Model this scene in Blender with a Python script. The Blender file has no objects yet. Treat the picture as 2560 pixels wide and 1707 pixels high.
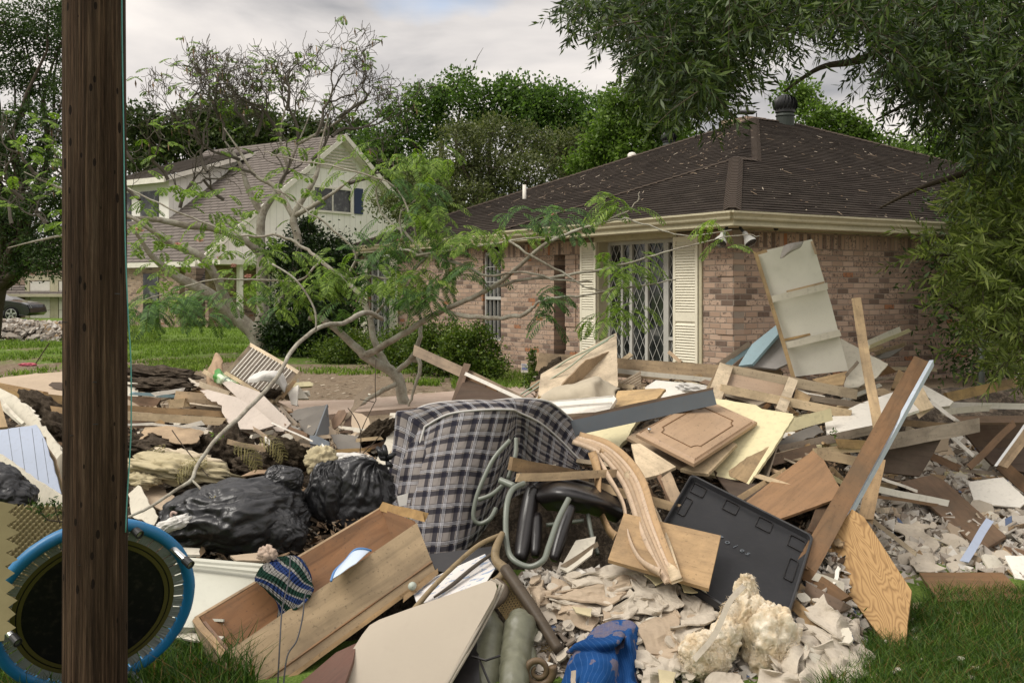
import bpy, bmesh, math, random
import numpy as np
from mathutils import Vector, Matrix, noise
R = math.radians
rng = random.Random(7)
nr = np.random.RandomState(11)
sc = bpy.context.scene
col = sc.collection
# ------------------------------------------------------------------ camera, world, sun, exposure
F = 2640.0; HZ = 725.0; EYE = 1.75; PW = 2560.0; PH = 1707.0
cd = bpy.data.cameras.new('camera'); cam = bpy.data.objects.new('camera', cd); col.objects.link(cam)
cam.location = (0, 0, EYE); cam.rotation_euler = (R(90), 0, 0)
cd.sensor_width = 36.0; cd.lens = 36.0 * F / PW; cd.shift_y = -(PH / 2 - HZ) / PW
cd.clip_start = 0.1; cd.clip_end = 3000
sc.camera = cam
SUN_EL, SUN_AZ = 50.0, 248.0     # azimuth clockwise from +Y: the light comes from behind and to the left
w = bpy.data.worlds.new('World'); sc.world = w; w.use_nodes = True
nt = w.node_tree; nt.nodes.clear()
def wn(t, **k):
    n = nt.nodes.new(t)
    for a, b in k.items(): setattr(n, a, b)
    return n
out = wn('ShaderNodeOutputWorld'); bg = wn('ShaderNodeBackground'); bg2 = wn('ShaderNodeBackground')
sky = wn('ShaderNodeTexSky', sky_type='NISHITA', sun_disc=False)
sky.sun_elevation = R(SUN_EL); sky.sun_rotation = R(SUN_AZ)
bg.inputs['Strength'].default_value = 0.13
nt.links.new(sky.outputs[0], bg.inputs['Color'])
tc = wn('ShaderNodeTexCoord'); sep = wn('ShaderNodeSeparateXYZ'); nt.links.new(tc.outputs['Generated'], sep.inputs[0])
def wm(op, a, b=None, c=None):
    n = wn('ShaderNodeMath', operation=op)
    for i, v in enumerate((a, b, c)):
        if v is None: continue
        if isinstance(v, (int, float)): n.inputs[i].default_value = v
        else: nt.links.new(v, n.inputs[i])
    return n.outputs[0]
zz = wm('ADD', wm('MAXIMUM', sep.outputs[2], 0.0), 0.16)
cx_, cy_ = wm('DIVIDE', sep.outputs[0], zz), wm('DIVIDE', sep.outputs[1], zz)
cmb = wn('ShaderNodeCombineXYZ'); nt.links.new(cx_, cmb.inputs[0]); nt.links.new(cy_, cmb.inputs[1])
n1 = wn('ShaderNodeTexNoise'); n1.inputs['Scale'].default_value = 1.05; n1.inputs['Detail'].default_value = 7; n1.inputs['Roughness'].default_value = 0.5
n1.inputs['Distortion'].default_value = 0.35
nt.links.new(cmb.outputs[0], n1.inputs['Vector'])
cr = wn('ShaderNodeValToRGB'); e = cr.color_ramp.elements
e[0].position = 0.38; e[0].color = (0.26, 0.26, 0.27, 1); e[1].position = 0.62; e[1].color = (0.66, 0.615, 0.575, 1)
m_ = e.new(0.5); m_.color = (0.49, 0.465, 0.45, 1)
nt.links.new(n1.outputs['Fac'], cr.inputs[0])
# a break in the clouds that shows blue
dv = Vector((-0.068, 1, 0.272)).normalized()
vd = wn('ShaderNodeVectorMath', operation='SUBTRACT'); nt.links.new(tc.outputs['Generated'], vd.inputs[0]); vd.inputs[1].default_value = dv
vs = wn('ShaderNodeVectorMath', operation='MULTIPLY'); nt.links.new(vd.outputs[0], vs.inputs[0]); vs.inputs[1].default_value = (1, 1, 2.6)
vl = wn('ShaderNodeVectorMath', operation='LENGTH'); nt.links.new(vs.outputs[0], vl.inputs[0])
n2 = wn('ShaderNodeTexNoise'); n2.inputs['Scale'].default_value = 14; n2.inputs['Detail'].default_value = 5
nt.links.new(tc.outputs['Generated'], n2.inputs['Vector'])
g = wm('ADD', vl.outputs['Value'], wm('MULTIPLY', wm('SUBTRACT', n2.outputs['Fac'], 0.5), 0.16))
gap = wn('ShaderNodeMapRange'); nt.links.new(g, gap.inputs[0]); gap.inputs[1].default_value = 0.0; gap.inputs[2].default_value = 0.055
gap.inputs[3].default_value = 0.5; gap.inputs[4].default_value = 1.0
nt.links.new(wm('ADD', wm('MULTIPLY', wm('MAXIMUM', wm('SUBTRACT', sep.outputs[2], 0.25), 0.0), 1.5), 1.0), bg2.inputs['Strength'])   # an overcast sky is brighter overhead
nt.links.new(cr.outputs[0], bg2.inputs['Color'])
mx = wn('ShaderNodeMixShader'); nt.links.new(gap.outputs[0], mx.inputs[0]); nt.links.new(bg.outputs[0], mx.inputs[1]); nt.links.new(bg2.outputs[0], mx.inputs[2])
nt.links.new(mx.outputs[0], out.inputs['Surface'])
ld = bpy.data.lights.new('sun', 'SUN'); ld.energy = 1.75; ld.angle = R(28); ld.color = (1, 0.95, 0.87)
sun = bpy.data.objects.new('sun', ld); col.objects.link(sun)
sdir = Vector((math.sin(R(SUN_AZ)) * math.cos(R(SUN_EL)), math.cos(R(SUN_AZ)) * math.cos(R(SUN_EL)), math.sin(R(SUN_EL))))
sun.rotation_euler = sdir.to_track_quat('Z', 'Y').to_euler()
sc.view_settings.view_transform = 'Standard'; sc.view_settings.look = 'None'; sc.view_settings.gamma = 1
sc.view_settings.use_curve_mapping = False; sc.view_settings.exposure = 0.65
sc.cycles.use_denoising = True; sc.cycles.max_bounces = 6; sc.cycles.diffuse_bounces = 3; sc.cycles.transparent_max_bounces = 6

# ------------------------------------------------------------------ helpers
def U(px, py, Y): return Vector(((px - 1280) * Y / F, Y, EYE + (HZ - py) * Y / F))
WM = {}
def link(o, W=None, parent=None):
    col.objects.link(o)
    W = W if W is not None else Matrix.Identity(4)
    WM[o.name] = W
    if parent is not None:
        o.parent = parent; o.matrix_basis = WM[parent.name].inverted() @ W
    else: o.matrix_basis = W
    return o
def tag(o, label=None, cat=None, group=None, kind=None):
    if label: o['label'] = label
    if cat: o['category'] = cat
    if group: o['group'] = group
    if kind: o['kind'] = kind
    return o
def empty(name, loc, label=None, cat=None, group=None, W=None):
    o = bpy.data.objects.new(name, None); o.empty_display_size = 0.1
    link(o, W if W is not None else Matrix.Translation(Vector(loc)))
    return tag(o, label, cat, group)
def MO(name, verts, faces, mat, parent=None, W=None, smooth=False, uv=None):
    """mesh object from world-space verts; W is the local frame"""
    me = bpy.data.meshes.new(name)
    if W is None and parent is None:
        c = sum((Vector(v) for v in verts), Vector()) / max(1, len(verts)); W = Matrix.Translation(c)
    elif W is None: W = WM[parent.name]
    inv = W.inverted()
    me.from_pydata([inv @ Vector(v) for v in verts], [], faces)
    if mat is not None: me.materials.append(mat)
    if smooth: me.polygons.foreach_set('use_smooth', [True] * len(me.polygons))
    if uv is not None:
        ul = me.uv_layers.new(name='UVMap')
        for p in me.polygons:
            for li in p.loop_indices: ul.data[li].uv = uv[me.loops[li].vertex_index]
    me.update()
    o = bpy.data.objects.new(name, me)
    return link(o, W, parent)
def fast(name, V, n, mat, parent=None, rnd=True, label=None, smooth=False):
    """V: (k*n,3) array, faces of n consecutive verts"""
    V = np.asarray(V, dtype=np.float32).reshape(-1, 3); k = len(V) // n
    me = bpy.data.meshes.new(name)
    me.vertices.add(len(V)); me.vertices.foreach_set('co', V.ravel())
    me.loops.add(k * n); me.loops.foreach_set('vertex_index', np.arange(k * n, dtype=np.int32))
    me.polygons.add(k); me.polygons.foreach_set('loop_start', np.arange(0, k * n, n, dtype=np.int32))
    try: me.polygons.foreach_set('loop_total', np.full(k, n, dtype=np.int32))
    except Exception: pass
    me.materials.append(mat)
    me.update(calc_edges=True)
    if rnd:
        a = me.attributes.new('rnd', 'FLOAT', 'FACE'); a.data.foreach_set('value', nr.rand(k).astype(np.float32))
    o = bpy.data.objects.new(name, me)
    if parent is not None:
        o2 = link(o, Matrix.Identity(4), parent)
    else: link(o)
    return o
class Geo:
    """collects shapes in world space and links them as one mesh"""
    def __init__(s): s.v = []; s.f = []
    def add(s, vs, fs):
        b = len(s.v); s.v += [Vector(v) for v in vs]; s.f += [tuple(b + i for i in f) for f in fs]
    def box(s, o, X, Y, Z):
        o, X, Y, Z = map(Vector, (o, X, Y, Z))
        s.add([o, o+X, o+X+Y, o+Y, o+Z, o+X+Z, o+X+Y+Z, o+Y+Z], [(0,3,2,1),(4,5,6,7),(0,1,5,4),(1,2,6,5),(2,3,7,6),(3,0,4,7)])
    def cbox(s, c, X, Y, Z):
        c, X, Y, Z = map(Vector, (c, X, Y, Z)); s.box(c - X/2 - Y/2 - Z/2, X, Y, Z)
    def quad(s, a, b, c, d): s.add([a, b, c, d], [(0, 1, 2, 3)])
    def tube(s, pts, rad, n=8, cap=True):
        pts = [Vector(p) for p in pts]; k = len(pts)
        if isinstance(rad, (int, float)): rad = [rad] * k
        b = len(s.v); up = None
        for i, p in enumerate(pts):
            t = (pts[min(i+1, k-1)] - pts[max(i-1, 0)]).normalized()
            if up is None: up = t.orthogonal().normalized()
            up = (up - t * up.dot(t));
            up = up.normalized() if up.length > 1e-6 else t.orthogonal().normalized()
            sd = t.cross(up)
            for j in range(n):
                a = 2 * math.pi * j / n; s.v.append(p + (up * math.cos(a) + sd * math.sin(a)) * rad[i])
        for i in range(k - 1):
            for j in range(n):
                s.f.append((b+i*n+j, b+i*n+(j+1)%n, b+(i+1)*n+(j+1)%n, b+(i+1)*n+j))
        if cap:
            s.f.append(tuple(b+j for j in reversed(range(n)))); s.f.append(tuple(b+(k-1)*n+j for j in range(n)))
    def lathe(s, prof, o, Z=(0,0,1), n=24):
        Z = Vector(Z).normalized(); X = Z.orthogonal().normalized(); Yv = Z.cross(X); o = Vector(o); b = len(s.v)
        for r, h in prof:
            for j in range(n):
                a = 2*math.pi*j/n; s.v.append(o + Z*h + (X*math.cos(a)+Yv*math.sin(a))*r)
        for i in range(len(prof)-1):
            for j in range(n): s.f.append((b+i*n+j, b+i*n+(j+1)%n, b+(i+1)*n+(j+1)%n, b+(i+1)*n+j))
    def make(s, name, mat, parent=None, W=None, smooth=False): return MO(name, s.v, s.f, mat, parent, W, smooth)
def spline(pts, m=6):
    """Catmull-Rom through points (tuples of any size)"""
    P = [np.array(p, float) for p in pts]; o = []
    for i in range(len(P) - 1):
        a, b, c, d = P[max(i-1, 0)], P[i], P[i+1], P[min(i+2, len(P)-1)]
        for k in range(m):
            t = k / m; o.append(0.5*((2*b)+(c-a)*t+(2*a-5*b+4*c-d)*t*t+(3*b-a-3*c+d)*t**3))
    o.append(P[-1]); return o
def frame(o, X, Z):
    Z = Vector(Z).normalized(); X = Vector(X); X = (X - Z * X.dot(Z)).normalized(); Yv = Z.cross(X)
    return Matrix(((X.x, Yv.x, Z.x, o.x), (X.y, Yv.y, Z.y, o.y), (X.z, Yv.z, Z.z, o.z), (0, 0, 0, 1)))
def nz(p, s=1.0, o=0.0): return noise.noise(Vector(p) * s + Vector((o, o * 1.7, o * 0.3)))

# ------------------------------------------------------------------ materials
class M:
    def __init__(s, name, rough=0.7, spec=0.3, metal=0.0):
        s.m = bpy.data.materials.new(name); s.m.use_nodes = True; s.t = s.m.node_tree
        s.b = s.t.nodes['Principled BSDF']; s.b.inputs['Roughness'].default_value = rough
        s.b.inputs['Specular IOR Level'].default_value = spec; s.b.inputs['Metallic'].default_value = metal
    def n(s, typ, ins=None, **k):
        n = s.t.nodes.new('ShaderNode' + typ)
        for a, b in k.items(): setattr(n, a, b)
        if ins:
            for a, b in ins.items(): s.set(n.inputs[a], b)
        return n
    def set(s, sock, v):
        if isinstance(v, bpy.types.NodeSocket): s.t.links.new(v, sock)
        elif isinstance(v, bpy.types.Node): s.t.links.new(v.outputs[0], sock)
        elif isinstance(v, (tuple, list)) and len(v) == 3 and sock.type == 'RGBA': sock.default_value = (*v, 1)
        else: sock.default_value = v
    def math(s, op, a, b=0.0, c=0.0):
        n = s.n('Math', operation=op)
        for i, v in enumerate((a, b, c)):
            if v is not None and i < len(n.inputs): s.set(n.inputs[i], v)
        return n.outputs[0]
    def coord(s, kind='Object', scale=(1, 1, 1), rot=(0, 0, 0), loc=(0, 0, 0)):
        tcn = s.n('TexCoord'); mp = s.n('Mapping', {'Vector': tcn.outputs[kind], 'Scale': scale, 'Rotation': rot, 'Location': loc}); return mp.outputs[0]
    def wcoord(s, scale=(1, 1, 1)):
        g = s.n('NewGeometry'); return s.n('Mapping', {'Vector': g.outputs['Position'], 'Scale': scale}).outputs[0]
    def noise(s, vec, scale=5, detail=5, rough=0.6, dist=0.0):
        return s.n('TexNoise', {'Vector': vec, 'Scale': scale, 'Detail': detail, 'Roughness': rough, 'Distortion': dist}).outputs['Fac']
    def ramp(s, fac, stops, interp='LINEAR'):
        r = s.n('ValToRGB', {0: fac}); r.color_ramp.interpolation = interp; e = r.color_ramp.elements
        while len(e) < len(stops): e.new(0.5)
        for i, (p, c) in enumerate(stops):
            e[i].position = p; e[i].color = (*c, 1) if len(c) == 3 else c
        return r.outputs[0]
    def mix(s, fac, a, b, mode='MIX'):
        n = s.n('MixRGB', blend_type=mode); s.set(n.inputs[0], fac); s.set(n.inputs[1], a); s.set(n.inputs[2], b); return n.outputs[0]
    def bump(s, h, strength=0.3, dist=0.01):
        b = s.n('Bump', {'Height': h, 'Strength': strength, 'Distance': dist}); s.set(s.b.inputs['Normal'], b.outputs[0]); return b
    def base(s, c): s.set(s.b.inputs['Base Color'], c)
def sc3(c, k): return tuple(min(1, x * k) for x in c)
def wood(name, c, contrast=0.35, scale=1.0, rough=0.7, dirt=0.5, knots=True):
    m = M(name, rough, 0.25)
    oi = m.n('ObjectInfo'); off = m.n('CombineXYZ', {0: m.math('MULTIPLY', oi.outputs['Random'], 37.0), 1: m.math('MULTIPLY', oi.outputs['Random'], 91.0)})
    tcn = m.n('TexCoord'); va = m.n('VectorMath', operation='ADD'); m.set(va.inputs[0], tcn.outputs['Object']); m.set(va.inputs[1], off.outputs[0])
    mp = m.n('Mapping', {'Vector': va.outputs[0], 'Scale': (1.1 * scale, 11 * scale, 11 * scale)}).outputs[0]
    g1 = m.noise(mp, 2.2, 6, 0.62, 0.9)
    mp2 = m.n('Mapping', {'Vector': va.outputs[0], 'Scale': (3 * scale, 90 * scale, 90 * scale)}).outputs[0]
    g2 = m.noise(mp2, 2.0, 3, 0.6)
    base = m.ramp(g1, [(0.3, sc3(c, 1 - contrast)), (0.5, c), (0.72, sc3(c, 1 + contrast * 0.45))])
    base = m.mix(m.math('MULTIPLY', g2, 0.45), base, sc3(c, 0.72), 'MIX')
    d = m.noise(va.outputs[0], 2.3, 5, 0.7)
    base = m.mix(m.ramp(d, [(0.42, (0, 0, 0)), (0.7, (dirt * 1.5,) * 3)]), base, (0.11, 0.08, 0.052))
    sp_ = m.noise(va.outputs[0], 55, 3, 0.7); base = m.mix(m.ramp(sp_, [(0.60, (0, 0, 0)), (0.68, (0.5, 0.5, 0.5))]), base, (0.06, 0.045, 0.03))
    hs = m.n('HueSaturation', {'Color': base, 'Value': m.math('ADD', m.math('MULTIPLY', oi.outputs['Random'], 0.36), 0.82),
                               'Saturation': m.math('ADD', m.math('MULTIPLY', m.math('FRACT', m.math('MULTIPLY', oi.outputs['Random'], 7.3)), 0.35), 0.78)})
    m.base(hs.outputs[0]); m.bump(g1, 0.25, 0.004); return m.m
def paint(name, c, rough=0.5, dirt=0.3, var=0.12, scale=3, spec=0.3):
    m = M(name, rough, spec); v = m.coord()
    a = m.noise(v, scale, 6, 0.65); b = m.noise(v, scale * 9, 3, 0.6)
    base = m.ramp(a, [(0.3, sc3(c, 1 - var)), (0.7, sc3(c, 1 + var * 0.4))])
    base = m.mix(m.ramp(b, [(0.52, (0, 0, 0)), (0.8, (dirt, dirt, dirt))]), base, sc3((0.28, 0.23, 0.17), 0.6))
    st = m.noise(v, scale * 0.6, 4, 0.7)
    base = m.mix(m.ramp(st, [(0.55, (0, 0, 0)), (0.8, (dirt * 0.6,) * 3)]), base, sc3(c, 0.5))
    m.base(base); m.bump(b, 0.15, 0.003); return m.m
def leafmat(name, c, c2=None, trans=0.35, rough=0.55, dead=0.0):
    m = M(name, rough, 0.25); at = m.n('Attribute', attribute_name='rnd').outputs['Fac']
    big = m.noise(m.wcoord(), 0.9, 3, 0.5)
    c2 = c2 or sc3(c, 1.9)
    f = m.math('MULTIPLY', m.math('ADD', at, big), 0.5)
    cc = m.ramp(f, [(0.28, sc3(c, 0.55)), (0.5, c), (0.72, c2)])
    if dead > 0: cc = m.mix(m.math('GREATER_THAN', at, 1 - dead), cc, (0.20, 0.13, 0.05))
    m.base(cc)
    tr = m.n('BsdfTranslucent', {'Color': m.mix(1.0, cc, (1.0, 1.15, 0.5), 'MULTIPLY')})
    ms = m.n('MixShader', {0: trans, 1: m.b.outputs[0], 2: tr.outputs[0]})
    m.t.links.new(ms.outputs[0], m.t.nodes['Material Output'].inputs['Surface']); return m.m
pine = wood('pine_wood', (0.50, 0.35, 0.185)); pale = wood('pale_wood', (0.60, 0.475, 0.31), 0.22)
tan = wood('tan_wood', (0.40, 0.275, 0.155), 0.3); brown = wood('brown_wood', (0.21, 0.125, 0.07), 0.4)
dark = wood('dark_wood', (0.075, 0.045, 0.028), 0.5); greywood = wood('weathered_wood', (0.30, 0.235, 0.165), 0.4)
white = paint('white_paint', (0.74, 0.70, 0.62)); cream = paint('cream_paint', (0.66, 0.59, 0.36), 0.55)
offwhite = paint('aged_white_paint', (0.60, 0.555, 0.455), 0.55, 0.4, 0.2)
bluep = paint('pale_blue_paint', (0.36, 0.41, 0.52), 0.5, 0.15, 0.08); teal = paint('grey_blue_paint', (0.22, 0.32, 0.35), 0.5)
slate = paint('slate_paint', (0.12, 0.135, 0.15), 0.5, 0.2)
drywall = paint('drywall_paper', (0.49, 0.43, 0.345), 0.85, 0.35, 0.16, 4)
drywarm = paint('brown_drywall_paper', (0.42, 0.33, 0.235), 0.85, 0.35, 0.16, 4)
pinkboard = paint('pinkish_board', (0.50, 0.435, 0.375), 0.8, 0.25, 0.14, 4)
cardb = wood('cardboard', (0.42, 0.30, 0.18), 0.15, 0.5, 0.85)
blackp = paint('black_plastic', (0.022, 0.022, 0.024), 0.35, 0.06, 0.3, 3)
blackfab = paint('black_vinyl', (0.012, 0.010, 0.010), 0.32, 0.05, 0.3, 3, 0.5)
metalm = M('painted_metal_tube', 0.35, 0.5, 0.0); metalm.base((0.155, 0.17, 0.14)); metalm = metalm.m
steel = M('galvanized_steel', 0.3, 0.5, 0.9); steel.base((0.55, 0.55, 0.53)); steel = steel.m
roofgrey = paint('grey_felt', (0.17, 0.155, 0.135), 0.9, 0.3, 0.3)
# ------------------------------------------------------------------ ground
def sm(a, b, x):
    t = min(1, max(0, (x - a) / (b - a))); return t * t * (3 - 2 * t)
def gz(x, y):
    return 0.28 * sm(5.5, 12, y + 0.15 * x) + 0.05 * nz((x * 0.25, y * 0.25, 0)) * sm(7, 20, y) * (1 - sm(30, 45, y))
def onground(px, py, z=0.28):
    Y = (EYE - z) * F / (py - HZ); return U(px, py, Y)
gm = M('lawn_and_dirt', 0.95, 0.1)
wc = gm.wcoord(); p1 = gm.noise(wc, 0.55, 6, 0.65); p2 = gm.noise(wc, 9, 6, 0.7); p3 = gm.noise(wc, 60, 4, 0.7)
gsep = gm.n('SeparateXYZ', {0: gm.n('NewGeometry').outputs['Position']})
# worn earth between the walk and the lawn
dband = gm.math('MULTIPLY', gm.n('MapRange', {0: gsep.outputs[1], 1: 19.0, 2: 24.5, 3: 1.0, 4: 0.0}).outputs[0], gm.n('MapRange', {0: gsep.outputs[1], 1: 6.0, 2: 9.5, 3: 0.0, 4: 1.0}).outputs[0])
dm = gm.math('ADD', gm.math('MULTIPLY', dband, 0.34), p1)
dmask = gm.ramp(gm.math('ADD', dm, gm.math('MULTIPLY', gm.math('SUBTRACT', p2, 0.5), 0.25)), [(0.60, (0, 0, 0)), (0.72, (1, 1, 1))])
grass_c = gm.ramp(p3, [(0.25, (0.05, 0.085, 0.016)), (0.5, (0.12, 0.185, 0.035)), (0.75, (0.22, 0.29, 0.075))])
dirt_c = gm.ramp(gm.math('ADD', gm.math('MULTIPLY', p3, 0.6), gm.math('MULTIPLY', p2, 0.4)), [(0.3, (0.08, 0.058, 0.038)), (0.5, (0.21, 0.16, 0.11)), (0.68, (0.34, 0.28, 0.20))])
gm.base(gm.mix(dmask, grass_c, dirt_c)); gm.bump(gm.math('ADD', p3, p2), 0.7, 0.03)
xs = [-400, -150, -70] + [i * 0.8 for i in range(-50, 51)] + [70, 150, 400]
ys = [-20, 0, 2] + [3 + 0.5 * i for i in range(60)] + [34 + 2 * i for i in range(15)] + [75, 100, 200, 500, 1200]
V = [(x, y, gz(x, y)) for y in ys for x in xs]; nx = len(xs)
Fc = [(j*nx+i, j*nx+i+1, (j+1)*nx+i+1, (j+1)*nx+i) for j in range(len(ys)-1) for i in range(nx-1)]
tag(MO('ground', V, Fc, gm.m, W=Matrix.Identity(4), smooth=True), kind='structure')
cm = M('stained_concrete', 0.85, 0.2); v = cm.wcoord(); a = cm.noise(v, 1.4, 6, 0.7); b = cm.noise(v, 25, 5, 0.7)
cm.base(cm.mix(b, cm.ramp(a, [(0.3, (0.34, 0.24, 0.19)), (0.6, (0.50, 0.39, 0.33)), (0.8, (0.55, 0.46, 0.39))]), (0.30, 0.23, 0.17))); cm.bump(b, 0.3, 0.01)
farp = [(560, 1006), (746, 1001), (884, 999), (1060, 983), (1200, 972), (1347, 960), (1420, 953)]
nearp = [(560, 1052), (746, 1043), (860, 1032), (1053, 1017), (1200, 1004), (1347, 992), (1420, 985)]
fp = [onground(*p, z=0.33) for p in farp]; npp = [onground(*p, z=0.33) for p in nearp]
V = []; Fc = []
for a_, b_ in zip(fp, npp):
    for q, zz_ in ((a_, 0.33), (b_, 0.33), (a_, 0.1), (b_, 0.1)): V.append((q.x, q.y, zz_))
for i in range(len(fp) - 1):
    k = 4 * i; Fc += [(k, k+1, k+5, k+4), (k+1, k+3, k+7, k+5), (k, k+4, k+6, k+2)]
tag(MO('garden_path', V, Fc, cm.m), kind='structure')

# ------------------------------------------------------------------ brick
def brickmat(name, cols, bw=0.245, bh=0.0845, mortar=(0.29, 0.245, 0.20), vert=False):
    m = M(name, 0.9, 0.15); tcn = m.n('TexCoord'); s = m.n('SeparateXYZ', {0: tcn.outputs['Object']})
    x, z = s.outputs[0], s.outputs[2]
    jit = m.noise(m.coord(), 7, 3); x = m.math('ADD', x, m.math('MULTIPLY', m.math('SUBTRACT', jit, 0.5), 0.008)); z = m.math('ADD', z, m.math('MULTIPLY', m.math('SUBTRACT', jit, 0.5), 0.006))
    r = m.math('DIVIDE', z, bh); row = m.math('FLOOR', r); fr = m.math('FRACT', r)
    shift = 0.0 if vert else m.math('MULTIPLY', m.math('MODULO', m.math('ABSOLUTE', row), 2.0), 0.5)
    c = m.math('ADD', m.math('DIVIDE', x, bw), shift); colm = m.math('FLOOR', c); fc = m.math('FRACT', c)
    wnz = m.n('TexWhiteNoise', noise_dimensions='2D'); cv = m.n('CombineXYZ', {0: colm, 1: row}); m.set(wnz.inputs['Vector'], cv.outputs[0])
    base = m.ramp(wnz.outputs['Value'], cols, 'CONSTANT')
    g = m.noise(m.coord(), 26, 6, 0.75)
    sepc = m.n('SeparateXYZ', {0: wnz.outputs['Color']})
    blot = m.math('MULTIPLY', m.math('GREATER_THAN', sepc.outputs[1], 0.5), m.math('GREATER_THAN', m.noise(m.coord(), 19, 5, 0.75), 0.545))
    base = m.mix(m.math('MULTIPLY', blot, 0.85), base, (0.07, 0.053, 0.045))
    base = m.mix(m.math('MULTIPLY', g, 0.2), base, (0.48, 0.37, 0.28))
    mw = 0.011
    ex = m.math('MINIMUM', m.math('MULTIPLY', fc, bw), m.math('MULTIPLY', m.math('SUBTRACT', 1.0, fc), bw))
    ez = m.math('MINIMUM', m.math('MULTIPLY', fr, bh), m.math('MULTIPLY', m.math('SUBTRACT', 1.0, fr), bh))
    dd = m.math('MINIMUM', ex, ez); mk = m.n('MapRange', {0: dd, 1: mw * 0.35, 2: mw * 0.8}).outputs[0]
    m.base(m.mix(mk, mortar, base)); m.bump(m.math('ADD', mk, m.math('MULTIPLY', g, 0.5)), 0.8, 0.012); return m.m
bc = [(0.0, (0.41, 0.29, 0.215)), (0.24, (0.35, 0.245, 0.18)), (0.46, (0.45, 0.33, 0.25)), (0.64, (0.29, 0.205, 0.155)), (0.74, (0.38, 0.28, 0.215)), (0.84, (0.13, 0.09, 0.07)), (0.92, (0.33, 0.14, 0.065)), (0.945, (0.18, 0.125, 0.10))]
brick = brickmat('pink_brown_brick', bc); soldier = brickmat('upright_brick', bc, 0.0845, 0.26, vert=True)
fbc = [(p, sc3(c, 0.9)) for p, c in bc]; brickf = brickmat('far_brick', fbc, 0.22, 0.075)
# ------------------------------------------------------------------ brick house
D1 = Vector((-0.534, 0.8455, 0)); D2 = Vector((0.8455, 0.534, 0)); UP = Vector((0, 0, 1))
WC = Vector((3.18, 15.19, 0)); G0 = Vector((3.02, 14.5, 0)); ZT = 2.62; ZB = -0.1
house = empty('brick_house', WC, 'pinkish brown brick bungalow with dark shingle hip roof behind the debris pile', 'house')
trim = paint('cream_trim', (0.50, 0.46, 0.32), 0.55, 0.35, 0.18, 2); shut = paint('shutter_paint', (0.75, 0.71, 0.57), 0.5, 0.15, 0.06)
def Pf(t, s, z): return WC + D1 * t + D2 * s + UP * z      # facade coords: t along the front, s into the house
def wallpiece(t0, t1, z0, z1, s=0.0, th=0.22, name='wall', mat=brick):
    g = Geo(); g.box(Pf(t0, s, z0), D1 * (t1 - t0), D2 * th, UP * (z1 - z0))
    return g.make(name, mat, house, frame(Pf(t0, s, 0), -D1, UP) if False else Matrix(((D1.x, D2.x, 0, WC.x), (D1.y, D2.y, 0, WC.y), (0, 0, 1, 0), (0, 0, 0, 1))))
fw = Geo(); S0 = ZT - 0.24
def seg(t0, t1, z0, z1): fw.box(Pf(t0, 0, z0), D1 * (t1 - t0), D2 * 0.22, UP * (z1 - z0))
seg(0, 1.27, ZB, S0); seg(3.20, 4.16, ZB, S0); seg(1.27, 3.2, ZB, 0.42)
seg(4.54, 6.36, ZB, S0); seg(7.05, 11.3, ZB, S0); seg(6.36, 7.05, ZB, 0.75); seg(11.3, 12.45, ZB, 0.5); seg(12.45, 13.6, ZB, S0)
fw.box(Pf(4.155, 0.225, ZB), D1 * -0.2, D2 * 0.8, UP * (S0 - ZB)); fw.box(Pf(4.545, 0.225, ZB), D1 * 0.2, D2 * 0.8, UP * (S0 - ZB)); fw.box(Pf(3.9, 1.03, ZB), D1 * 0.9, D2 * 0.2, UP * (S0 - ZB))
# quoins: every other five courses stands proud
z = 0.26
k = 0
while z < S0 - 0.1:
    h = min(0.4225, S0 - z)
    if k % 2 == 0:
        for (t0, t1) in ((0.0, 0.33), (3.86, 4.16)): fw.box(Pf(t0 - (0.014 if t0 == 0 else 0), -0.016, z), D1 * (t1 - t0 + (0.014 if t1 == 4.16 else 0)), D2 * 0.014, UP * h)
    z += h; k += 1
WF = Matrix(((D1.x, D2.x, 0, WC.x), (D1.y, D2.y, 0, WC.y), (0, 0, 1, 0), (0, 0, 0, 1)))
fw.make('front_wall', brick, house, WF)
sw = Geo(); sw.box(Pf(0.22, 0.0, ZB) + D1 * 0, -D1 * 0.0, D2, UP) if False else None
sw.box(Pf(0.0, 0.22, ZB), D1 * 0.22, D2 * 14.8, UP * (S0 - ZB))
z = 0.26; k = 1
while z < S0 - 0.1:
    h = min(0.4225, S0 - z)
    if k % 2 == 0: sw.box(Pf(-0.016, 0.003, z), D1 * 0.014, D2 * 0.35, UP * h)
    z += h; k += 1
WS = Matrix(((D2.x, -D1.x, 0, WC.x), (D2.y, -D1.y, 0, WC.y), (0, 0, 1, 0), (0, 0, 0, 1)))
sw.make('side_wall', brick, house, WS)
so = Geo()
for t0, t1 in ((0, 1.27), (3.2, 6.36), (7.05, 11.3), (12.45, 13.6)): so.box(Pf(t0, -0.008, S0), D1 * (t1 - t0), D2 * 0.2, UP * 0.24)
so.make('front_soldier_course', soldier, house, WF)
so = Geo(); so.box(Pf(-0.008, 0.2, S0), D1 * 0.2, D2 * 14.8, UP * 0.24); so.make('side_soldier_course', soldier, house, WS)
back = Geo(); back.box(Pf(0.3, 14.9, ZB), D1 * 13, D2 * 0.1, UP * 2.7); back.box(Pf(13.5, 0.3, ZB), D1 * 0.1, D2 * 14, UP * 2.7); back.make('back_wall', brick, house, WF)
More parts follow.
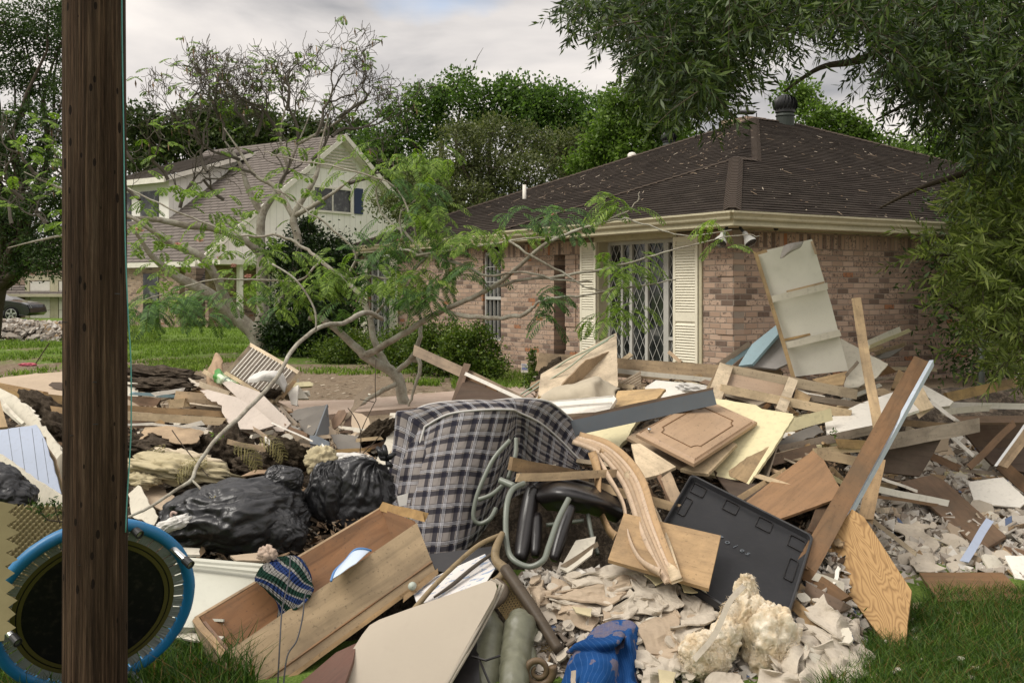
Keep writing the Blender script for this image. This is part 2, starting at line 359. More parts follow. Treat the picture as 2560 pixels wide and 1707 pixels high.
# windows
glass = M('window_glass', 0.08, 0.5); glass.b.inputs['Transmission Weight'].default_value = 0.0
glass.base((0.018, 0.02, 0.02)); glass.b.inputs['Roughness'].default_value = 0.06
gv = glass.coord(); glass.base(glass.ramp(glass.noise(gv, 2.3, 4, 0.6, 0.5), [(0.35, (0.008, 0.009, 0.009)), (0.55, (0.035, 0.038, 0.038)), (0.68, (0.16, 0.16, 0.15))])); glass = glass.m
lead = M('lattice_metal', 0.4, 0.5); lead.base((0.46, 0.46, 0.43)); lead = lead.m
frm = paint('window_frame_grey', (0.46, 0.455, 0.42), 0.45, 0.2, 0.1)
def lattice(win, t0, t1, z0, z1, s, nx_=3, W_=None):
    g = Geo(); w_ = t1 - t0; cw = w_ / nx_; ch = cw * 1.75 * (1 if cw > 0.1 else 1.2); r = 0.0021
    kk = int((z1 - z0) / ch) + nx_ + 2
    for i in range(-nx_ - 1, kk):
        for sg in (1, -1):
            # line t = ta + w*u , z = zb + sg*ch*nx*u
            zb = z0 + i * ch + (0 if sg == 1 else nx_ * ch); 
            u0, u1 = 0.0, 1.0
            dz = sg * ch * nx_
            for lim, ge in ((z0, True), (z1, False)):
                ul = (lim - zb) / dz
                if (dz > 0) == ge: u0 = max(u0, ul)
                else: u1 = min(u1, ul)
            if u1 - u0 < 0.02: continue
            a = Pf(t0 + w_ * u0, s, zb + dz * u0); b = Pf(t0 + w_ * u1, s, zb + dz * u1)
            d = (b - a); n_ = d.cross(D2).normalized() * r * 1.6
            g.box(a - n_, d, n_ * 2, D2 * -0.006)
    g.make('lattice', lead, win)
def shutter(t0, t1, z0, z1, s=-0.03):
    g = Geo(); g.box(Pf(t0, s, z0), D1 * (t1 - t0), D2 * 0.012, UP * (z1 - z0)); fr = 0.055
    for a, b in ((t0, t0 + fr), (t1 - fr, t1)): g.box(Pf(a, s - 0.02, z0), D1 * (b - a), D2 * 0.018, UP * (z1 - z0))
    zm = z0 + (z1 - z0) * 0.45
    for a, b in ((z0, z0 + 0.09), (zm - 0.07, zm + 0.07), (z1 - 0.07, z1)): g.box(Pf(t0 + fr, s - 0.018, a), D1 * (t1 - t0 - 2 * fr), D2 * 0.016, UP * (b - a))
    for (a, b) in ((z0 + 0.1, zm - 0.08), (zm + 0.08, z1 - 0.08)):
        z = a
        while z < b - 0.02:
            g.box(Pf(t0 + fr, s - 0.020, z), D1 * (t1 - t0 - 2 * fr), D2 * 0.018 + UP * 0.028, UP * 0.006 - D2 * 0.002); z += 0.042
    return g.make('shutter', shut, house)
I0 = 0.22
win = None
def window(t0, t1, z0, z1, bars, s=I0, lat=3, low=None, name='lattice_window'):
    g = Geo(); g.box(Pf(t0, s - 0.03, z1 - 0.06), D1 * (t1 - t0), D2 * 0.05, UP * 0.06); g.box(Pf(t0, s - 0.03, z0), D1 * (t1 - t0), D2 * 0.05, UP * 0.06)
    for b in bars: g.box(Pf(b[0], s - 0.04, z0 + 0.061), D1 * (b[1] - b[0]), D2 * 0.05, UP * (z1 - z0 - 0.122))
    wf = g.make('window', frm, house)
    gl = Geo(); gl.box(Pf(t0 + 0.005, s, z0 + 0.03), D1 * (t1 - t0 - 0.01), D2 * 0.01, UP * (z1 - z0 - 0.06)); gl.make('pane', glass, wf)
    return wf
ta, tb = 1.28, 3.19
bars = [(1.28, 1.32), (1.62, 1.74), (2.13, 2.20), (2.53, 2.60), (2.78, 2.83), (3.13, 3.19)]
wf = window(ta, tb, 0.42, 2.56, bars)
for (a, b, z0) in ((1.32, 1.62, 1.02), (1.74, 2.13, 0.48), (2.20, 2.53, 0.48), (2.60, 2.78, 0.48), (2.83, 3.13, 0.48)): lattice(wf, a, b, z0, 2.5, I0 - 0.012, 1 if b - a < 0.25 else 2)
g = Geo(); g.box(Pf(1.32, I0 - 0.05, 0.96), D1 * 0.3, D2 * 0.045, UP * 0.05); g.make('sash_rail', frm, wf)
lattice(wf, 1.32, 1.62, 0.48, 0.96, I0 - 0.012, 2)
g = Geo()
g.box(Pf(3.19, -0.02, 0.2), D1 * 0.02, D2 * 0.28, UP * 2.42); g.box(Pf(1.26, 0.0, 0.2), D1 * 0.02, D2 * 0.25, UP * 2.42); g.box(Pf(1.28, -0.02, 0.36), D1 * 1.91, D2 * 0.26, UP * 0.06); g.box(Pf(1.2, -0.03, 2.56), D1 * 2.1, D2 * 0.28, UP * 0.09)
g.make('window_box', trim, house)
shutter(0.70, 1.25, 0.35, 2.56); shutter(3.23, 3.68, 0.35, 2.56); shutter(12.5, 13.0, 0.5, 2.5); shutter(10.85, 11.25, 0.5, 2.5)
g = Geo(); g.box(Pf(0.63, -0.028, 0.3), D1 * 0.06, D2 * 0.026, UP * 2.3); g.make('shutter_batten', trim, house)
wf = window(6.36, 7.05, 0.75, 2.5, [(6.36, 6.41), (7.0, 7.05), (6.55, 6.565), (6.7, 6.715), (6.85, 6.865)], 0.09)
g = Geo()
for zz_ in (1.9, 2.2): g.box(Pf(6.41, 0.055, zz_), D1 * 0.59, D2 * 0.02, UP * 0.014)
g.box(Pf(6.4, 0.03, 1.56), D1 * 0.61, D2 * 0.05, UP * 0.06); g.make('glazing_bar', frm, wf)
wf = window(11.3, 12.45, 0.5, 2.5, [(11.3, 11.36), (11.66, 11.74), (12.02, 12.1), (12.39, 12.45)], 0.09)
for a, b in ((11.36, 11.66), (11.74, 12.02), (12.1, 12.39)): lattice(wf, a, b, 0.56, 2.44, 0.08, 3)
# roof
PITCH = 0.406; ZE = 2.84; SB = 0.45; TL = 14.17
def Pr(t, s, z=None): return G0 + D1 * t + D2 * s + UP * (ZE if z is None else z)
sh = M('dark_shingles', 0.95, 0.04); tcn = sh.n('TexCoord'); ss = sh.n('SeparateXYZ', {0: tcn.outputs['Object']})
rr = sh.math('DIVIDE', ss.outputs[1], 0.135); row = sh.math('FLOOR', rr); cx = sh.math('ADD', sh.math('DIVIDE', ss.outputs[0], 0.31), sh.math('MULTIPLY', row, 0.37)); ccol = sh.math('FLOOR', cx)
wv = sh.n('TexWhiteNoise', noise_dimensions='2D'); sh.set(wv.inputs['Vector'], sh.n('CombineXYZ', {0: ccol, 1: row}).outputs[0])
gr = sh.noise(sh.coord(), 90, 4, 0.7); big = sh.noise(sh.coord(), 0.6, 5, 0.65)
c = sh.mix(wv.outputs['Value'], (0.017, 0.0135, 0.0115), (0.038, 0.031, 0.026))
c = sh.mix(sh.ramp(big, [(0.4, (0, 0, 0)), (0.75, (0.4,) * 3)]), c, (0.055, 0.044, 0.035)); c = sh.mix(sh.math('MULTIPLY', gr, 0.35), c, (0.07, 0.058, 0.048))
gap_ = sh.math('LESS_THAN', sh.math('FRACT', cx), 0.035); c = sh.mix(sh.math('MULTIPLY', gap_, 0.8), c, (0.008, 0.007, 0.006))
sh.base(c); sh.bump(sh.math('SUBTRACT', gr, gap_), 0.5, 0.008); sh = sh.m
def shingle_plane(g, poly, exp=0.135, lift=0.013):
    """poly: convex 3D polygon whose first edge is the eave; courses as stepped strips"""
    o = poly[0]; X = (poly[1] - poly[0]).normalized(); n_ = None
    for q in poly[2:]:
        n_ = X.cross(q - o)
        if n_.length > 1e-3: break
    n_.normalize()
    if n_.z < 0: n_ = -n_
    Yv = n_.cross(X)
    if (poly[2] - o).dot(Yv) < 0: Yv = -Yv
    P2 = [((p - o).dot(X), (p - o).dot(Yv)) for p in poly]
    ymax = max(p[1] for p in P2)
    def span(y):
        xs_ = []
        for i in range(len(P2)):
            (x0, y0), (x1, y1) = P2[i], P2[(i + 1) % len(P2)]
            if abs(y1 - y0) < 1e-6: continue
            if min(y0, y1) - 1e-6 <= y <= max(y0, y1) + 1e-6: xs_.append(x0 + (x1 - x0) * (y - y0) / (y1 - y0))
        return (min(xs_), max(xs_)) if xs_ else None
    y = 0.0
    while y < ymax - 0.01:
        y1 = min(y + exp, ymax - 0.002); a, b = span(max(y, 0.0005)), span(y1)
        if a and b:
            nseg = max(1, int((a[1] - a[0]) / 0.6))
            for i in range(nseg):
                u0, u1 = i / nseg, (i + 1) / nseg
                def pt(s_, u, yy, l): return o + X * (s_[0] + (s_[1] - s_[0]) * u) + Yv * yy + n_ * l
                l0 = lift + 0.004 * rng.random(); 
                A, B, C, D_ = pt(a, u0, y, l0), pt(a, u1, y, l0), pt(b, u1, y1, 0.0015), pt(b, u0, y1, 0.0015)
                g.add([A, B, C, D_, pt(a, u0, y, -0.01), pt(a, u1, y, -0.01)], [(0, 1, 2, 3), (4, 5, 1, 0)])
        y = y1
    return Matrix(((X.x, Yv.x, n_.x, o.x), (X.y, Yv.y, n_.y, o.y), (X.z, Yv.z, n_.z, o.z), (0, 0, 0, 1)))
hl = TL / 2; pk = Pr(hl, SB + hl, ZE + PITCH * hl); RL = 1.3; pk2 = pk + D2 * RL
wa = Pr(3, 3, ZE + PITCH * 3); back_r = Pr(0, SB + TL + RL); back_l = Pr(TL, SB + TL + RL)
wj = Pr(3, 3 + SB, ZE + PITCH * 3)
planes = [('front_roof_plane', [Pr(0, SB), Pr(TL, SB), pk]), ('side_roof_plane', [Pr(0, 0), back_r, pk2, pk, wa]),
          ('wing_roof_plane', [Pr(0, 0), Pr(6, 0), wa]), ('back_roof_plane', [back_r, back_l, pk2]), ('far_roof_plane', [Pr(TL, SB), back_l, pk2, pk]),
          ('wing_far_roof_plane', [Pr(6, 0), Pr(6, 3.5), Pr(3, 3.5, ZE + PITCH * 3), wa])]
for nm, poly in planes:
    g = Geo(); Wp = shingle_plane(g, poly); g.make(nm, sh, house, Wp)
capm = M('ridge_shingles', 0.9, 0.12); cvx = capm.coord(); capm.base(capm.mix(capm.noise(cvx, 40, 4), (0.045, 0.034, 0.026), (0.078, 0.060, 0.047))); capm = capm.m
def ridgecap(a, b, wd=0.125, name='ridge_cap'):
    g = Geo(); d = (b - a); n_ = int(d.length / 0.14); d.normalize(); side = d.cross(UP).normalized(); up = side.cross(d)
    for i in range(n_):
        p = a + d * (i * 0.14); q = p + d * 0.145
        dr = 0.32
        A = [p - side * wd - up * wd * dr + up * 0.03, p - side * wd * 0.4 + up * 0.035, p + side * wd * 0.4 + up * 0.035, p + side * wd - up * wd * dr + up * 0.03]
        B = [x + d * 0.145 - up * 0.012 for x in A]
        C = [x - up * 0.02 for x in A]
        g.add(A + B + C, [(0, 1, 5, 4), (1, 2, 6, 5), (2, 3, 7, 6), (8, 9, 1, 0), (9, 10, 2, 1), (10, 11, 3, 2)])
    g.make(name, capm, house)
ridgecap(Pr(0.05, 0.05, ZE + 0.02), wa + UP * 0.02); ridgecap(wj + UP * -0.01, pk + UP * 0.02); ridgecap(pk, pk2); ridgecap(Pr(TL - .05, SB + .05, ZE + .02), pk); ridgecap(Pr(5.97, 0.03, ZE + 0.02), wa, 0.07); ridgecap(back_r, pk2); ridgecap(wa, wj)
# soffit, fascia and gutter
g = Geo(); zs = 2.64
g.box(Pr(-0.0, 0.02, zs), D1 * 6.0, D2 * 0.8, UP * 0.02); g.box(Pr(6.0, 0.02 + SB * 0.5, zs), D1 * 8.1, D2 * 0.6, UP * 0.02); g.box(Pr(0.02, 0.8, zs), D1 * 0.75, D2 * 15, UP * 0.02)
g.box(Pr(0.7, 0.66, 2.6), D1 * 13.2, D2 * 0.03, UP * 0.05); g.box(Pr(0.5, 0.7, 2.6), D1 * 0.15, D2 * 15, UP * 0.05)
g.make('soffit', trim, house)
g = Geo(); g.box(Pr(0.02, 0.04, 2.63), D1 * 5.96, D2 * 0.025, UP * 0.2); g.box(Pr(6.02, 0.04 + SB, 2.63), D1 * 8.1, D2 * 0.025, UP * 0.2); g.box(Pr(0.04, 0.07, 2.63), D1 * 0.025, D2 * 15.6, UP * 0.2); g.box(Pr(5.98, 0.06, 2.63), D1 * 0.02, D2 * 0.45, UP * 0.2)
g.make('fascia', trim, house)
def gutter(a, b, outd, name='gutter'):
    prof = [(0.0, 0.0), (0.045, 0.0), (0.06, 0.02), (0.062, 0.045), (0.085, 0.075), (0.105, 0.09), (0.105, 0.118), (0.095, 0.118), (0.09, 0.095), (0.0, 0.07)]
    g = Geo(); n_ = 24
    for i in range(n_ + 1):
        u = i / n_; c0 = a.lerp(b, u) + UP * (0.006 * nz((i * 0.7, a.x, 0)))
        # mitred ends
        ext = (b - a).normalized()
        for q, (o_, h) in enumerate(prof):
            mit = ext * (-o_ if i == 0 else (o_ if i == n_ else 0))
            g.v.append(c0 + outd * o_ + UP * h + mit)
    k = len(prof)
    for i in range(n_):
        for j in range(k - 1): g.f.append((i*k+j, i*k+j+1, (i+1)*k+j+1, (i+1)*k+j))
    g.f.append(tuple(range(k))); g.f.append(tuple(n_*k + j for j in range(k)))
    return g.make(name, trim, house)
gz0 = 2.72
gutter(Pr(0.0, 0.04, gz0), Pr(6.0, 0.04, gz0), -D2); gutter(Pr(6.02, 0.04 + SB, gz0), Pr(TL, 0.04 + SB, gz0), -D2); gutter(Pr(0.04, 0.0, gz0), Pr(0.04, 15.8, gz0), -D1)
# litter on the roof
lit = M('dry_litter', 0.9, 0.1); lit.base(lit.ramp(lit.n('Attribute', attribute_name='rnd').outputs['Fac'], [(0.2, (0.16, 0.11, 0.07)), (0.6, (0.26, 0.20, 0.14)), (0.95, (0.42, 0.36, 0.28))])); lit = lit.m
LV = []
def on_roof(side, t, s):
    h = (t if side else (s - (SB if t > 6 - s else 0))) ; return Pr(t, s, ZE + PITCH * h)
nrm_f = (UP - (-D2) * -PITCH * -1).normalized()
for _ in range(1000):
    side = rng.random() < 0.45
    if side:
        t = rng.random() ** 1.3 * 6.5; s = t * 0.95 + 0.3 + rng.random() * (14 - 2 * t)
        if s > 6 and rng.random() < 0.5: t *= rng.random()
        h = t; e1, e2 = D2, (D1 + UP * PITCH)
    else:
        s = SB + rng.random() ** 1.2 * 6; t = s + rng.random() * (13.5 - 2 * s)
        wing = (s < 3 and t > s and t < 6 - s); h = s if wing else s - SB; e1, e2 = D1, (D2 + UP * PITCH)
    cl = nz((t * 1.3, s * 1.3, 3 if side else 9))
    if cl < -0.12 and rng.random() < 0.6: continue
    p = Pr(t, s, ZE + PITCH * h) + UP * 0.03; a = rng.random() * 6.28; L = rng.choice((0.012, 0.015, 0.02, 0.03, 0.08)); w_ = 0.008 if L > 0.04 else 0.012
    d = (e1 * math.cos(a) + e2 * math.sin(a)) * L; q = (e1 * -math.sin(a) + e2 * math.cos(a)) * w_ * 0.6
    LV += [p - d - q, p + d - q, p + d + q + UP * 0.004, p - d + q + UP * 0.004]
for _ in range(900):   # heap of dead leaves near the far end of the side gutter
    s = 5.5 + abs(rng.gauss(0, 1)) * 2.2; t = 0.03 + rng.random() ** 2 * 0.9
    p = Pr(t, s, ZE + PITCH * t) + UP * (0.03 + 0.05 * rng.random()); a = rng.random() * 6.28; L = 0.03 + 0.08 * rng.random()
    d = (D2 * math.cos(a) + (D1 + UP * PITCH) * math.sin(a) + UP * rng.uniform(-.3, .5)) * L; q = d.cross(UP).normalized() * 0.008
    LV += [p - d - q, p + d - q, p + d + q, p - d + q]
tag(fast('leaf_litter', [tuple(v) for v in LV], 4, lit), 'dry leaves and twigs scattered over the dark shingle roof', 'leaf litter', kind='stuff')
# turbine vents, chimney, pipe
black = M('black_vent_metal', 0.5, 0.4); black.base((0.018, 0.018, 0.018)); black = black.m
vgreen = M('vent_base', 0.6, 0.3); vgreen.base((0.035, 0.042, 0.035)); vgreen = vgreen.m
def turbine(px, py, Y, r, label):
    b = U(px, py, Y); e_ = empty('roof_turbine', b, label, 'roof vent')
    g = Geo(); g.lathe([(r * 0.72, -0.4), (r * 0.72, 0.18), (r * 0.8, 0.2), (r * 0.66, 0.28)], b, n=20); g.make('vent_base', vgreen, e_, smooth=False)
    g = Geo(); n_ = 18
    for i in range(n_):
        rows = []
        for j in range(9):
            u = j / 8; ph = -1.15 + 2.5 * u; rad = r * math.cos(ph) * 1.02; h = 0.26 + r * 0.8 * (math.sin(ph) + 0.9); a = 2 * math.pi * i / n_ + 0.5 * u
            for da, dr in ((0, 1.0), (0.27, 0.86)): rows.append(b + Vector((math.cos(a + da) * rad * dr, math.sin(a + da) * rad * dr, h)))
        g.add(rows, [(2*j, 2*j+1, 2*j+3, 2*j+2) for j in range(8)])
    g.make('turbine_head', black, e_, smooth=True)
    g = Geo(); g.lathe([(r * 0.3, 0.26 + r * 1.5), (r * 0.45, 0.26 + r * 1.45), (0.02, 0.26 + r * 1.56)], b, n=14); g.lathe([(r * 0.8, 0.28), (r * 0.8, 0.26 + r)], b, n=14); g.make('top_plate', black, e_)
turbine(1963, 312, 24.9, 0.29, 'black turbine vent standing on the ridge right of the chimney'); turbine(1672, 384, 27, 0.2, 'smaller turbine vent half hidden by leaves left of the chimney')
ch = empty('brick_chimney', U(1852, 300, 28), 'low brick chimney stack behind the roof ridge', 'chimney')
g = Geo(); b = U(1868, 330, 28.5); g.box(b - D1 * 0 - D2 * 0, D1 * 0.9, D2 * 0.62, UP * 0.40); g.box(b - D1 * 0.05 - D2 * 0.05 + UP * 0.3, D1 * 1.0, D2 * 0.72, UP * 0.12)
g.make('stack', brick, ch, frame(b, -D2, UP) if False else Matrix(((D1.x, D2.x, 0, b.x), (D1.y, D2.y, 0, b.y), (0, 0, 1, b.z), (0, 0, 0, 1))))
g = Geo(); c0 = b + D1 * 0.35 + D2 * 0.3 + UP * 0.42
for q in ((-.2, -.2), (.2, -.2), (.2, .2), (-.2, .2)): g.box(c0 + D1 * q[0] + D2 * q[1], D1 * 0.02, D2 * 0.02, UP * 0.16)
g.lathe([(0.36, 0.16), (0.34, 0.18), (0.02, 0.26)], c0, n=4); g.make('chimney_cap', black, ch)
g = Geo(); b = Pr(9.4, 4.4, ZE + PITCH * 3.95); g.lathe([(0.04, -0.1), (0.04, 0.2), (0.03, 0.2)], U(1311, 486, 22.5), n=10); tag(g.make('vent_pipe', white, smooth=True), 'short pale vent pipe sticking out of the roof slope', 'pipe')
g = Geo(); g.lathe([(0.11, -0.05), (0.11, 0.02), (0.07, 0.06), (0.01, 0.075)], U(1580, 388, 26.6), n=14); tag(g.make('roof_vent', white, smooth=True), 'low white domed vent on the far roof slope', 'roof vent')
# lights under the eave
def flood(px, py, Y, a, label):
    b = U(px, py, Y); e_ = empty('floodlight', b, label, 'floodlight', 'floodlights under the eave corner')
    g = Geo(); g.tube([b + UP * 0.1, b + Vector((0, -0.02, 0.02)), b + Vector((a * 0.05, -0.05, -0.05))], 0.022, 8); g.make('arm', black, e_)
    d = Vector((a * 0.35, -0.5, -0.75)).normalized(); o = b + Vector((a * 0.05, -0.05, -0.05))
    g = Geo(); g.lathe([(0.02, -0.02), (0.035, 0.0), (0.045, 0.07), (0.085, 0.15), (0.09, 0.19)], o, d, 16); g.make('lamp_shade', frm, e_, smooth=True)
    g = Geo(); g.lathe([(0.085, 0.185), (0.05, 0.2), (0.001, 0.205)], o, d, 16); g.make('bulb', glass, e_, smooth=True)
flood(1816, 574, 14.75, -1, 'left one of the two dark floodlights under the eave corner'); flood(1850, 574, 14.75, 1, 'right one of the two dark floodlights under the eave corner')
b = U(1940, 572, 15.2); e_ = empty('motion_sensor', b, 'white round sensor fixed under the eave right of the floodlights', 'sensor')
g = Geo(); g.lathe([(0.055, 0.02), (0.055, 0.1)], b, n=14); g.make('housing', white, e_, smooth=True); g = Geo(); g.lathe([(0.04, 0.02), (0.03, -0.02), (0.001, -0.03)], b, n=12); g.make('lens', black, e_, smooth=True)
# ------------------------------------------------------------------ white house to the left
A0 = Vector((-12.18, 41, 0)); RD = Vector((-0.81, 0.586, 0)); GD = Vector((0.586, 0.81, 0)); zE = 3.07; pt = 0.73
nh = empty('white_house', A0, 'tall white sided gabled house with grey shingle roof behind the bare tree', 'house')
def N(u, v, z): return A0 + GD * u + RD * v + UP * z
sd = M('white_siding', 0.8, 0.2); sx = sd.n('SeparateXYZ', {0: sd.n('TexCoord').outputs['Object']}); fx = sd.math('FRACT', sd.math('DIVIDE', sx.outputs[0], 0.36)); ln = sd.math('LESS_THAN', fx, 0.05)
sb = sd.ramp(sd.noise(sd.coord(), 1.1, 6, 0.7), [(0.3, (0.74, 0.71, 0.65)), (0.7, (0.84, 0.82, 0.77))]); sd.base(sd.mix(sd.math('MULTIPLY', ln, 0.45), sb, (0.2, 0.19, 0.17))); sd = sd.m
fs = M('far_shingles', 0.9, 0.1); fb = fs.n('TexBrick', {'Vector': fs.coord(), 'Color1': (0.15, 0.13, 0.115), 'Color2': (0.20, 0.175, 0.155), 'Mortar': (0.055, 0.048, 0.042), 'Scale': 1.0, 'Mortar Size': 0.03, 'Brick Width': 0.5, 'Row Height': 0.24}); fs.base(fs.mix(fs.noise(fs.coord(), 0.8, 4), fb.outputs['Color'], (0.15, 0.13, 0.115))); fs = fs.m
WG = Matrix(((GD.x, RD.x, 0, A0.x), (GD.y, RD.y, 0, A0.y), (0, 0, 1, 0), (0, 0, 0, 1)))
apex = 7.58; zA = zE + pt * apex
def prismwall(pts, mat, name, th=0.2, v0=0.0):
    g = Geo(); n_ = len(pts); a = [N(u, v0, z) for u, z in pts]; b = [p + RD * th for p in a]; g.add(a + b, [tuple(range(n_)), tuple(reversed(range(n_, 2*n_)))] + [(i, (i+1) % n_, n_ + (i+1) % n_, n_ + i) for i in range(n_)]); return g.make(name, mat, nh, WG)
prismwall([(0.25, 2.85), (14.9, 2.85), (14.9, zE + .1), (apex, zA - 0.12), (0.25, zE + .1)], sd, 'gable_wall')
prismwall([(0.5, -0.2), (14.8, -0.2), (14.8, 2.85), (0.5, 2.85)], brickf, 'brick_wall', 0.2, 0.02)
g = Geo(); Wp = shingle_plane(g, [N(-0.4, -0.45, zE - 0.2), N(-0.4, 9.2, zE - 0.2), N(apex, 9.2, zA + 0.08), N(apex, -0.45, zA + 0.08)], 0.24, 0.014); g.make('left_roof_plane', fs, nh, Wp)
g = Geo(); Wp = shingle_plane(g, [N(15.6, -0.45, zE - 0.2), N(15.6, 9.2, zE - 0.2), N(apex, 9.2, zA + 0.08), N(apex, -0.45, zA + 0.08)], 0.24, 0.03); g.make('right_roof_plane', fs, nh, Wp)
g = Geo()
for s_ in (1, -1):
    a = N(apex - s_ * (apex + 0.4), -0.47, zE - 0.42); b = N(apex, -0.47, zA - 0.16); g.box(a, b - a, RD * 0.06, UP * 0.24)
    a2 = N(apex - s_ * (apex + 0.2), -0.4, zE - 0.38); b2 = N(apex, -0.4, zA - 0.2); g.box(a2, b2 - a2, RD * 0.4, UP * 0.03)
g.box(N(-0.5, -0.45, zE - 0.42), RD * 9.6, GD * 0.08, UP * 0.2); g.make('barge_board', white, nh)
g = Geo()
for i in range(6):
    z = zA - 1.35 + i * 0.14; hw = (zA - 0.2 - z) / pt * 0.72; g.box(N(apex - hw, -0.06, z), GD * 2 * hw, RD * 0.03 + UP * 0.05, UP * 0.03)
g.box(N(apex - 1.2, -0.03, zA - 1.5), GD * 2.4, RD * 0.03, UP * 0.1); g.make('gable_vent', offwhite, nh)
def nwin(u0, u1, z0, z1, v=0.0, bars=1, shutters=False):
    g = Geo(); fw_ = 0.09
    for a, b, c, d in ((u0, u1, z0, z0 + fw_), (u0, u1, z1 - fw_, z1), (u0, u0 + fw_, z0 + fw_, z1 - fw_), (u1 - fw_, u1, z0 + fw_, z1 - fw_)) : g.box(N(a, v - 0.08, c), GD * (b - a), RD * 0.07, UP * (d - c))
    for i in range(bars): 
        c = u0 + (u1 - u0) * (i + 1) / (bars + 1); g.box(N(c - 0.03, v - 0.06, z0 + fw_), GD * 0.06, RD * 0.05, UP * (z1 - z0 - 2 * fw_))
    wf = g.make('window', white, nh); gl = Geo(); gl.box(N(u0 + 0.02, v - 0.03, z0 + 0.02), GD * (u1 - u0 - 0.04), RD * 0.025, UP * (z1 - z0 - 0.04)); gl.make('pane', glass, wf)
navy = paint('navy_shutter', (0.03, 0.045, 0.10), 0.5, 0.1)
r_ = lambda px: None
def u_of(px, v=0.0):
    k_ = (px - 1280) / F; return ((A0.y + RD.y * v) * k_ - A0.x - RD.x * v) / (GD.x - GD.y * k_)
def z_of(px, py, v=0.0):
    u = u_of(px, v); return EYE + (HZ - py) * (A0.y + GD.y * u + RD.y * v) / F
ua, ub = u_of(780), u_of(878); nwin(ua, ub, z_of(830, 533), z_of(830, 468), 0, 1)
g = Geo(); u = u_of(885); g.box(N(u, -0.05, z_of(890, 535)), GD * (u_of(906) - u), RD * 0.045, UP * (z_of(890, 471) - z_of(890, 535))); g.make('shutter', navy, nh)
nwin(u_of(668), u_of(720), 0.9, 2.4, 0.02)
# porch: posts, low wall, door
g = Geo()
for px in (532, 620, 660): 
    u = u_of(px); g.box(N(u, -1.6, 0.1), GD * 0.18, RD * 0.18, UP * 2.7)
g.box(N(-0.4, -1.8, 2.72), GD * 6.5, RD * 1.8, UP * 0.2); g.make('porch', white, nh)
g = Geo(); g.box(N(-0.2, 0.9, -0.1), GD * 0.25, RD * 8, UP * 3.0); g.make('left_wall', brickf, nh, Matrix(((RD.x, GD.x, 0, A0.x), (RD.y, GD.y, 0, A0.y), (0, 0, 1, 0), (0, 0, 0, 1))))
g = Geo()
for v_ in (2.2, 4.4, 6.6): g.box(N(-0.24, v_, 0.4), RD * 1.0, GD * 0.03, UP * 2.0)
g.make('dark_side_window', glass, nh)
# dormer
g = Geo(); dq = [N(2.3, 5.0, 3.8), N(7.3, 5.0, 3.8), N(7.3, 5.0, 8.3), N(2.3, 5.0, 6.7)]; g.add(dq + [p + RD * .2 for p in dq], [(0, 1, 2, 3), (7, 6, 5, 4), (0, 4, 5, 1), (1, 5, 6, 2), (2, 6, 7, 3), (3, 7, 4, 0)]); g.box(N(2.3, 5.2, 3.8), RD * 4, GD * 0.2, UP * 2.9)
g.make('dormer_wall', sd, nh, WG)
g = Geo(); a = [N(1.8, 4.6, 6.62), N(1.8, 9.3, 6.62), N(7.7, 9.3, 8.5), N(7.7, 4.6, 8.5)]; Wp = shingle_plane(g, a, 0.24, 0.03); g.make('dormer_roof', fs, nh, Wp)
g = Geo(); g.box(N(1.8, 4.56, 6.4), N(7.7, 4.56, 8.28) - N(1.8, 4.56, 6.4), RD * 0.08, UP * 0.2); g.box(N(1.75, 4.6, 6.36), RD * 4.7, GD * 0.08, UP * 0.24); g.make('dormer_fascia', white, nh)
g = Geo()
for v_ in (5.7, 7.7): g.box(N(2.26, v_, 4.6), RD * 1.3, GD * 0.03, UP * 1.5)
g.make('dormer_window', glass, nh)
# far garage house
garage = empty('garage_house', U(60, 800, 56), 'tan brick house with two white garage doors at far left', 'house')
g = Geo(); g.box(U(-400, 799, 56), Vector((10.5, 0, 0)), Vector((0, 5, 0)), UP * 2.75); g.box(U(-400, 799, 56) + Vector((10.5, -0.4, 0)), Vector((8.5, 0, 0)), Vector((0, 5, 0)), UP * 2.75)
g.make('wall', brickf, garage, Matrix.Translation(U(-400, 799, 56)))
for i, (x0, x1) in enumerate(((76, 125), (148, 200))):
    g = Geo(); a = U(x0, 799, 55.5); w_ = (x1 - x0) * 55.5 / F
    for k in range(4): g.box(a + UP * (0.5 * k + 0.01 * k), Vector((w_, 0, 0)), Vector((0, -0.03, 0)), UP * 0.49)
    g.make('garage_door', white, garage)
    g = Geo(); g.box(a - Vector((0.25, 0, 0)), Vector((0.22, 0, 0)), Vector((0, -0.05, 0)), UP * 2.2); g.box(a + Vector((w_ + .03, 0, 0)), Vector((0.2, 0, 0)), Vector((0, -0.05, 0)), UP * 2.2); g.box(a + UP * 2.06 + Vector((-.25, 0, 0)), Vector((w_ + .48, 0, 0)), Vector((0, -0.055, 0)), UP * 0.25); g.make('door_frame', trim, garage)
g = Geo(); a = U(-420, 738, 55.2); Wp = shingle_plane(g, [a, a + Vector((21, 0, 0)), a + Vector((19, 5, 3.2)), a + Vector((2, 5, 3.2))], 0.24, 0.03); g.make('roof', fs, garage, Wp)
g = Geo(); g.box(U(-420, 742, 55.15), Vector((21, 0, 0)), Vector((0, -0.1, 0)), UP * 0.15); g.make('gutter', trim, garage)
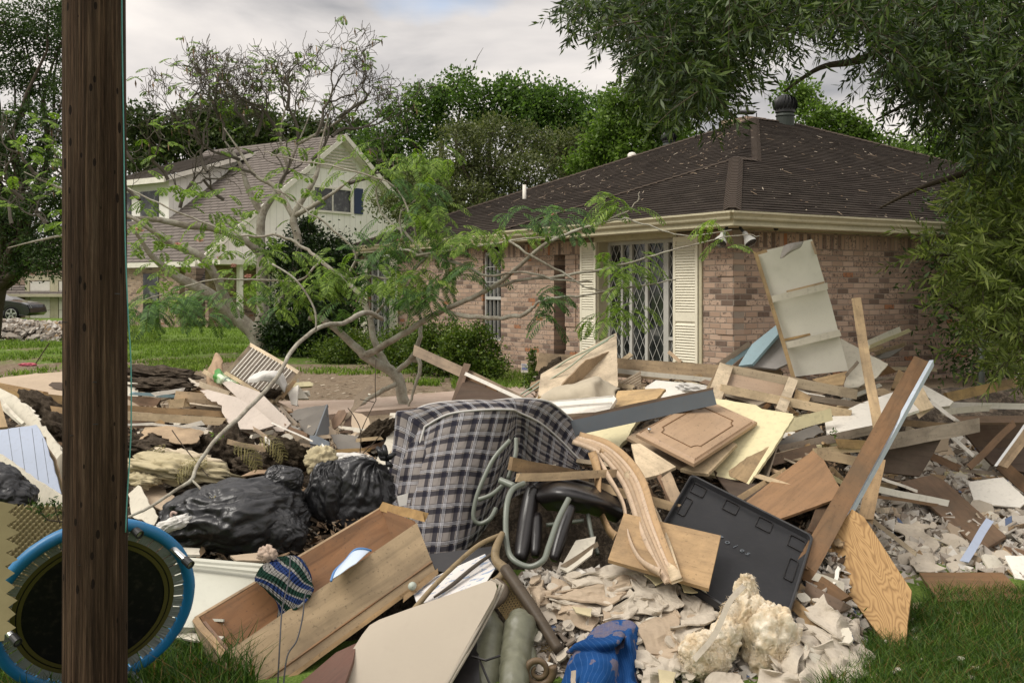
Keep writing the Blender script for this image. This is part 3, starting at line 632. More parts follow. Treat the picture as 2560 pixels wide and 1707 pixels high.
# ------------------------------------------------------------------ vegetation
bark = M('lichened_bark', 0.9, 0.1); bv = bark.coord(scale=(1, 1, 1)); ba = bark.noise(bark.wcoord(), 4.5, 6, 0.75); bb = bark.noise(bark.wcoord((1, 1, 0.35)), 38, 4, 0.7)
bark.base(bark.mix(bark.math('MULTIPLY', bb, 0.6), bark.ramp(ba, [(0.34, (0.20, 0.17, 0.135)), (0.48, (0.38, 0.35, 0.285)), (0.62, (0.52, 0.51, 0.43))]), (0.16, 0.135, 0.10))); bark.bump(bb, 0.6, 0.02); bark = bark.m
dbark = M('dark_bark', 0.9, 0.1); dbark.base(dbark.mix(dbark.noise(dbark.wcoord(), 20, 4), (0.035, 0.028, 0.02), (0.10, 0.08, 0.06))); dbark = dbark.m
twigm = M('dead_twig_bark', 0.9, 0.1); twigm.base(twigm.mix(twigm.noise(twigm.wcoord(), 3, 3), (0.035, 0.028, 0.022), (0.17, 0.155, 0.125))); twigm = twigm.m
podm = M('dry_seed_pods', 0.8, 0.2); podm.base(podm.ramp(podm.n('Attribute', attribute_name='rnd').outputs['Fac'], [(0.2, (0.10, 0.06, 0.03)), (0.8, (0.42, 0.28, 0.17))])); podm = podm.m
def unit(n):
    v = nr.normal(size=(n, 3)); return v / np.linalg.norm(v, axis=1, keepdims=True)
def leafquads(P, D, L, Wd, N_=None):
    """rhombic leaves at P along D, length L, width Wd"""
    n = len(P); r = unit(n) if N_ is None else N_
    S = np.cross(D, r); S /= (np.linalg.norm(S, axis=1, keepdims=True) + 1e-9)
    L = np.broadcast_to(np.asarray(L, float).reshape(-1, 1), (n, 1)); Wd = np.broadcast_to(np.asarray(Wd, float).reshape(-1, 1), (n, 1))
    return np.stack([P, P + D * L * 0.45 + S * Wd * 0.5, P + D * L, P + D * L * 0.45 - S * Wd * 0.5], 1).reshape(-1, 3)
def clump_leaves(c, rad, n, L, Wd, nsub=26, sub=0.26, droop=0.0, hang=0.0):
    c = np.array(c); rad = np.array(rad); per = max(1, n // nsub)
    sc_ = unit(nsub) * (0.55 + 0.5 * nr.rand(nsub, 1)); sc_[:, 2] = sc_[:, 2] * 0.9
    out_ = []
    for s_ in sc_:
        k = int(per * (0.5 + nr.rand())); p = s_ + nr.normal(size=(k, 3)) * sub * (0.6 + 0.7 * nr.rand()); P = c + p * rad
        D = unit(k) + p / (np.linalg.norm(p, axis=1, keepdims=True) + 1e-6) * 0.5; D[:, 2] -= droop; D /= np.linalg.norm(D, axis=1, keepdims=True)
        out_.append(leafquads(P, D, L * (0.6 + 0.8 * nr.rand(k)), Wd * (0.7 + 0.6 * nr.rand(k))))
    return np.concatenate(out_)
def wob(a, b, n=6, amp=0.1, sd_=0):
    a, b = Vector(a), Vector(b); L = (b - a).length; pts = []
    for i in range(n + 1):
        u = i / n; p = a.lerp(b, u); k = math.sin(math.pi * u) if n > 1 else 0
        pts.append(p + Vector((nz((u * 3, sd_, 1)), nz((u * 3, sd_, 5)), nz((u * 3, sd_, 9)) * 0.6)) * amp * L * (0.3 + k))
    return pts
def tree(name, label, base, clumps, nleaf, L, Wd, mat, group=None, trunk_r=0.3, fork=0.45, nsub=26, cat='tree', tb=dbark, sub=0.26, droop=0.0, extra=0):
    t = empty(name, base, label, cat, group)
    cs = [U(px, py, Y) for px, py, Y, rx, rz in clumps]; cm_ = sum(cs, Vector()) / len(cs)
    top = Vector(base).lerp(Vector((cm_.x, cm_.y, cm_.z)), fork)
    g = Geo(); tp = wob(base, top, 6, 0.04, base[0]); g.tube(tp, [trunk_r * (1.25 - 0.6 * i / 6) for i in range(7)], 10)
    for i, c in enumerate(cs):
        g.tube(wob(tp[-1] if i % 2 else tp[-2], c, 7, 0.12, i * 3.1), [trunk_r * 0.5 * (1 - 0.85 * j / 7) for j in range(8)], 6)
        for q in range(5 + extra):
            e_ = c + Vector((nr.normal() * clumps[i][3], nr.normal() * clumps[i][3] * 0.7, nr.normal() * clumps[i][4])) * 0.7; g.tube(wob(c, e_, 4, 0.2, i + q), [trunk_r * 0.1, trunk_r * .08, trunk_r * .06, trunk_r * .04, trunk_r * .02], 4)
    g.make('trunk', tb, t, smooth=True)
    tot = sum(c[3] * c[4] for c in clumps); LV = []
    for c, (px, py, Y, rx, rz) in zip(cs, clumps):
        LV.append(clump_leaves(c, (rx, rx * 0.85, rz), int(nleaf * rx * rz / tot), L, Wd, nsub, sub, droop))
    fast('foliage', np.concatenate(LV), 4, mat, t); return t
def clumps_in(pts, Y, r, jit=0.5):
    """pts in photo pixels -> clump list with metric radii"""
    return [(px, py, Y + rng.uniform(-jit, jit) * 2, r * Y / F * rng.uniform(0.8, 1.2), r * Y / F * rng.uniform(0.6, 0.95)) for px, py in pts]
oakm = leafmat('oak_leaves', (0.085, 0.155, 0.036), (0.17, 0.26, 0.065), 0.45); olive = leafmat('olive_leaves', (0.095, 0.115, 0.045), (0.18, 0.195, 0.085), 0.35)
lightm = leafmat('light_leaves', (0.10, 0.17, 0.03), (0.20, 0.29, 0.065), 0.45); darkm = leafmat('dark_leaves', (0.036, 0.068, 0.018), (0.08, 0.125, 0.035), 0.3)
pinem = leafmat('cedar_needles', (0.045, 0.075, 0.018), (0.10, 0.13, 0.04), 0.25)
# background trees behind the brick house
tree('oak_tree', 'broad green oak with see-through crown behind the house, middle of the skyline', U(1180, 790, 52), clumps_in([(1010, 290), (1070, 250), (1140, 225), (1210, 250), (1280, 225), (1330, 270), (1090, 320), (1200, 310), (1010, 360), (1060, 420), (940, 370), (965, 430), (1290, 300)], 52, 56), 17000, 0.20, 0.12, oakm, trunk_r=0.45, nsub=40)
tree('oak_tree', 'lower rounded oak filling the skyline right of the broad see-through oak', U(1450, 790, 50), clumps_in([(1400, 255), (1460, 275), (1500, 300), (1370, 330), (1450, 350), (1520, 370), (1400, 400), (1340, 270)], 50, 58), 12500, 0.20, 0.12, oakm, trunk_r=0.4, nsub=40)
tree('bushy_tree', 'dull olive bushy tree in front of the skyline oaks above the roof end', U(1230, 800, 40), clumps_in([(1150, 360), (1230, 330), (1310, 360), (1400, 370), (1130, 430), (1220, 420), (1320, 430), (1420, 430), (1080, 490), (1180, 500), (1280, 490), (1060, 440), (1450, 390), (1010, 520)], 40, 62), 27000, 0.14, 0.07, olive, trunk_r=0.3, nsub=55)
tree('light_green_tree', 'pale green tree rising behind the left roof slope beside the olive bushy tree', U(1600, 800, 38), clumps_in([(1560, 250), (1620, 230), (1540, 310), (1610, 300), (1680, 290), (1510, 370), (1570, 370), (1640, 350), (1480, 410), (1700, 350), (1640, 420), (1560, 430)], 38, 52), 20000, 0.15, 0.09, lightm, trunk_r=0.25, nsub=45)
tree('light_green_tree', 'thin pale green tree behind the roof ridge right of the turbine vent', U(2080, 800, 40), clumps_in([(2030, 290), (2090, 310), (2150, 330), (2210, 360), (2270, 400), (2110, 370), (2030, 350), (2200, 420), (1990, 240)], 40, 46), 13000, 0.15, 0.09, lightm, trunk_r=0.22, nsub=40)
tree('light_green_tree', 'yellow green tree seen through the gap at the far right above the roof', U(2420, 800, 36), clumps_in([(2330, 360), (2380, 400), (2440, 420), (2480, 350), (2530, 420), (2300, 430)], 36, 52), 9000, 0.15, 0.09, lightm, trunk_r=0.22, nsub=35)
tree('cedar_tree', 'dark round-topped cedar behind the white house', U(560, 790, 66), clumps_in([(420, 330), (480, 300), (550, 290), (620, 310), (380, 370), (460, 370), (540, 360), (620, 370), (690, 350), (740, 330), (340, 300), (800, 350), (350, 400), (880, 340)], 66, 60), 22000, 0.34, 0.14, pinem, trunk_r=0.4, nsub=50)
tree('oak_tree', 'dark tree crown between the white house gable and the brick roof', U(985, 790, 60), clumps_in([(960, 470), (1000, 500), (930, 400), (1040, 470), (980, 430), (900, 380), (1060, 530)], 60, 50), 11000, 0.26, 0.15, darkm, trunk_r=0.35, nsub=40)
tree('oak_tree', 'tall dark oak at the left edge behind the pole', Vector((-15.0, 30.2, 0.2)), clumps_in([(10, 60), (60, 100), (110, 30), (150, 120), (30, 180), (100, 210), (160, 230), (60, 290), (130, 320), (0, 330), (40, 400), (110, 420), (20, 500), (90, 520), (150, 480), (40, 580), (110, 600), (0, 660), (60, 650), (130, 655), (-60, 200), (-60, 400), (-50, 560), (180, 60), (170, 560), (200, 640)], 29, 58), 40000, 0.10, 0.045, darkm, trunk_r=0.26, nsub=60, fork=0.35)
# distant wood that closes the view at ground level
LV = []
for i in range(60):
    x = -75 + i * 3.2; y = 80 + rng.uniform(-6, 6)
    LV.append(clump_leaves((x, y, 3.0 + rng.uniform(-1, 1.5)), (3.4, 2.5, 4.2), 420, 0.5, 0.3, 18, 0.3))
tag(fast('distant_wood', np.concatenate(LV), 4, darkm), 'dark wood closing the view far behind the houses', 'wood', kind='stuff')
# ---- willow oak with hanging sprays, upper right
def sprays(centers, n, L, Wd, nl=22, slen=0.42, droop=0.7, spread=0.10, twig=None, yj=0.5, bend=0.5, ls=0.5):
    LV = []
    for _ in range(n):
        c = centers[rng.randrange(len(centers))]; Y = c[2] + rng.gauss(0, yj)
        p = np.array(U(c[0] + rng.gauss(0, c[3]), c[1] + rng.gauss(0, c[4]), Y))
        d = nr.normal(size=3); d[2] = d[2] * 0.4 - droop; d /= np.linalg.norm(d); P = []; D = []
        q = p.copy(); step = slen / nl
        for k in range(nl):
            q = q + d * step; d = d + np.array([0, 0, -bend / nl]) + nr.normal(size=3) * 0.06; d /= np.linalg.norm(d)
            P.append(q.copy()); s = nr.normal(size=3); s -= d * s.dot(d); s /= np.linalg.norm(s) + 1e-9; e_ = d * 0.75 + s * 0.8; D.append(e_ / np.linalg.norm(e_))
        if twig is not None and rng.random() < 0.5: twig.tube([p, p + (q - p) * 0.5 + np.array([0, 0, 0.02]), q], [0.004, 0.003, 0.0015], 3, False)
        P = np.array(P); D = np.array(D); k = len(P); LV.append(leafquads(P, D, L * (0.6 + 0.7 * nr.rand(k)), Wd * (0.8 + 0.4 * nr.rand(k))))
    return np.concatenate(LV)
wom = leafmat('willow_oak_leaves', (0.034, 0.060, 0.016), (0.105, 0.145, 0.042), 0.3, 0.4)
wo = empty('willow_oak', (9.5, 9.5, 0.2), 'dark willow oak whose drooping branches hang over the roof at upper right', 'tree')
tw = Geo()
def blob(px, py, sx_, sy_, Y, wgt=1): return [(px, py, Y, sx_, sy_)] * wgt
cent = []
for (px, py, s_, w_) in [(1560, 20, 34, 3), (1640, 60, 45, 4), (1740, 50, 50, 5), (1850, 50, 50, 5), (1960, 40, 50, 4), (2070, 30, 50, 4), (1650, 140, 40, 3), (1730, 150, 45, 4), (1830, 140, 45, 4), (1720, 240, 36, 4), (1780, 250, 30, 2), (1690, 200, 30, 2), (1930, 120, 40, 3), (1960, 170, 28, 2), (1860, 200, 40, 2), (2180, 50, 50, 5), (2290, 60, 50, 5), (2400, 60, 55, 6), (2510, 60, 55, 6), (2200, 150, 40, 3), (2290, 170, 50, 5), (2400, 180, 55, 6), (2520, 190, 55, 6), (2310, 260, 45, 4), (2420, 290, 55, 6), (2530, 300, 50, 6), (2250, 230, 30, 2), (2350, 330, 35, 2), (2480, 370, 45, 5), (2560, 400, 45, 5), (2100, 100, 35, 2), (1480, 80, 10, 1), (1450, 75, 10, 1), (1520, 95, 18, 1), (1590, 130, 25, 1), (2160, 110, 40, 2), (1740, 300, 22, 1), (2600, 200, 50, 5), (2620, 60, 50, 4), (1680, 230, 30, 3), (1740, 250, 32, 4), (1790, 225, 30, 3), (1730, 300, 20, 1), (1640, 180, 34, 2), (1600, 120, 30, 2)]:
    cent += [(px, py - 78 - (45 if 1800 < px < 2180 else 0), 8.2 + (1 if px > 2250 else 0) * 0.6, s_ * .85, s_ * 0.6)] * w_
fast('foliage', sprays(cent, 2700, 0.088, 0.017, 22, 0.40, 0.6, twig=tw, yj=0.75), 4, wom, wo)
limb = [((2900, 500, 9.5), (2600, 250, 9), (2380, 120, 8.6), (2150, 40, 8.3), (1900, 10, 8.2), (1650, 20, 8.0), (1500, 70, 8.0)), ((2700, 420, 9.2), (2500, 260, 8.8), (2330, 240, 8.6), (2190, 300, 8.5)), ((2300, 90, 8.5), (2150, 150, 8.4), (2050, 170, 8.4), (1960, 230, 8.3)), ((1900, 10, 8.2), (1800, 130, 8.1), (1740, 260, 8.1)), ((2600, 260, 9), (2480, 400, 9), (2300, 470, 9.3), (2200, 520, 9.6)), ((2700, 120, 9), (2500, 30, 8.6), (2300, -30, 8.5))]
for l_ in limb:
    pp = spline(l_, 6); k = len(pp); tw.tube([U(*p) for p in pp], [0.045 * (1 - 0.85 * i / k) for i in range(k)], 6)
tw.make('branches', dbark, wo, smooth=True)
# ---- yellow green shrub tree at right
wm2 = leafmat('narrow_bright_leaves', (0.15, 0.195, 0.055), (0.33, 0.38, 0.13), 0.5, 0.4)
sh_t = empty('narrow_leaved_tree', (5.2, 9.4, 0.15), 'bright narrow leaved tree leaning in from the right edge beside the brick side wall', 'tree')
tw = Geo(); cent = []
for (px, py, s_, w_) in [(2510, 430, 40, 5), (2450, 480, 40, 4), (2540, 520, 40, 5), (2430, 540, 40, 4), (2500, 600, 45, 6), (2560, 640, 40, 5), (2420, 640, 42, 4), (2360, 680, 40, 3), (2480, 700, 45, 5), (2550, 740, 40, 5), (2420, 740, 38, 3), (2500, 800, 40, 4), (2440, 810, 36, 2), (2560, 840, 40, 3), (2480, 880, 36, 2), (2330, 640, 30, 1), (2380, 790, 28, 1), (2540, 920, 36, 2), (2600, 600, 50, 6), (2420, 880, 30, 1), (2290, 660, 14, 1), (2480, 960, 30, 1)]:
    cent += [(px + 35, py - 30, 9.0, s_ * 0.65, s_ * 0.65)] * w_
fast('foliage', sprays(cent, 820, 0.10, 0.019, 20, 0.34, 0.0, twig=tw, yj=0.5, bend=0.35), 4, wm2, sh_t)
for l_ in [((2640, 1060, 9.4), (2560, 860, 9.2), (2480, 700, 9.1), (2380, 640, 9.0), (2290, 650, 8.9)), ((2640, 1060, 9.4), (2600, 700, 9.1), (2530, 500, 9.0)), ((2560, 860, 9.2), (2440, 800, 9.1), (2370, 760, 9.0))]:
    pp = spline(l_, 6); k = len(pp); tw.tube([U(*p) for p in pp], [0.035 * (1 - 0.85 * i / k) for i in range(k)], 6)
g0 = U(2640, 1060, 9.4); tw.tube([Vector((g0.x, g0.y, 0)), g0], [0.05, 0.035], 8); tw.make('branches', dbark, sh_t, smooth=True)
# dark hedge mass behind it, along the side wall
tree('evergreen_bush', 'dark evergreen bush in the shade at the far end of the brick side wall', Vector((8.2, 16.5, 0.2)), [(2470, 700, 16.5, 1.0, 1.2), (2560, 620, 17, 1.2, 1.4), (2520, 850, 16, 1.0, 0.9), (2600, 780, 16, 1.2, 1.3), (2560, 480, 17, 1.2, 1.2), (2480, 560, 17.5, 0.9, 0.9)], 16000, 0.10, 0.04, darkm, cat='bush', trunk_r=0.08, nsub=60)
# ---- shrubs in front of the brick house
def bush(label, spots, n, mat, L=0.05, Wd=0.035, name='boxwood_shrub', group='clipped shrubs along the house front'):
    Y = spots[0][2]; b = U(spots[0][0], HZ + (EYE - 0.28) * F / Y, Y); return tree(name, label, b, spots, n, L, Wd, mat, group, 0.035, nsub=70, cat='shrub', sub=0.2, extra=4)
boxm = leafmat('boxwood_leaves', (0.060, 0.105, 0.014), (0.15, 0.21, 0.035), 0.35, 0.4); shrd = leafmat('laurel_leaves', (0.018, 0.038, 0.010), (0.045, 0.08, 0.02), 0.2, 0.35)
bush('sparse leggy box shrub, nearest to the yard sign', [(1190, 880, 17.3, 0.42, 0.45), (1215, 925, 17.1, 0.35, 0.3), (1150, 865, 17.4, 0.38, 0.35)], 9000, boxm)
bush('bright green box shrub left of the leggy shrub by the yard sign', [(1100, 860, 18.4, 0.45, 0.42), (1120, 905, 18.2, 0.42, 0.3), (1065, 880, 18.5, 0.4, 0.38)], 9000, boxm)
bush('rounded green shrub in the middle of the row under the lattice window', [(1000, 870, 19.8, 0.46, 0.42), (1020, 900, 19.6, 0.45, 0.3), (965, 890, 20, 0.42, 0.34)], 8000, boxm)
bush('shadowed green shrub at the left end of the row by the dark laurel', [(900, 870, 21.3, 0.5, 0.42), (870, 880, 21.2, 0.5, 0.36), (830, 880, 21.5, 0.45, 0.3)], 8000, boxm)
tree('laurel_bush', 'tall dark glossy laurel between the white house and the brick house', U(770, 878, 23.5), [(760, 800, 23.5, 0.75, 0.62), (720, 830, 23.3, 0.5, 0.42), (830, 790, 23.5, 0.62, 0.7), (770, 700, 23.8, 0.62, 0.62), (720, 640, 24, 0.42, 0.42), (820, 640, 24, 0.5, 0.5), (760, 580, 24.2, 0.32, 0.36), (845, 700, 24, 0.5, 0.6), (700, 840, 23.2, 0.35, 0.3)], 30000, 0.085, 0.045, shrd, cat='bush', trunk_r=0.07, nsub=60)
tree('small_shrub', 'small leafy sapling growing beside the yard sign', U(1340, 985, 14.9), [(1340, 950, 15.0, 0.16, 0.2), (1338, 905, 15.0, 0.1, 0.18), (1352, 985, 14.9, 0.16, 0.12)], 1500, 0.05, 0.03, boxm, cat='shrub', trunk_r=0.02, nsub=20)
# ---- mimosa trees
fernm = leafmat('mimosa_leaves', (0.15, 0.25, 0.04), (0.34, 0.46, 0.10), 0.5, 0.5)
fernd = leafmat('mimosa_leaves_shaded', (0.085, 0.17, 0.055), (0.17, 0.29, 0.085), 0.5, 0.5)  # darker copy of the mimosa leaf colour, painting shade into part of the crown
def frond(P, d, L, out_, stems=None, npin=10, pl=0.10, pw=0.016, droop=0.5, face=None):
    """a bipinnate leaf: a drooping rachis carrying comb-like pinnae"""
    P = np.array(P, float); d = np.array(d, float); d /= np.linalg.norm(d)
    upv = np.array([0, -0.35, 1.0]) if face is None else np.array(face, float)
    pts = [P.copy()]
    for i in range(npin):
        d = d + np.array([0, 0, -droop / npin]); d /= np.linalg.norm(d); q = pts[-1] + d * L / npin; pts.append(q)
        s = np.cross(d, upv); s /= np.linalg.norm(s) + 1e-9; nn = np.cross(s, d)
        k = math.sin(math.pi * (0.12 + 0.80 * (i + 0.5) / npin)) ** 0.7
        for sg in (1, -1):
            e_ = s * sg * 0.85 + d * 0.55 - nn * 0.12 + nr.normal(size=3) * 0.04; e_ /= np.linalg.norm(e_); l_ = pl * k; m_ = np.cross(e_, nn); m_ /= np.linalg.norm(m_) + 1e-9
            mid = q + e_ * l_ * 0.5; tip = q + e_ * l_ - nn * l_ * 0.18
            wdt = m_ * pw * 0.5
            out_.append(np.array([q, mid + wdt, tip, mid - wdt])); 
            # serrations: small leaflets standing off the pinna
            for f in (0.35, 0.6, 0.82):
                b_ = q + (tip - q) * f
                for s2 in (1, -1):
                    t2 = b_ + m_ * s2 * pw * 0.95 + e_ * pw * 0.5; out_.append(np.array([b_ - e_ * pw * 0.35, b_ + m_ * s2 * pw * 0.4 - e_ * pw * 0.1, t2, b_ + e_ * pw * 0.35]))
    if stems is not None: stems.tube(pts[::3] + [pts[-1]], [0.004] + [0.003] * (len(pts[::3])), 3, False)
def bare(g, p, d, L, r, depth, tips, curl=0.55, up=0.12, nb=3, out_=None):
    r = max(r, .0075); p = Vector(p); d = Vector(d).normalized(); pts = [p.copy()]; rad = [r]; n_ = 4
    for i in range(n_):
        d = (d + Vector((rng.gauss(0, 1), rng.gauss(0, 1), rng.gauss(0, 1))) * curl * 0.4 + Vector((0, 0, up))).normalized(); p = p + d * L / n_; pts.append(p.copy()); rad.append(max(.0065, r * (1 - 0.34 * (i + 1) / n_)))
    g.tube(pts, rad, 5 if r > 0.02 else 4 if r > .008 else 3, False)
    if depth == 0: tips.append((p.copy(), d.copy())); return
    for k in range(nb if depth > 1 else 2 + (rng.random() < .5)):
        q = pts[rng.choice((2, 3, 4))] if k else pts[-1]
        nd = (d + Vector((rng.gauss(0, 1), rng.gauss(0, 1), rng.gauss(0, 0.8))) * 0.75).normalized()
        bare(g, q, nd, L * rng.uniform(0.62, 0.88), rad[-1] * 0.8, depth - 1, tips, curl, up, nb)
m1 = empty('mimosa_tree', onground(640, 878), 'lichen covered many stemmed mimosa with bare curling twigs on the lawn', 'tree')
tk = Geo(); wd = Geo(); tips = []
stems_ = [[(650, 885, 24, .26), (640, 840, 24, .22), (600, 800, 24, .20), (520, 735, 23.8, .18), (440, 690, 23.6, .13), (380, 640, 23.4, .1), (345, 590, 23.2, .07), (320, 560, 23, .05)],
 [(640, 840, 24, .20), (655, 790, 24, .17), (655, 700, 24.1, .16), (652, 620, 24.2, .14), (655, 540, 24.3, .12), (690, 480, 24.4, .09), (720, 420, 24.5, .07), (745, 360, 24.5, .05), (790, 250, 24.6, .03)],
 [(650, 860, 24, .2), (690, 780, 23.9, .16), (735, 690, 23.8, .13), (745, 600, 23.8, .12), (735, 540, 23.8, .10), (790, 440, 23.8, .08), (800, 370, 23.9, .05), (830, 260, 24, .03)],
 [(600, 800, 24, .15), (560, 740, 23.8, .14), (545, 700, 23.6, .13), (500, 640, 23.4, .12), (430, 610, 23.2, .11), (380, 575, 23.0, .1), (330, 545, 22.9, .08), (280, 540, 22.8, .06)],
 [(655, 640, 24.2, .12), (610, 600, 24, .11), (530, 570, 23.8, .11), (470, 565, 23.6, .10), (400, 550, 23.4, .09), (340, 545, 23.2, .07), (300, 540, 23, .05), (200, 500, 22.8, .04)],
 [(735, 545, 23.8, .08), (690, 470, 24, .07), (640, 440, 24, .05), (600, 380, 24, .04), (560, 320, 24, .03)],
 [(735, 540, 23.8, .08), (790, 510, 23.6, .06), (850, 470, 23.5, .04), (900, 430, 23.4, .02)],
 [(655, 540, 24.3, .09), (620, 470, 24.4, .08), (600, 410, 24.5, .06), (560, 350, 24.6, .04)],
 [(330, 545, 23, .06), (250, 500, 22.8, .05), (150, 470, 22.6, .035), (60, 430, 22.5, .02)], [(300, 560, 23, .05), (200, 580, 22.8, .04), (100, 600, 22.6, .03), (20, 620, 22.5, .02)],
 [(720, 420, 24.5, .05), (700, 340, 24.6, .035), (720, 250, 24.7, .025)], [(745, 360, 24.5, .05), (850, 300, 24.5, .03), (900, 240, 24.5, .02)]]
for st in stems_:
    pp = spline(st, 5); tk.tube([U(p[0] + 2.5 * nz((i, st[0][0], 0)) * 2, p[1], p[2]) for i, p in enumerate(pp)], [max(.012, p[3] * 0.82 * (1 - .8 * (i / len(pp)) ** 4)) for i, p in enumerate(pp)], 8)
for (px, py, Y, dx, dz, L, dp) in [(600, 400, 24.5, -.5, .8, 1.0, 5), (560, 340, 24.5, -.4, .9, .95, 5), (640, 330, 24.6, 0, 1, 1.0, 5), (700, 330, 24.6, -.1, 1, 1.0, 5), (745, 350, 24.5, .1, 1, 1.0, 5), (790, 330, 24, .2, 1, 1.0, 5), (830, 330, 24, .5, .8, 1.0, 5), (780, 400, 24, .5, .6, .9, 5), (500, 350, 24, -.5, .7, .9, 5), (850, 280, 24.3, .7, .6, .8, 4), (330, 400, 23, -.3, .9, .9, 4), (300, 380, 23, .1, 1, .9, 4), (420, 450, 23.3, -.3, .7, .9, 4), (350, 500, 23.2, -.2, .7, .9, 4), (200, 480, 22.7, -.4, .5, .9, 4), (100, 440, 22.5, -.4, .4, .8, 4), (60, 500, 22.5, -.3, .3, .8, 4), (120, 560, 22.6, -.5, .1, .8, 4), (30, 560, 22.5, -.2, .2, .8, 4), (520, 430, 23.6, -.5, .4, .9, 4), (640, 440, 24, -.4, .4, .8, 4), (870, 460, 23.5, .6, .2, .8, 3), (700, 470, 24, .2, .7, .8, 4), (620, 300, 24.6, -.6, .6, 1.0, 5), (720, 260, 24.6, .1, 1, .85, 4), (450, 520, 23.4, .2, .7, .8, 4), (560, 500, 23.8, -.3, .6, .8, 4)]:
    bare(wd, U(px, py + (12 if py < 400 else 0), Y), (dx * 1.4, rng.uniform(-.3, .3), dz), L * (.88 if py < 400 else .8), 0.045, dp if py < 400 else min(dp, 3), tips, .65, .09)
tk.make('trunk', bark, m1, smooth=True); wd.make('twigs', twigm, m1)
FV = []; rng.shuffle(tips)
for p, d in tips[:int(len(tips) * 0.10)]:
    hgt = p.z
    for _ in range(1 if hgt > 6 else 2): frond(p, (d.x + rng.gauss(0, .5), d.y + rng.gauss(0, .5), 0.15), rng.uniform(0.2, 0.32), FV, None, 7, 0.11, 0.03, 0.8)
m1f = FV
for (px, py, Y, n_, s_) in [(430, 460, 22, 16, 40), (480, 480, 22, 10, 30), (690, 470, 22.5, 8, 30), (590, 540, 22, 26, 45), (350, 600, 21.5, 16, 40), (430, 640, 21.5, 12, 35), (660, 620, 22, 12, 30), (740, 420, 22.5, 6, 35), (400, 690, 21, 10, 30), (620, 700, 21, 12, 40), (330, 520, 22, 10, 30), (100, 460, 21, 14, 50), (60, 400, 21, 10, 40), (120, 340, 21.5, 8, 30), (150, 560, 21, 10, 30), (540, 620, 21, 16, 40), (780, 490, 22, 10, 25), (790, 360, 22.5, 7, 30), (720, 350, 22.5, 6, 30)]:
    for _ in range(n_): frond(U(px + rng.gauss(0, s_), py + rng.gauss(0, s_ * .7), Y + rng.gauss(0, .6)), (rng.gauss(0, 1), rng.gauss(0, 1), rng.uniform(-.1, .5)), rng.uniform(.26, .40), FV, None, 9, 0.13, 0.028, 1.0)
fast('foliage', np.concatenate(FV), 4, fernm, m1)
PV = []
for p, d in tips[:150]:
    a = np.array(p); PV.append(leafquads(a[None] + nr.normal(size=(1, 3)) * .05, np.array([[0.1, 0, -1.0]]), 0.2, 0.045)[0:4])
fast('seed_pods', np.concatenate(PV), 4, podm, m1)
m2 = empty('mimosa_tree', onground(1018, 1035), 'nearer mimosa with long pale branches and feathery leaves across the house front', 'tree')
tk = Geo()
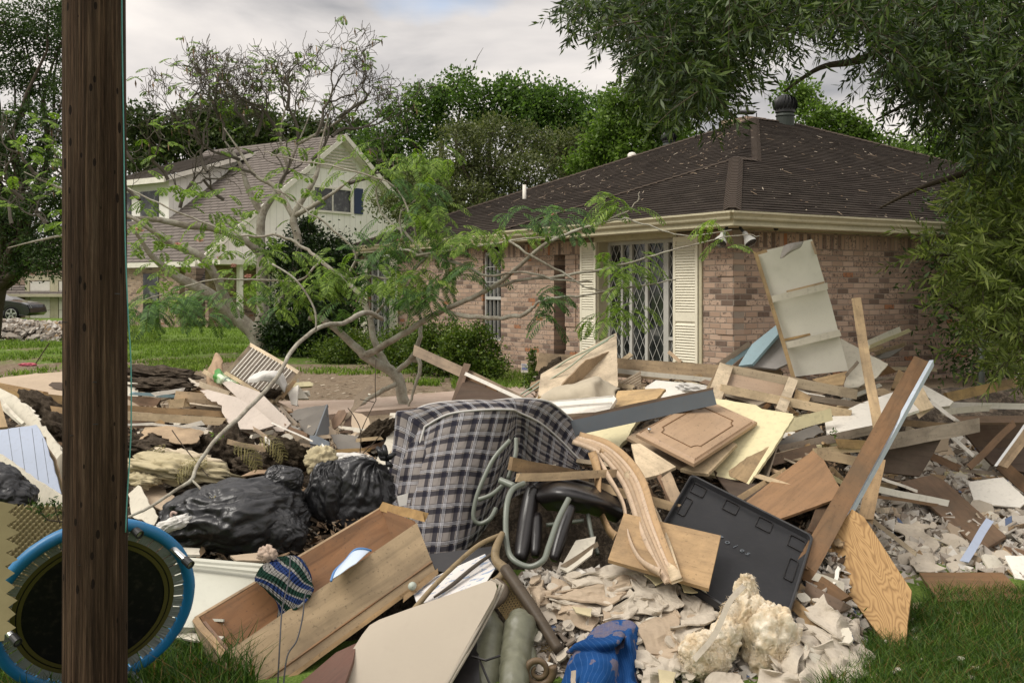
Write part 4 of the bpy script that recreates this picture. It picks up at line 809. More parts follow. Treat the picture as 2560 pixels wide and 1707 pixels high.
st2 = [[(1018, 1040, 13.2, .095), (1008, 1000, 13.2, .085), (996, 950, 13.2, .085), (975, 925, 13.2, .08), (920, 895, 13.1, .07), (870, 850, 13.1, .055), (810, 800, 13, .05), (773, 795, 12.9, .035)],
 [(996, 950, 13.2, .075), (960, 905, 13.2, .06), (935, 850, 13.3, .05), (925, 800, 13.4, .045), (900, 740, 13.5, .04), (860, 700, 13.6, .035), (800, 650, 13.7, .03), (760, 620, 13.8, .025), (700, 590, 13.8, .02), (600, 590, 13.7, .018), (520, 560, 13.6, .016), (420, 520, 13.5, .014), (320, 470, 13.5, .01)],
 [(905, 890, 13.1, .06), (950, 870, 13.0, .05), (1040, 815, 12.8, .045), (1110, 775, 12.6, .04), (1200, 735, 12.4, .034), (1270, 690, 12.2, .03), (1350, 620, 12, .026), (1430, 580, 11.9, .022), (1500, 560, 11.8, .016), (1560, 545, 11.7, .012)],
 [(1110, 775, 12.6, .03), (1160, 790, 12.5, .034), (1240, 795, 12.3, .03), (1312, 785, 12.1, .03), (1340, 760, 12, .02), (1380, 745, 11.9, .018), (1460, 738, 11.8, .015), (1560, 720, 11.7, .012), (1690, 700, 11.5, .008)],
 [(1200, 735, 12.4, .024), (1280, 705, 12.2, .022), (1400, 690, 12, .02), (1500, 675, 11.8, .018), (1600, 650, 11.6, .014), (1700, 620, 11.4, .01), (1830, 590, 11.2, .007), (1900, 590, 11.1, .005)],
 [(1560, 545, 11.7, .014), (1640, 570, 11.5, .010), (1720, 590, 11.4, .008), (1830, 575, 11.2, .006)], [(1500, 560, 11.8, .014), (1580, 520, 11.7, .009), (1600, 480, 11.7, .006)],
 [(1260, 595, 12.1, .018), (1330, 640, 12, .016), (1420, 690, 11.9, .013), (1470, 720, 11.8, .010), (1530, 730, 11.8, .006)], [(1040, 640, 12.6, .02), (1130, 625, 12.4, .018), (1200, 615, 12.3, .014), (1290, 600, 12.1, .012), (1400, 590, 12, .009)],
 [(1000, 620, 12.7, .016), (1060, 640, 12.6, .018), (1150, 660, 12.4, .02), (1220, 690, 12.2, .018), (1300, 680, 12.1, .016), (1400, 700, 12, .014), (1480, 705, 11.9, .01)],
 [(1035, 905, 13.1, .045), (1048, 850, 13.1, .035), (1052, 800, 13.2, .025), (1050, 740, 13.2, .018)], [(990, 930, 13.2, .04), (1020, 905, 13.1, .04), (1040, 885, 13.0, .035), (1050, 920, 12.9, .03), (1030, 990, 12.9, .02), (1020, 1020, 12.9, .02)],
 [(925, 800, 13.4, .03), (960, 760, 13.3, .02), (1010, 700, 13.1, .02), (1060, 650, 12.9, .018), (1110, 600, 12.8, .012)], [(870, 700, 13.6, .02), (920, 690, 13.5, .02), (980, 700, 13.3, .016), (1020, 710, 13.2, .014)],
 [(860, 700, 13.6, .02), (890, 640, 13.5, .018), (850, 590, 13.5, .014), (760, 520, 13.5, .012), (700, 480, 13.5, .01), (640, 470, 13.5, .008)], [(1060, 640, 12.8, .02), (1020, 590, 12.9, .02), (960, 540, 13, .016), (940, 480, 13, .012), (960, 440, 13, .01)],
 [(1010, 610, 12.9, .02), (1000, 540, 12.9, .012), (1040, 500, 12.9, .01)], [(1040, 590, 12.6, .015), (990, 470, 12.8, .012), (850, 420, 13, .012), (740, 400, 13.2, .01), (660, 380, 13.3, .008)], [(800, 650, 13.7, .02), (750, 700, 13.5, .016), (650, 700, 13.3, .014), (530, 700, 13, .012), (420, 730, 12.8, .01), (330, 760, 12.6, .006)],
 [(870, 1035, 12.5, .03), (900, 1010, 12.7, .03), (950, 980, 12.9, .035), (990, 960, 13.1, .035)]]
for st in st2:
    pp = spline(st, 5); tk.tube([U(p[0] + 5 * nz((i * .6, st[0][0], 0)), p[1] + 5 * nz((i * .6, st[0][1], 7)), p[2]) for i, p in enumerate(pp)], [max(.004, p[3] * .85) for p in pp], 7)
tk.make('trunk', bark, m2, smooth=True)
FA = []; FB = []; ts = Geo()
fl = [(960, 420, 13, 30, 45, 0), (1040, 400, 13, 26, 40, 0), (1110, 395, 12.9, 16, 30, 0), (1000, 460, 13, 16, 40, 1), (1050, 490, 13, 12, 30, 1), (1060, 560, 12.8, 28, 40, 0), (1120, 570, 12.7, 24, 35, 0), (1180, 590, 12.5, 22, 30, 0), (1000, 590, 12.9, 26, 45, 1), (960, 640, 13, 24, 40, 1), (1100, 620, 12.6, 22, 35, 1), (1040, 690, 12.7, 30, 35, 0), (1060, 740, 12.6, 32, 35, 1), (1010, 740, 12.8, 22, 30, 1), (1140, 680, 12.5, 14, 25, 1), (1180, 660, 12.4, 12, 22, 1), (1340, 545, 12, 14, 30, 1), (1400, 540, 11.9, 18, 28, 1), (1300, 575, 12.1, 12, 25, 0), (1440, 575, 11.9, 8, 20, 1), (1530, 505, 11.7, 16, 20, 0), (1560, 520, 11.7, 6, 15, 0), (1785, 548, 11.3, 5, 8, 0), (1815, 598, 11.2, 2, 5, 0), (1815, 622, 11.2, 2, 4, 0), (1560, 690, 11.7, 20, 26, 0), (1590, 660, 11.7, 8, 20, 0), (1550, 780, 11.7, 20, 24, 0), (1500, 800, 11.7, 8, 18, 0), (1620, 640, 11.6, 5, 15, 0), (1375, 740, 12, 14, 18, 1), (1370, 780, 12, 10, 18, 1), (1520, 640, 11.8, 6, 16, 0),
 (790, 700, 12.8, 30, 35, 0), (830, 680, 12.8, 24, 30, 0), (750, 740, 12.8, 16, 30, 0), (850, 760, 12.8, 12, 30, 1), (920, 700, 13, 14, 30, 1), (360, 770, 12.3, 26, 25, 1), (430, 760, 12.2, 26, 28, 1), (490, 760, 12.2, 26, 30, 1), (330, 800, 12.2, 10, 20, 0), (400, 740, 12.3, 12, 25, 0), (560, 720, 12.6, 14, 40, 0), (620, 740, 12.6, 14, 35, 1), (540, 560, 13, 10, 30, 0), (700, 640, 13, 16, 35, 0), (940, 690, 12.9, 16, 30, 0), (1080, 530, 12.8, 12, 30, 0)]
for (px, py, Y, n_, s_, kk) in fl:
    for _ in range(int(n_ * .68)):
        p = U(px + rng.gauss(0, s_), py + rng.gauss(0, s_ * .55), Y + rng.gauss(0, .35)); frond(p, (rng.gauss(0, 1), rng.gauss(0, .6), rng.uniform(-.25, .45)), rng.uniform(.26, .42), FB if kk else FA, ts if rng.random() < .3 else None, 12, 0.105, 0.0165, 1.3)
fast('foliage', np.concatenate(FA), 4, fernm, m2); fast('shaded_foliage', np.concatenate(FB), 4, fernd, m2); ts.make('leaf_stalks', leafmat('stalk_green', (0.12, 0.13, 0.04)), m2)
flm = M('mimosa_flower_pink', 0.8, 0.1); flm.base((0.62, 0.35, 0.28)); flm = flm.m
FLV = []
for (px, py, Y) in [(1384, 536, 11.9), (345, 572, 22), (350, 576, 22), (550, 645, 22), (583, 663, 22), (620, 690, 21), (445, 610, 22), (500, 600, 21.5), (1000, 600, 12.8)]:
    c_ = np.array(U(px, py, Y)); k = 50; P = np.repeat(c_[None], k, 0); FLV.append(leafquads(P, unit(k) * [1, 1, .6], 0.05 if Y < 15 else .09, 0.006 if Y < 15 else .02))
fast('flowers', np.concatenate(FLV), 4, flm, m2)
PV = []
for (px, py) in [(1330, 655), (1338, 665), (1346, 668), (1356, 685), (1176, 640), (1180, 620), (1220, 650), (1205, 660), (1240, 660), (1190, 650), (1170, 610), (1215, 640)]:
    P = np.array(U(px, py, 12.1))[None]; PV.append(leafquads(P, np.array([[0.1 * rng.gauss(0, 1), 0, -1.0]]), 0.09, 0.016))
fast('seed_pods', np.concatenate(PV), 4, podm, m2)
# grass
gfar = leafmat('lawn_blades', (0.13, 0.21, 0.03), (0.28, 0.38, 0.085), 0.45, 0.6); gnear = leafmat('grass_blades', (0.045, 0.10, 0.014), (0.14, 0.22, 0.04), 0.4, 0.5, 0.10)
def blades(n, samp, h, wd_, name, label, mat, lean=0.5):
    P = []
    while len(P) < n:
        q = samp()
        if q is not None: P.append(q)
    P = np.array(P); n = len(P); D = np.zeros((n, 3)); D[:, 2] = 1; D[:, :2] = nr.normal(size=(n, 2)) * lean * 0.5
    hh = (h * (0.5 + nr.rand(n) * 0.9)).reshape(-1, 1); a = nr.rand(n) * 6.28; S = np.stack([np.cos(a), np.sin(a), a * 0], 1) * wd_ * 0.5
    bend = np.concatenate([D[:, :2] * 1.1, np.zeros((n, 1))], 1) + nr.normal(size=(n, 3)) * [0.25, 0.25, 0]
    A = P - S; B = P + S; mid = P + D * hh * 0.55; tip = P + D * hh * 0.95 + bend * hh * 0.55
    q1 = np.stack([A, B, mid + S * 0.7, mid - S * 0.7], 1); q2 = np.stack([mid - S * 0.7, mid + S * 0.7, tip + S * 0.08, tip - S * 0.08], 1)
    return tag(fast(name, np.stack([q1, q2], 1).reshape(-1, 3), 4, mat), label, 'grass', kind='stuff')
def s_lawn():
    px = rng.uniform(-150, 1400); py = 815 + 190 * rng.random() ** 1.4; q = onground(px, py)
    d = nz((q.x * 0.55, q.y * 0.55, 0)) + 0.35 * nz((q.x * 2.5, q.y * 2.5, 4)); band = sm(6, 9.5, q.y) * (1 - sm(19, 24.5, q.y))
    if d + band * 0.42 > 0.16: return None
    if q.y < 15.2 and q.x < 1.2 and q.y > 12: return None
    return (q.x, q.y, gz(q.x, q.y))
blades(42000, s_lawn, 0.085, 0.022, 'lawn_grass', 'patchy green lawn in front of the two houses', gfar)
def s_strip():
    px = rng.uniform(1130, 1420); py = rng.uniform(930, 975); q = onground(px, py); return (q.x, q.y, gz(q.x, q.y))
blades(2500, s_strip, 0.10, 0.014, 'lawn_grass', 'narrow strip of green grass between the path and the brick wall', gfar)
def s_near():
    r_ = rng.random()
    if r_ < 0.3: px = rng.uniform(-100, 620); Y = rng.uniform(3.6, 5.4)
    else: px = rng.uniform(2040, 2700); Y = rng.uniform(4.2, 5.98)
    x = (px - 1280) * Y / F
    if r_ >= 0.3 and px < 2300 - (Y - 4.7) * -20 + 0 and (px - 2085) < (Y - 4.75) * 210: return None
    return (x, Y, gz(x, Y))
blades(30000, s_near, 0.085, 0.006, 'verge_grass', 'lush green grass of the verge at the bottom corners', gnear, 0.7)
def s_long():
    px = rng.uniform(-100, 640); Y = rng.uniform(3.9, 4.9); x = (px - 1280) * Y / F; return (x, Y, gz(x, Y))
blades(2600, s_long, 0.17, 0.008, 'tall_grass', 'taller grass around the foot of the pole and trampoline', gnear, 0.6)
# ------------------------------------------------------------------ the debris pile
YT = [(800, 10.2), (850, 9.7), (900, 9.2), (950, 8.6), (1000, 8.0), (1050, 7.6), (1100, 7.2), (1200, 6.5), (1300, 5.95), (1400, 5.55), (1500, 5.25), (1600, 4.95), (1707, 4.72), (1800, 4.5)]
YR = [(800, 11.5), (950, 11.0), (1050, 10.2), (1100, 9.9), (1200, 8.6), (1300, 7.4), (1400, 6.65), (1500, 6.0), (1600, 5.4), (1707, 4.8), (1800, 4.4)]
def itp(T, x):
    if x <= T[0][0]: return T[0][1]
    for (a, b), (c, d) in zip(T, T[1:]):
        if x <= c: return b + (d - b) * (x - a) / (c - a)
    return T[-1][1]
def DY(px, py, off=0.0):
    k = sm(2080, 2260, px); return itp(YT, py) * (1 - k) + itp(YR, py) * k - off
def X(px, py, off=0.0): return U(px, py, DY(px, py, off))
# base mound: the pile surface sampled from its own profile, a little below the things that lie on it
dirtm = M('wet_debris_soil', 0.95, 0.15); dv_ = dirtm.wcoord(); da = dirtm.noise(dv_, 9, 8, 0.75); db = dirtm.noise(dv_, 50, 5, 0.7)
dirtm.base(dirtm.ramp(dirtm.math('ADD', dirtm.math('MULTIPLY', da, 0.6), dirtm.math('MULTIPLY', db, 0.4)), [(0.32, (0.014, 0.012, 0.009)), (0.47, (0.055, 0.043, 0.032)), (0.58, (0.16, 0.125, 0.09)), (0.68, (0.36, 0.30, 0.23))])); dirtm.bump(da, 1.0, 0.06); dirtm = dirtm.m
V = []; Fc = []; cols_ = list(range(-360, 2961, 24)); rows_ = list(range(905, 1790, 12))
for r_ in rows_:
    for c_ in cols_:
        p = U(c_, r_, DY(c_, r_) + 0.24); lowl = sm(620, 420, c_) * sm(1420, 1620, r_)
        n_ = 0.10 * nz(p, 2.2) + 0.06 * nz(p, 6.0, 3)
        z = p.z + n_ - 0.05
        tr_ = 1075 - 75 * sm(760, 640, c_) - 130 * sm(1290, 1370, c_)
        cut = sm(tr_ + 12, tr_ - 14, r_); z = z * (1 - cut) + (gz(p.x, p.y) - 0.12) * cut
        kr = sm(2000, 2120, c_ - (1707 - r_) * 0.9) * sm(1380, 1460, r_)
        z = z * (1 - max(lowl, kr)) + (-0.2) * max(lowl, kr)
        z -= 0.42 * sm(980, 1060, c_) * sm(1600, 1500, c_) * sm(1180, 1250, r_) * sm(1440, 1390, r_)   # the dark hollow under the chair and the mattress
        V.append((p.x, p.y + 0.05 * nz(p, 4, 9), z))
k = len(cols_)
for j in range(len(rows_) - 1):
    for i in range(k - 1): Fc.append((j*k+i, j*k+i+1, (j+1)*k+i+1, (j+1)*k+i))
tag(MO('debris_mound', V, Fc, dirtm, W=Matrix.Identity(4)), 'mound of crushed soil, plaster and splinters under the whole debris pile', 'debris', kind='stuff')

def poly_board(name, label, cat, pts, th, mat, off=0.12, d=None, rough=0.0, grain=None, group=None, parent=None, roughedges=None):
    """flat board from its outline: the first, second and last-but-chosen corner fix the plane"""
    n = len(pts)
    idx = (0, n // 3 if n > 3 else 1, (2 * n) // 3 if n > 3 else 2)
    if d is None: P3 = [X(*pts[i], off) for i in idx]
    else: P3 = [U(*pts[i], min(d[k], DY(*pts[i]) - 0.05)) for k, i in enumerate(idx)]
    nn = (P3[1] - P3[0]).cross(P3[2] - P3[0]).normalized(); eye = Vector((0, 0, EYE))
    if nn.dot(eye - P3[0]) < 0: nn = -nn
    W3 = []
    for (px, py) in pts:
        r_ = U(px, py, 1.0) - eye; den = r_.dot(nn); t = (P3[0] - eye).dot(nn) / den if abs(den) > 1e-4 else 6
        W3.append(eye + r_ * max(3.0, min(t, 13)))
    if rough > 0:
        R2 = []
        for i in range(n):
            a, b = W3[i], W3[(i + 1) % n]; R2.append(a)
            if roughedges is not None and i not in roughedges: continue
            L = (b - a).length; m_ = max(2, int(L / 0.035)); e_ = (b - a).normalized(); s_ = nn.cross(e_)
            for q in range(1, m_): R2.append(a.lerp(b, q / m_) + s_ * rng.gauss(0, rough) + e_ * rng.gauss(0, rough * .5))
        W3 = R2
    if grain is None:
        best = max(range(n), key=lambda i: (Vector(pts[i]) - Vector(pts[(i+1) % n])).length)
        a_, b_ = pts[best], pts[(best + 1) % n]
        Xd = None
        eyeray = lambda p: (eye + (U(p[0], p[1], 1.0) - eye) * ((P3[0] - eye).dot(nn) / (U(p[0], p[1], 1.0) - eye).dot(nn)))
        Xd = eyeray(b_) - eyeray(a_)
    else: Xd = W3[grain[1]] - W3[grain[0]]
    c0 = sum(W3, Vector()) / len(W3); W = frame(c0, Xd, nn); k = len(W3)
    top = W3; bot = [p - nn * th for p in W3]
    o = MO(name, top + bot, [tuple(range(k)), tuple(reversed(range(k, 2 * k)))] + [(i, k + i, k + (i + 1) % k, (i + 1) % k) for i in range(k)], mat, parent, W)
    o.data.update(); bm = bmesh.new(); bm.from_mesh(o.data); bmesh.ops.recalc_face_normals(bm, faces=bm.faces)
    bmesh.ops.triangulate(bm, faces=[f for f in bm.faces if len(f.verts) > 4]); bm.to_mesh(o.data); bm.free()
    if parent is None: tag(o, label, cat, group)
    return o
def plank3(name, label, cat, A, B, w_, t_, mat, roll=0.0, group=None, parent=None, seg=9, bow=0.006, chip=0.018, bevel=True):
    A, B = Vector(A), Vector(B); Xd = (B - A).normalized(); L = (B - A).length; view = (Vector((0, 0, EYE)) - (A + B) / 2).normalized()
    Wd = Xd.cross(view).normalized(); Wd = Matrix.Rotation(roll, 3, Xd) @ Wd; T = Xd.cross(Wd).normalized()
    if T.dot(view) < 0: T = -T
    sd_ = rng.random() * 50; vs = []
    for i in range(seg + 1):
        u = i / seg; c = A + Xd * L * u + T * bow * math.sin(3.1 * u + sd_) + Wd * bow * nz((u * 2, sd_, 0))
        for a, b in ((-.5, .5), (.5, .5), (.5, -.5), (-.5, -.5)):
            e_ = Xd * (rng.gauss(0, chip) if i in (0, seg) else 0)
            vs.append(c + Wd * a * w_ * (1 + 0.02 * nz((u * 5, sd_, a))) + T * b * t_ + e_)
    fs_ = [(0, 1, 2, 3), tuple(seg * 4 + q for q in (3, 2, 1, 0))]
    for i in range(seg):
        for q in range(4): fs_.append((i*4+q, (i+1)*4+q, (i+1)*4+(q+1) % 4, i*4+(q+1) % 4))
    o = MO(name, vs, fs_, mat, parent, frame((A + B) / 2, Xd, T))
    bm = bmesh.new(); bm.from_mesh(o.data); bmesh.ops.recalc_face_normals(bm, faces=bm.faces); bm.to_mesh(o.data); bm.free()
    if parent is None: tag(o, label, cat, group)
    return o
def plank(label, a, b, wpx, t_, mat, off=(0.12, 0.12), roll=0.0, cat='plank', name='wood_plank', d=None, **k):
    """a, b pixel ends; wpx width in photo pixels; off lifts the ends toward the viewer above the pile profile"""
    A = U(*a, min(d[0], DY(*a) - .05)) if d else X(*a, off[0]); B = U(*b, min(d[1], DY(*b) - .05)) if d else X(*b, off[1])
    w_ = wpx * (A.y + B.y) / 2 / F
    return plank3(name, label, cat, A, B, w_, t_, mat, roll, **k)
def nails(parent, pts, d):
    g = Geo()
    for (px, py) in pts:
        p = U(px, py, d(px, py)); g.tube([p, p + Vector((rng.uniform(-.02, .02), -0.03, rng.uniform(.015, .03)))], 0.0022, 4)
    g.make('nails', black, parent)
def grid3(name, ctrl, mat, th=0.01, m=5, wr=0.0, wf=6, label=None, cat=None, parent=None, smooth=True, group=None, uvs=None):
    """smooth sheet through rows of control points (px,py,Y)"""
    rows = [spline(r_, m) for r_ in ctrl]; colsn = len(rows[0])
    full = [spline([r_[i] for r_ in rows], m) for i in range(colsn)]; rn = len(full[0])
    P = [[U(*full[i][j]) for i in range(colsn)] for j in range(rn)]
    if wr > 0:
        for j in range(rn):
            for i in range(colsn):
                q = P[j][i]; P[j][i] = q + Vector((nz(q, wf, 1), nz(q, wf, 5), nz(q, wf, 9))) * wr + Vector((0, -1, .5)) * (abs(nz(q, wf * 2.3, 13)) * -wr * .7)
    vs = [p for r_ in P for p in r_]; fs_ = [(j*colsn+i, j*colsn+i+1, (j+1)*colsn+i+1, (j+1)*colsn+i) for j in range(rn-1) for i in range(colsn-1)]
    uv = None
    if uvs: uv = [(uvs[0] * i / (colsn - 1), uvs[1] * (1 - j / (rn - 1))) for j in range(rn) for i in range(colsn)]
    o = MO(name, vs, fs_, mat, parent, None, smooth, uv)
    if th > 0: s_ = o.modifiers.new('Solidify', 'SOLIDIFY'); s_.thickness = th; s_.offset = 0
    if parent is None: tag(o, label, cat, group)
    return o
def blob3(name, c, rad, mat, sub=5, amp=0.2, fr=3.0, ridged=0.0, rf=6.0, label=None, cat=None, parent=None, rot=None, fine=0.0, seed=0.0, group=None, stretch=None):
    bm = bmesh.new(); bmesh.ops.create_icosphere(bm, subdivisions=sub, radius=1.0); c = Vector(c); vs = []
    for v in bm.verts:
        n_ = v.co.normalized(); q = n_ * fr + Vector((seed, seed * 2, -seed)); d_ = 1 + amp * noise.noise(q) + amp * .5 * noise.noise(q * 2.1)
        if ridged:
            q2 = n_ * rf + Vector((seed * 3, 1, 2));
            if stretch: q2 = Vector((q2.x * stretch[0], q2.y * stretch[1], q2.z * stretch[2]))
            q2 += Vector((noise.noise(q * 1.5), noise.noise(q * 1.5 + Vector((5, 5, 5))), 0)) * 0.8
            d_ += ridged * (0.5 - abs(noise.noise(q2)) * 2) + ridged * .45 * (0.5 - abs(noise.noise(q2 * 2.3)) * 2)
        if fine: d_ += fine * noise.noise(n_ * 28 + Vector((seed,) * 3)) + fine * .6 * noise.noise(n_ * 60)
        p = Vector((n_.x * rad[0], n_.y * rad[1], n_.z * rad[2])) * d_
        if rot: p = rot @ p
        vs.append(c + p)
    fs_ = [tuple(v.index for v in f.verts) for f in bm.faces]; bm.free()
    o = MO(name, vs, fs_, mat, parent, None, True)
    if parent is None: tag(o, label, cat, group)
    return o

# ================================================================== pole, wire
pm = M('weathered_pole_wood', 0.9, 0.12); pv = pm.wcoord((16, 16, 0.5)); pa = pm.noise(pv, 2.2, 8, 0.75, 0.35); pb = pm.ramp(pm.noise(pm.wcoord((70, 70, 1.0)), 1.4, 4, 0.7), [(.42, (0, 0, 0)), (.62, (1, 1, 1))]); pc = pm.noise(pm.wcoord((1, 1, 0.5)), 1.7, 4, 0.6)
base = pm.ramp(pa, [(0.34, (0.018, 0.010, 0.006)), (0.47, (0.062, 0.037, 0.023)), (0.58, (0.115, 0.073, 0.047)), (0.68, (0.17, 0.118, 0.08))]); base = pm.mix(pm.math('MULTIPLY', pb, 0.62), base, (0.026, 0.017, 0.011))
vor = pm.n('TexVoronoi', {'Vector': pm.wcoord((22, 22, 9)), 'Scale': 1.0}); hole = pm.math('LESS_THAN', vor.outputs['Distance'], pm.math('MULTIPLY', pm.noise(pm.wcoord(), 5, 2), 0.30))
base = pm.mix(pm.math('MULTIPLY', hole, 0.85), base, (0.008, 0.005, 0.004)); pm.base(base); pm.bump(pm.math('SUBTRACT', pm.math('ADD', pa, pb), hole), 0.9, 0.012); pm = pm.m
poleY = 4.0; pole = empty('utility_pole', Vector(((238 - 1280) * poleY / F, poleY, -0.1)), 'thick dark brown wooden utility pole full of nail holes in the left foreground', 'pole')
g = Geo(); nn_ = 48; hs = [-0.3 + 0.12 * i for i in range(52)]
for i, h in enumerate(hs):
    for j in range(nn_):
        a = 2 * math.pi * j / nn_; r_ = 0.1165 - 0.0012 * h + 0.0016 * nz((math.cos(a) * 9, math.sin(a) * 9, h * 0.6)) - (0.004 if nz((math.cos(a) * 16, math.sin(a) * 16, h * 0.25)) > 0.35 else 0)
        cxp = (237 + 3 * nz((h * .5, 0, 0)) - 1280) * poleY / F; g.v.append(Vector((cxp + math.cos(a) * r_, poleY + math.sin(a) * r_, h)))
for i in range(len(hs) - 1):
    for j in range(nn_): g.f.append((i*nn_+j, i*nn_+(j+1) % nn_, (i+1)*nn_+(j+1) % nn_, (i+1)*nn_+j))
g.make('shaft', pm, pole, smooth=True)
g = Geo()
for (px, py, L) in [(168, 806, .02), (245, 1060, .02), (185, 1088, .015), (241, 955, .015), (300, 735, .02), (210, 1410, .02)]:
    a = U(px, py, poleY - 0.105); g.tube([a, a + Vector((-.5, -.6, 0.05)).normalized() * L], 0.0018, 5)
g.make('nails', black, pole)
tealm = M('teal_wire_insulation', 0.45, 0.4); tealm.base((0.10, 0.30, 0.28)); tealm = tealm.m
pts = [(304, -30), (306, 150), (309, 320), (311, 500), (314, 640), (321, 800), (327, 900), (328, 1050), (325, 1130), (318, 1240), (314, 1330)]
g = Geo(); g.tube([U(*map(float, p[:2]), 3.98) for p in spline(pts, 4)], 0.0028, 8); tag(g.make('grounding_wire', tealm, smooth=True), 'thin teal wire running down the right side of the pole', 'wire')

# ================================================================== trampoline
tb_blue = paint('blue_vinyl_pad', (0.012, 0.16, 0.36), 0.42, 0.15, 0.2, 3, 0.5); mesh_bl = paint('black_mat_mesh', (0.006, 0.006, 0.0065), 0.5, 0.15, 0.3, 4, 0.3)
tc_ = U(237, 1516, 4.36); nv = Vector((0.50, -0.80, -0.33)).normalized(); e1 = nv.cross(UP).normalized()
if e1.x < 0: e1 = -e1
e2 = nv.cross(e1).normalized()
if e2.z < 0: e2 = -e2
tr = empty('mini_trampoline', tc_, 'round mini trampoline with a blue rim standing on edge behind the pole', 'trampoline')
RT = 0.405
def circ(r, h, a): return tc_ + (e1 * math.cos(a) + e2 * math.sin(a)) * r + nv * h
g = Geo(); k = 72
for i in range(k): 
    a = 2 * math.pi * i / k
    for q in range(10):
        b = 2 * math.pi * q / 10; g.v.append(circ(RT - 0.022 + math.cos(b) * 0.026 * (1 + .06 * nz((a * 6, q, 0))), math.sin(b) * 0.026 + 0.004 * nz((a * 9, 2, q)), a))
for i in range(k):
    for q in range(10): g.f.append((i*10+q, i*10+(q+1) % 10, ((i+1) % k)*10+(q+1) % 10, ((i+1) % k)*10+q))
g.make('rim_pad', tb_blue, tr, smooth=True)
g = Geo(); g.v = [circ(0, 0.0, 0)]
for i in range(k): g.v.append(circ(RT - 0.088, 0.0, 2 * math.pi * i / k))
for i in range(k): g.f.append((0, 1 + i, 1 + (i + 1) % k))
g.make('jumping_mat', mesh_bl, tr)
olv = M('olive_webbing', 0.8, 0.1); olv.base((0.075, 0.068, 0.02)); olv = olv.m
g = Geo()
for i in range(k):
    a0, a1 = 2 * math.pi * i / k, 2 * math.pi * (i + 1) / k
    for (r0, r1) in ((RT - 0.104, RT - 0.086), (RT - 0.126, RT - 0.109)): g.quad(circ(r0, 0.004, a0), circ(r1, 0.004, a0), circ(r1, 0.004, a1), circ(r0, 0.004, a1))
g.make('mat_webbing', olv, tr)
ela = paint('grey_elastic', (0.20, 0.22, 0.21), 0.8, 0.3, 0.3)
g = Geo()
for i in range(40):
    a0 = 2 * math.pi * i / 40; a1 = a0 + 2 * math.pi / 40 * 0.9; m_ = 4
    for q in range(m_):
        u0, u1 = q / m_, (q + 1) / m_; g.quad(circ(RT - 0.088, 0.003, a0 + (a1 - a0) * u0), circ(RT - 0.04, 0.006 + 0.008 * rng.random(), a0 + (a1 - a0) * u0), circ(RT - 0.04, 0.006, a0 + (a1 - a0) * u1), circ(RT - 0.088, 0.003, a0 + (a1 - a0) * u1))
g.make('elastic_band', ela, tr)
for (px, py) in [(57, 1472), (322, 1312), (447, 1392), (120, 1790), (330, 1720)]:
    a = U(px, py, 4.36); v_ = a - tc_; v_ = v_ - nv * v_.dot(nv); a = tc_ + v_.normalized() * (RT - 0.03)
    ld_ = (nv * 0.85 + e1 * 0.35 - e2 * 0.12).normalized()
    if px == 322: ln = 0.05
    elif px == 447: ln = 0.14
    else: ln = 0.17
    g = Geo(); g.tube([a, a + ld_ * ln], 0.0135, 12); lg = g.make('leg', steel, tr, smooth=False)
    g = Geo(); g.lathe([(0.018, ln - 0.035), (0.019, ln + 0.006), (0.013, ln + 0.006), (0.012, ln - 0.02)], a, ld_, 14); g.make('rubber_foot', black, lg)

# ================================================================== egg crate foam
foamm = M('tan_foam', 0.95, 0.1); foamm.base(foamm.mix(foamm.noise(foamm.coord(), 12, 4), (0.24, 0.20, 0.105), (0.36, 0.31, 0.17))); foamm = foamm.m
fo = empty('egg_crate_foam', U(60, 1450, 4.75), 'folded sheet of tan egg crate foam left of the trampoline', 'foam sheet')
V = []; Fc = []; nu, nv_ = 110, 110
c00, c10, c01, c11 = U(-60, 1262, 5.15), U(165, 1262, 5.4), U(-60, 1700, 4.75), U(110, 1720, 5.1)
nF = (c10 - c00).cross(c01 - c00).normalized(); nF = nF if nF.y < 0 else -nF
for j in range(nv_ + 1):
    for i in range(nu + 1):
        u, v = i / nu, j / nv_; p = (c00 * (1-u) + c10 * u) * (1-v) + (c01 * (1-u) + c11 * u) * v
        V.append(p + nF * (0.022 * math.cos(u * 2 * math.pi * 14) * math.cos(v * 2 * math.pi * 13 * 2) ))
for j in range(nv_):
    for i in range(nu): Fc.append((j*(nu+1)+i, j*(nu+1)+i+1, (j+1)*(nu+1)+i+1, (j+1)*(nu+1)+i))
MO('back_layer', V, Fc, foamm, fo, smooth=True)
edge = []; sp = [(0, 1258), (45, 1262), (50, 1252), (10, 1300), (42, 1310), (8, 1342), (40, 1352), (14, 1372), (42, 1385), (16, 1402), (40, 1415), (8, 1430), (38, 1448), (6, 1466), (40, 1482), (4, 1506), (40, 1530), (4, 1556), (34, 1570), (0, 1590)]
zig = []
for i in range(10):
    y = 1262 + i * 34; zig += [(44 + rng.uniform(-6, 8) - i * 0.6, y), (16 + rng.uniform(-5, 5), y + 17)]
poly_board('front_layer', None, None, [(-60, 1240)] + zig + [(10, 1600), (-60, 1610)], 0.03, foamm, d=(3.96, 4.0, 3.93), parent=fo)

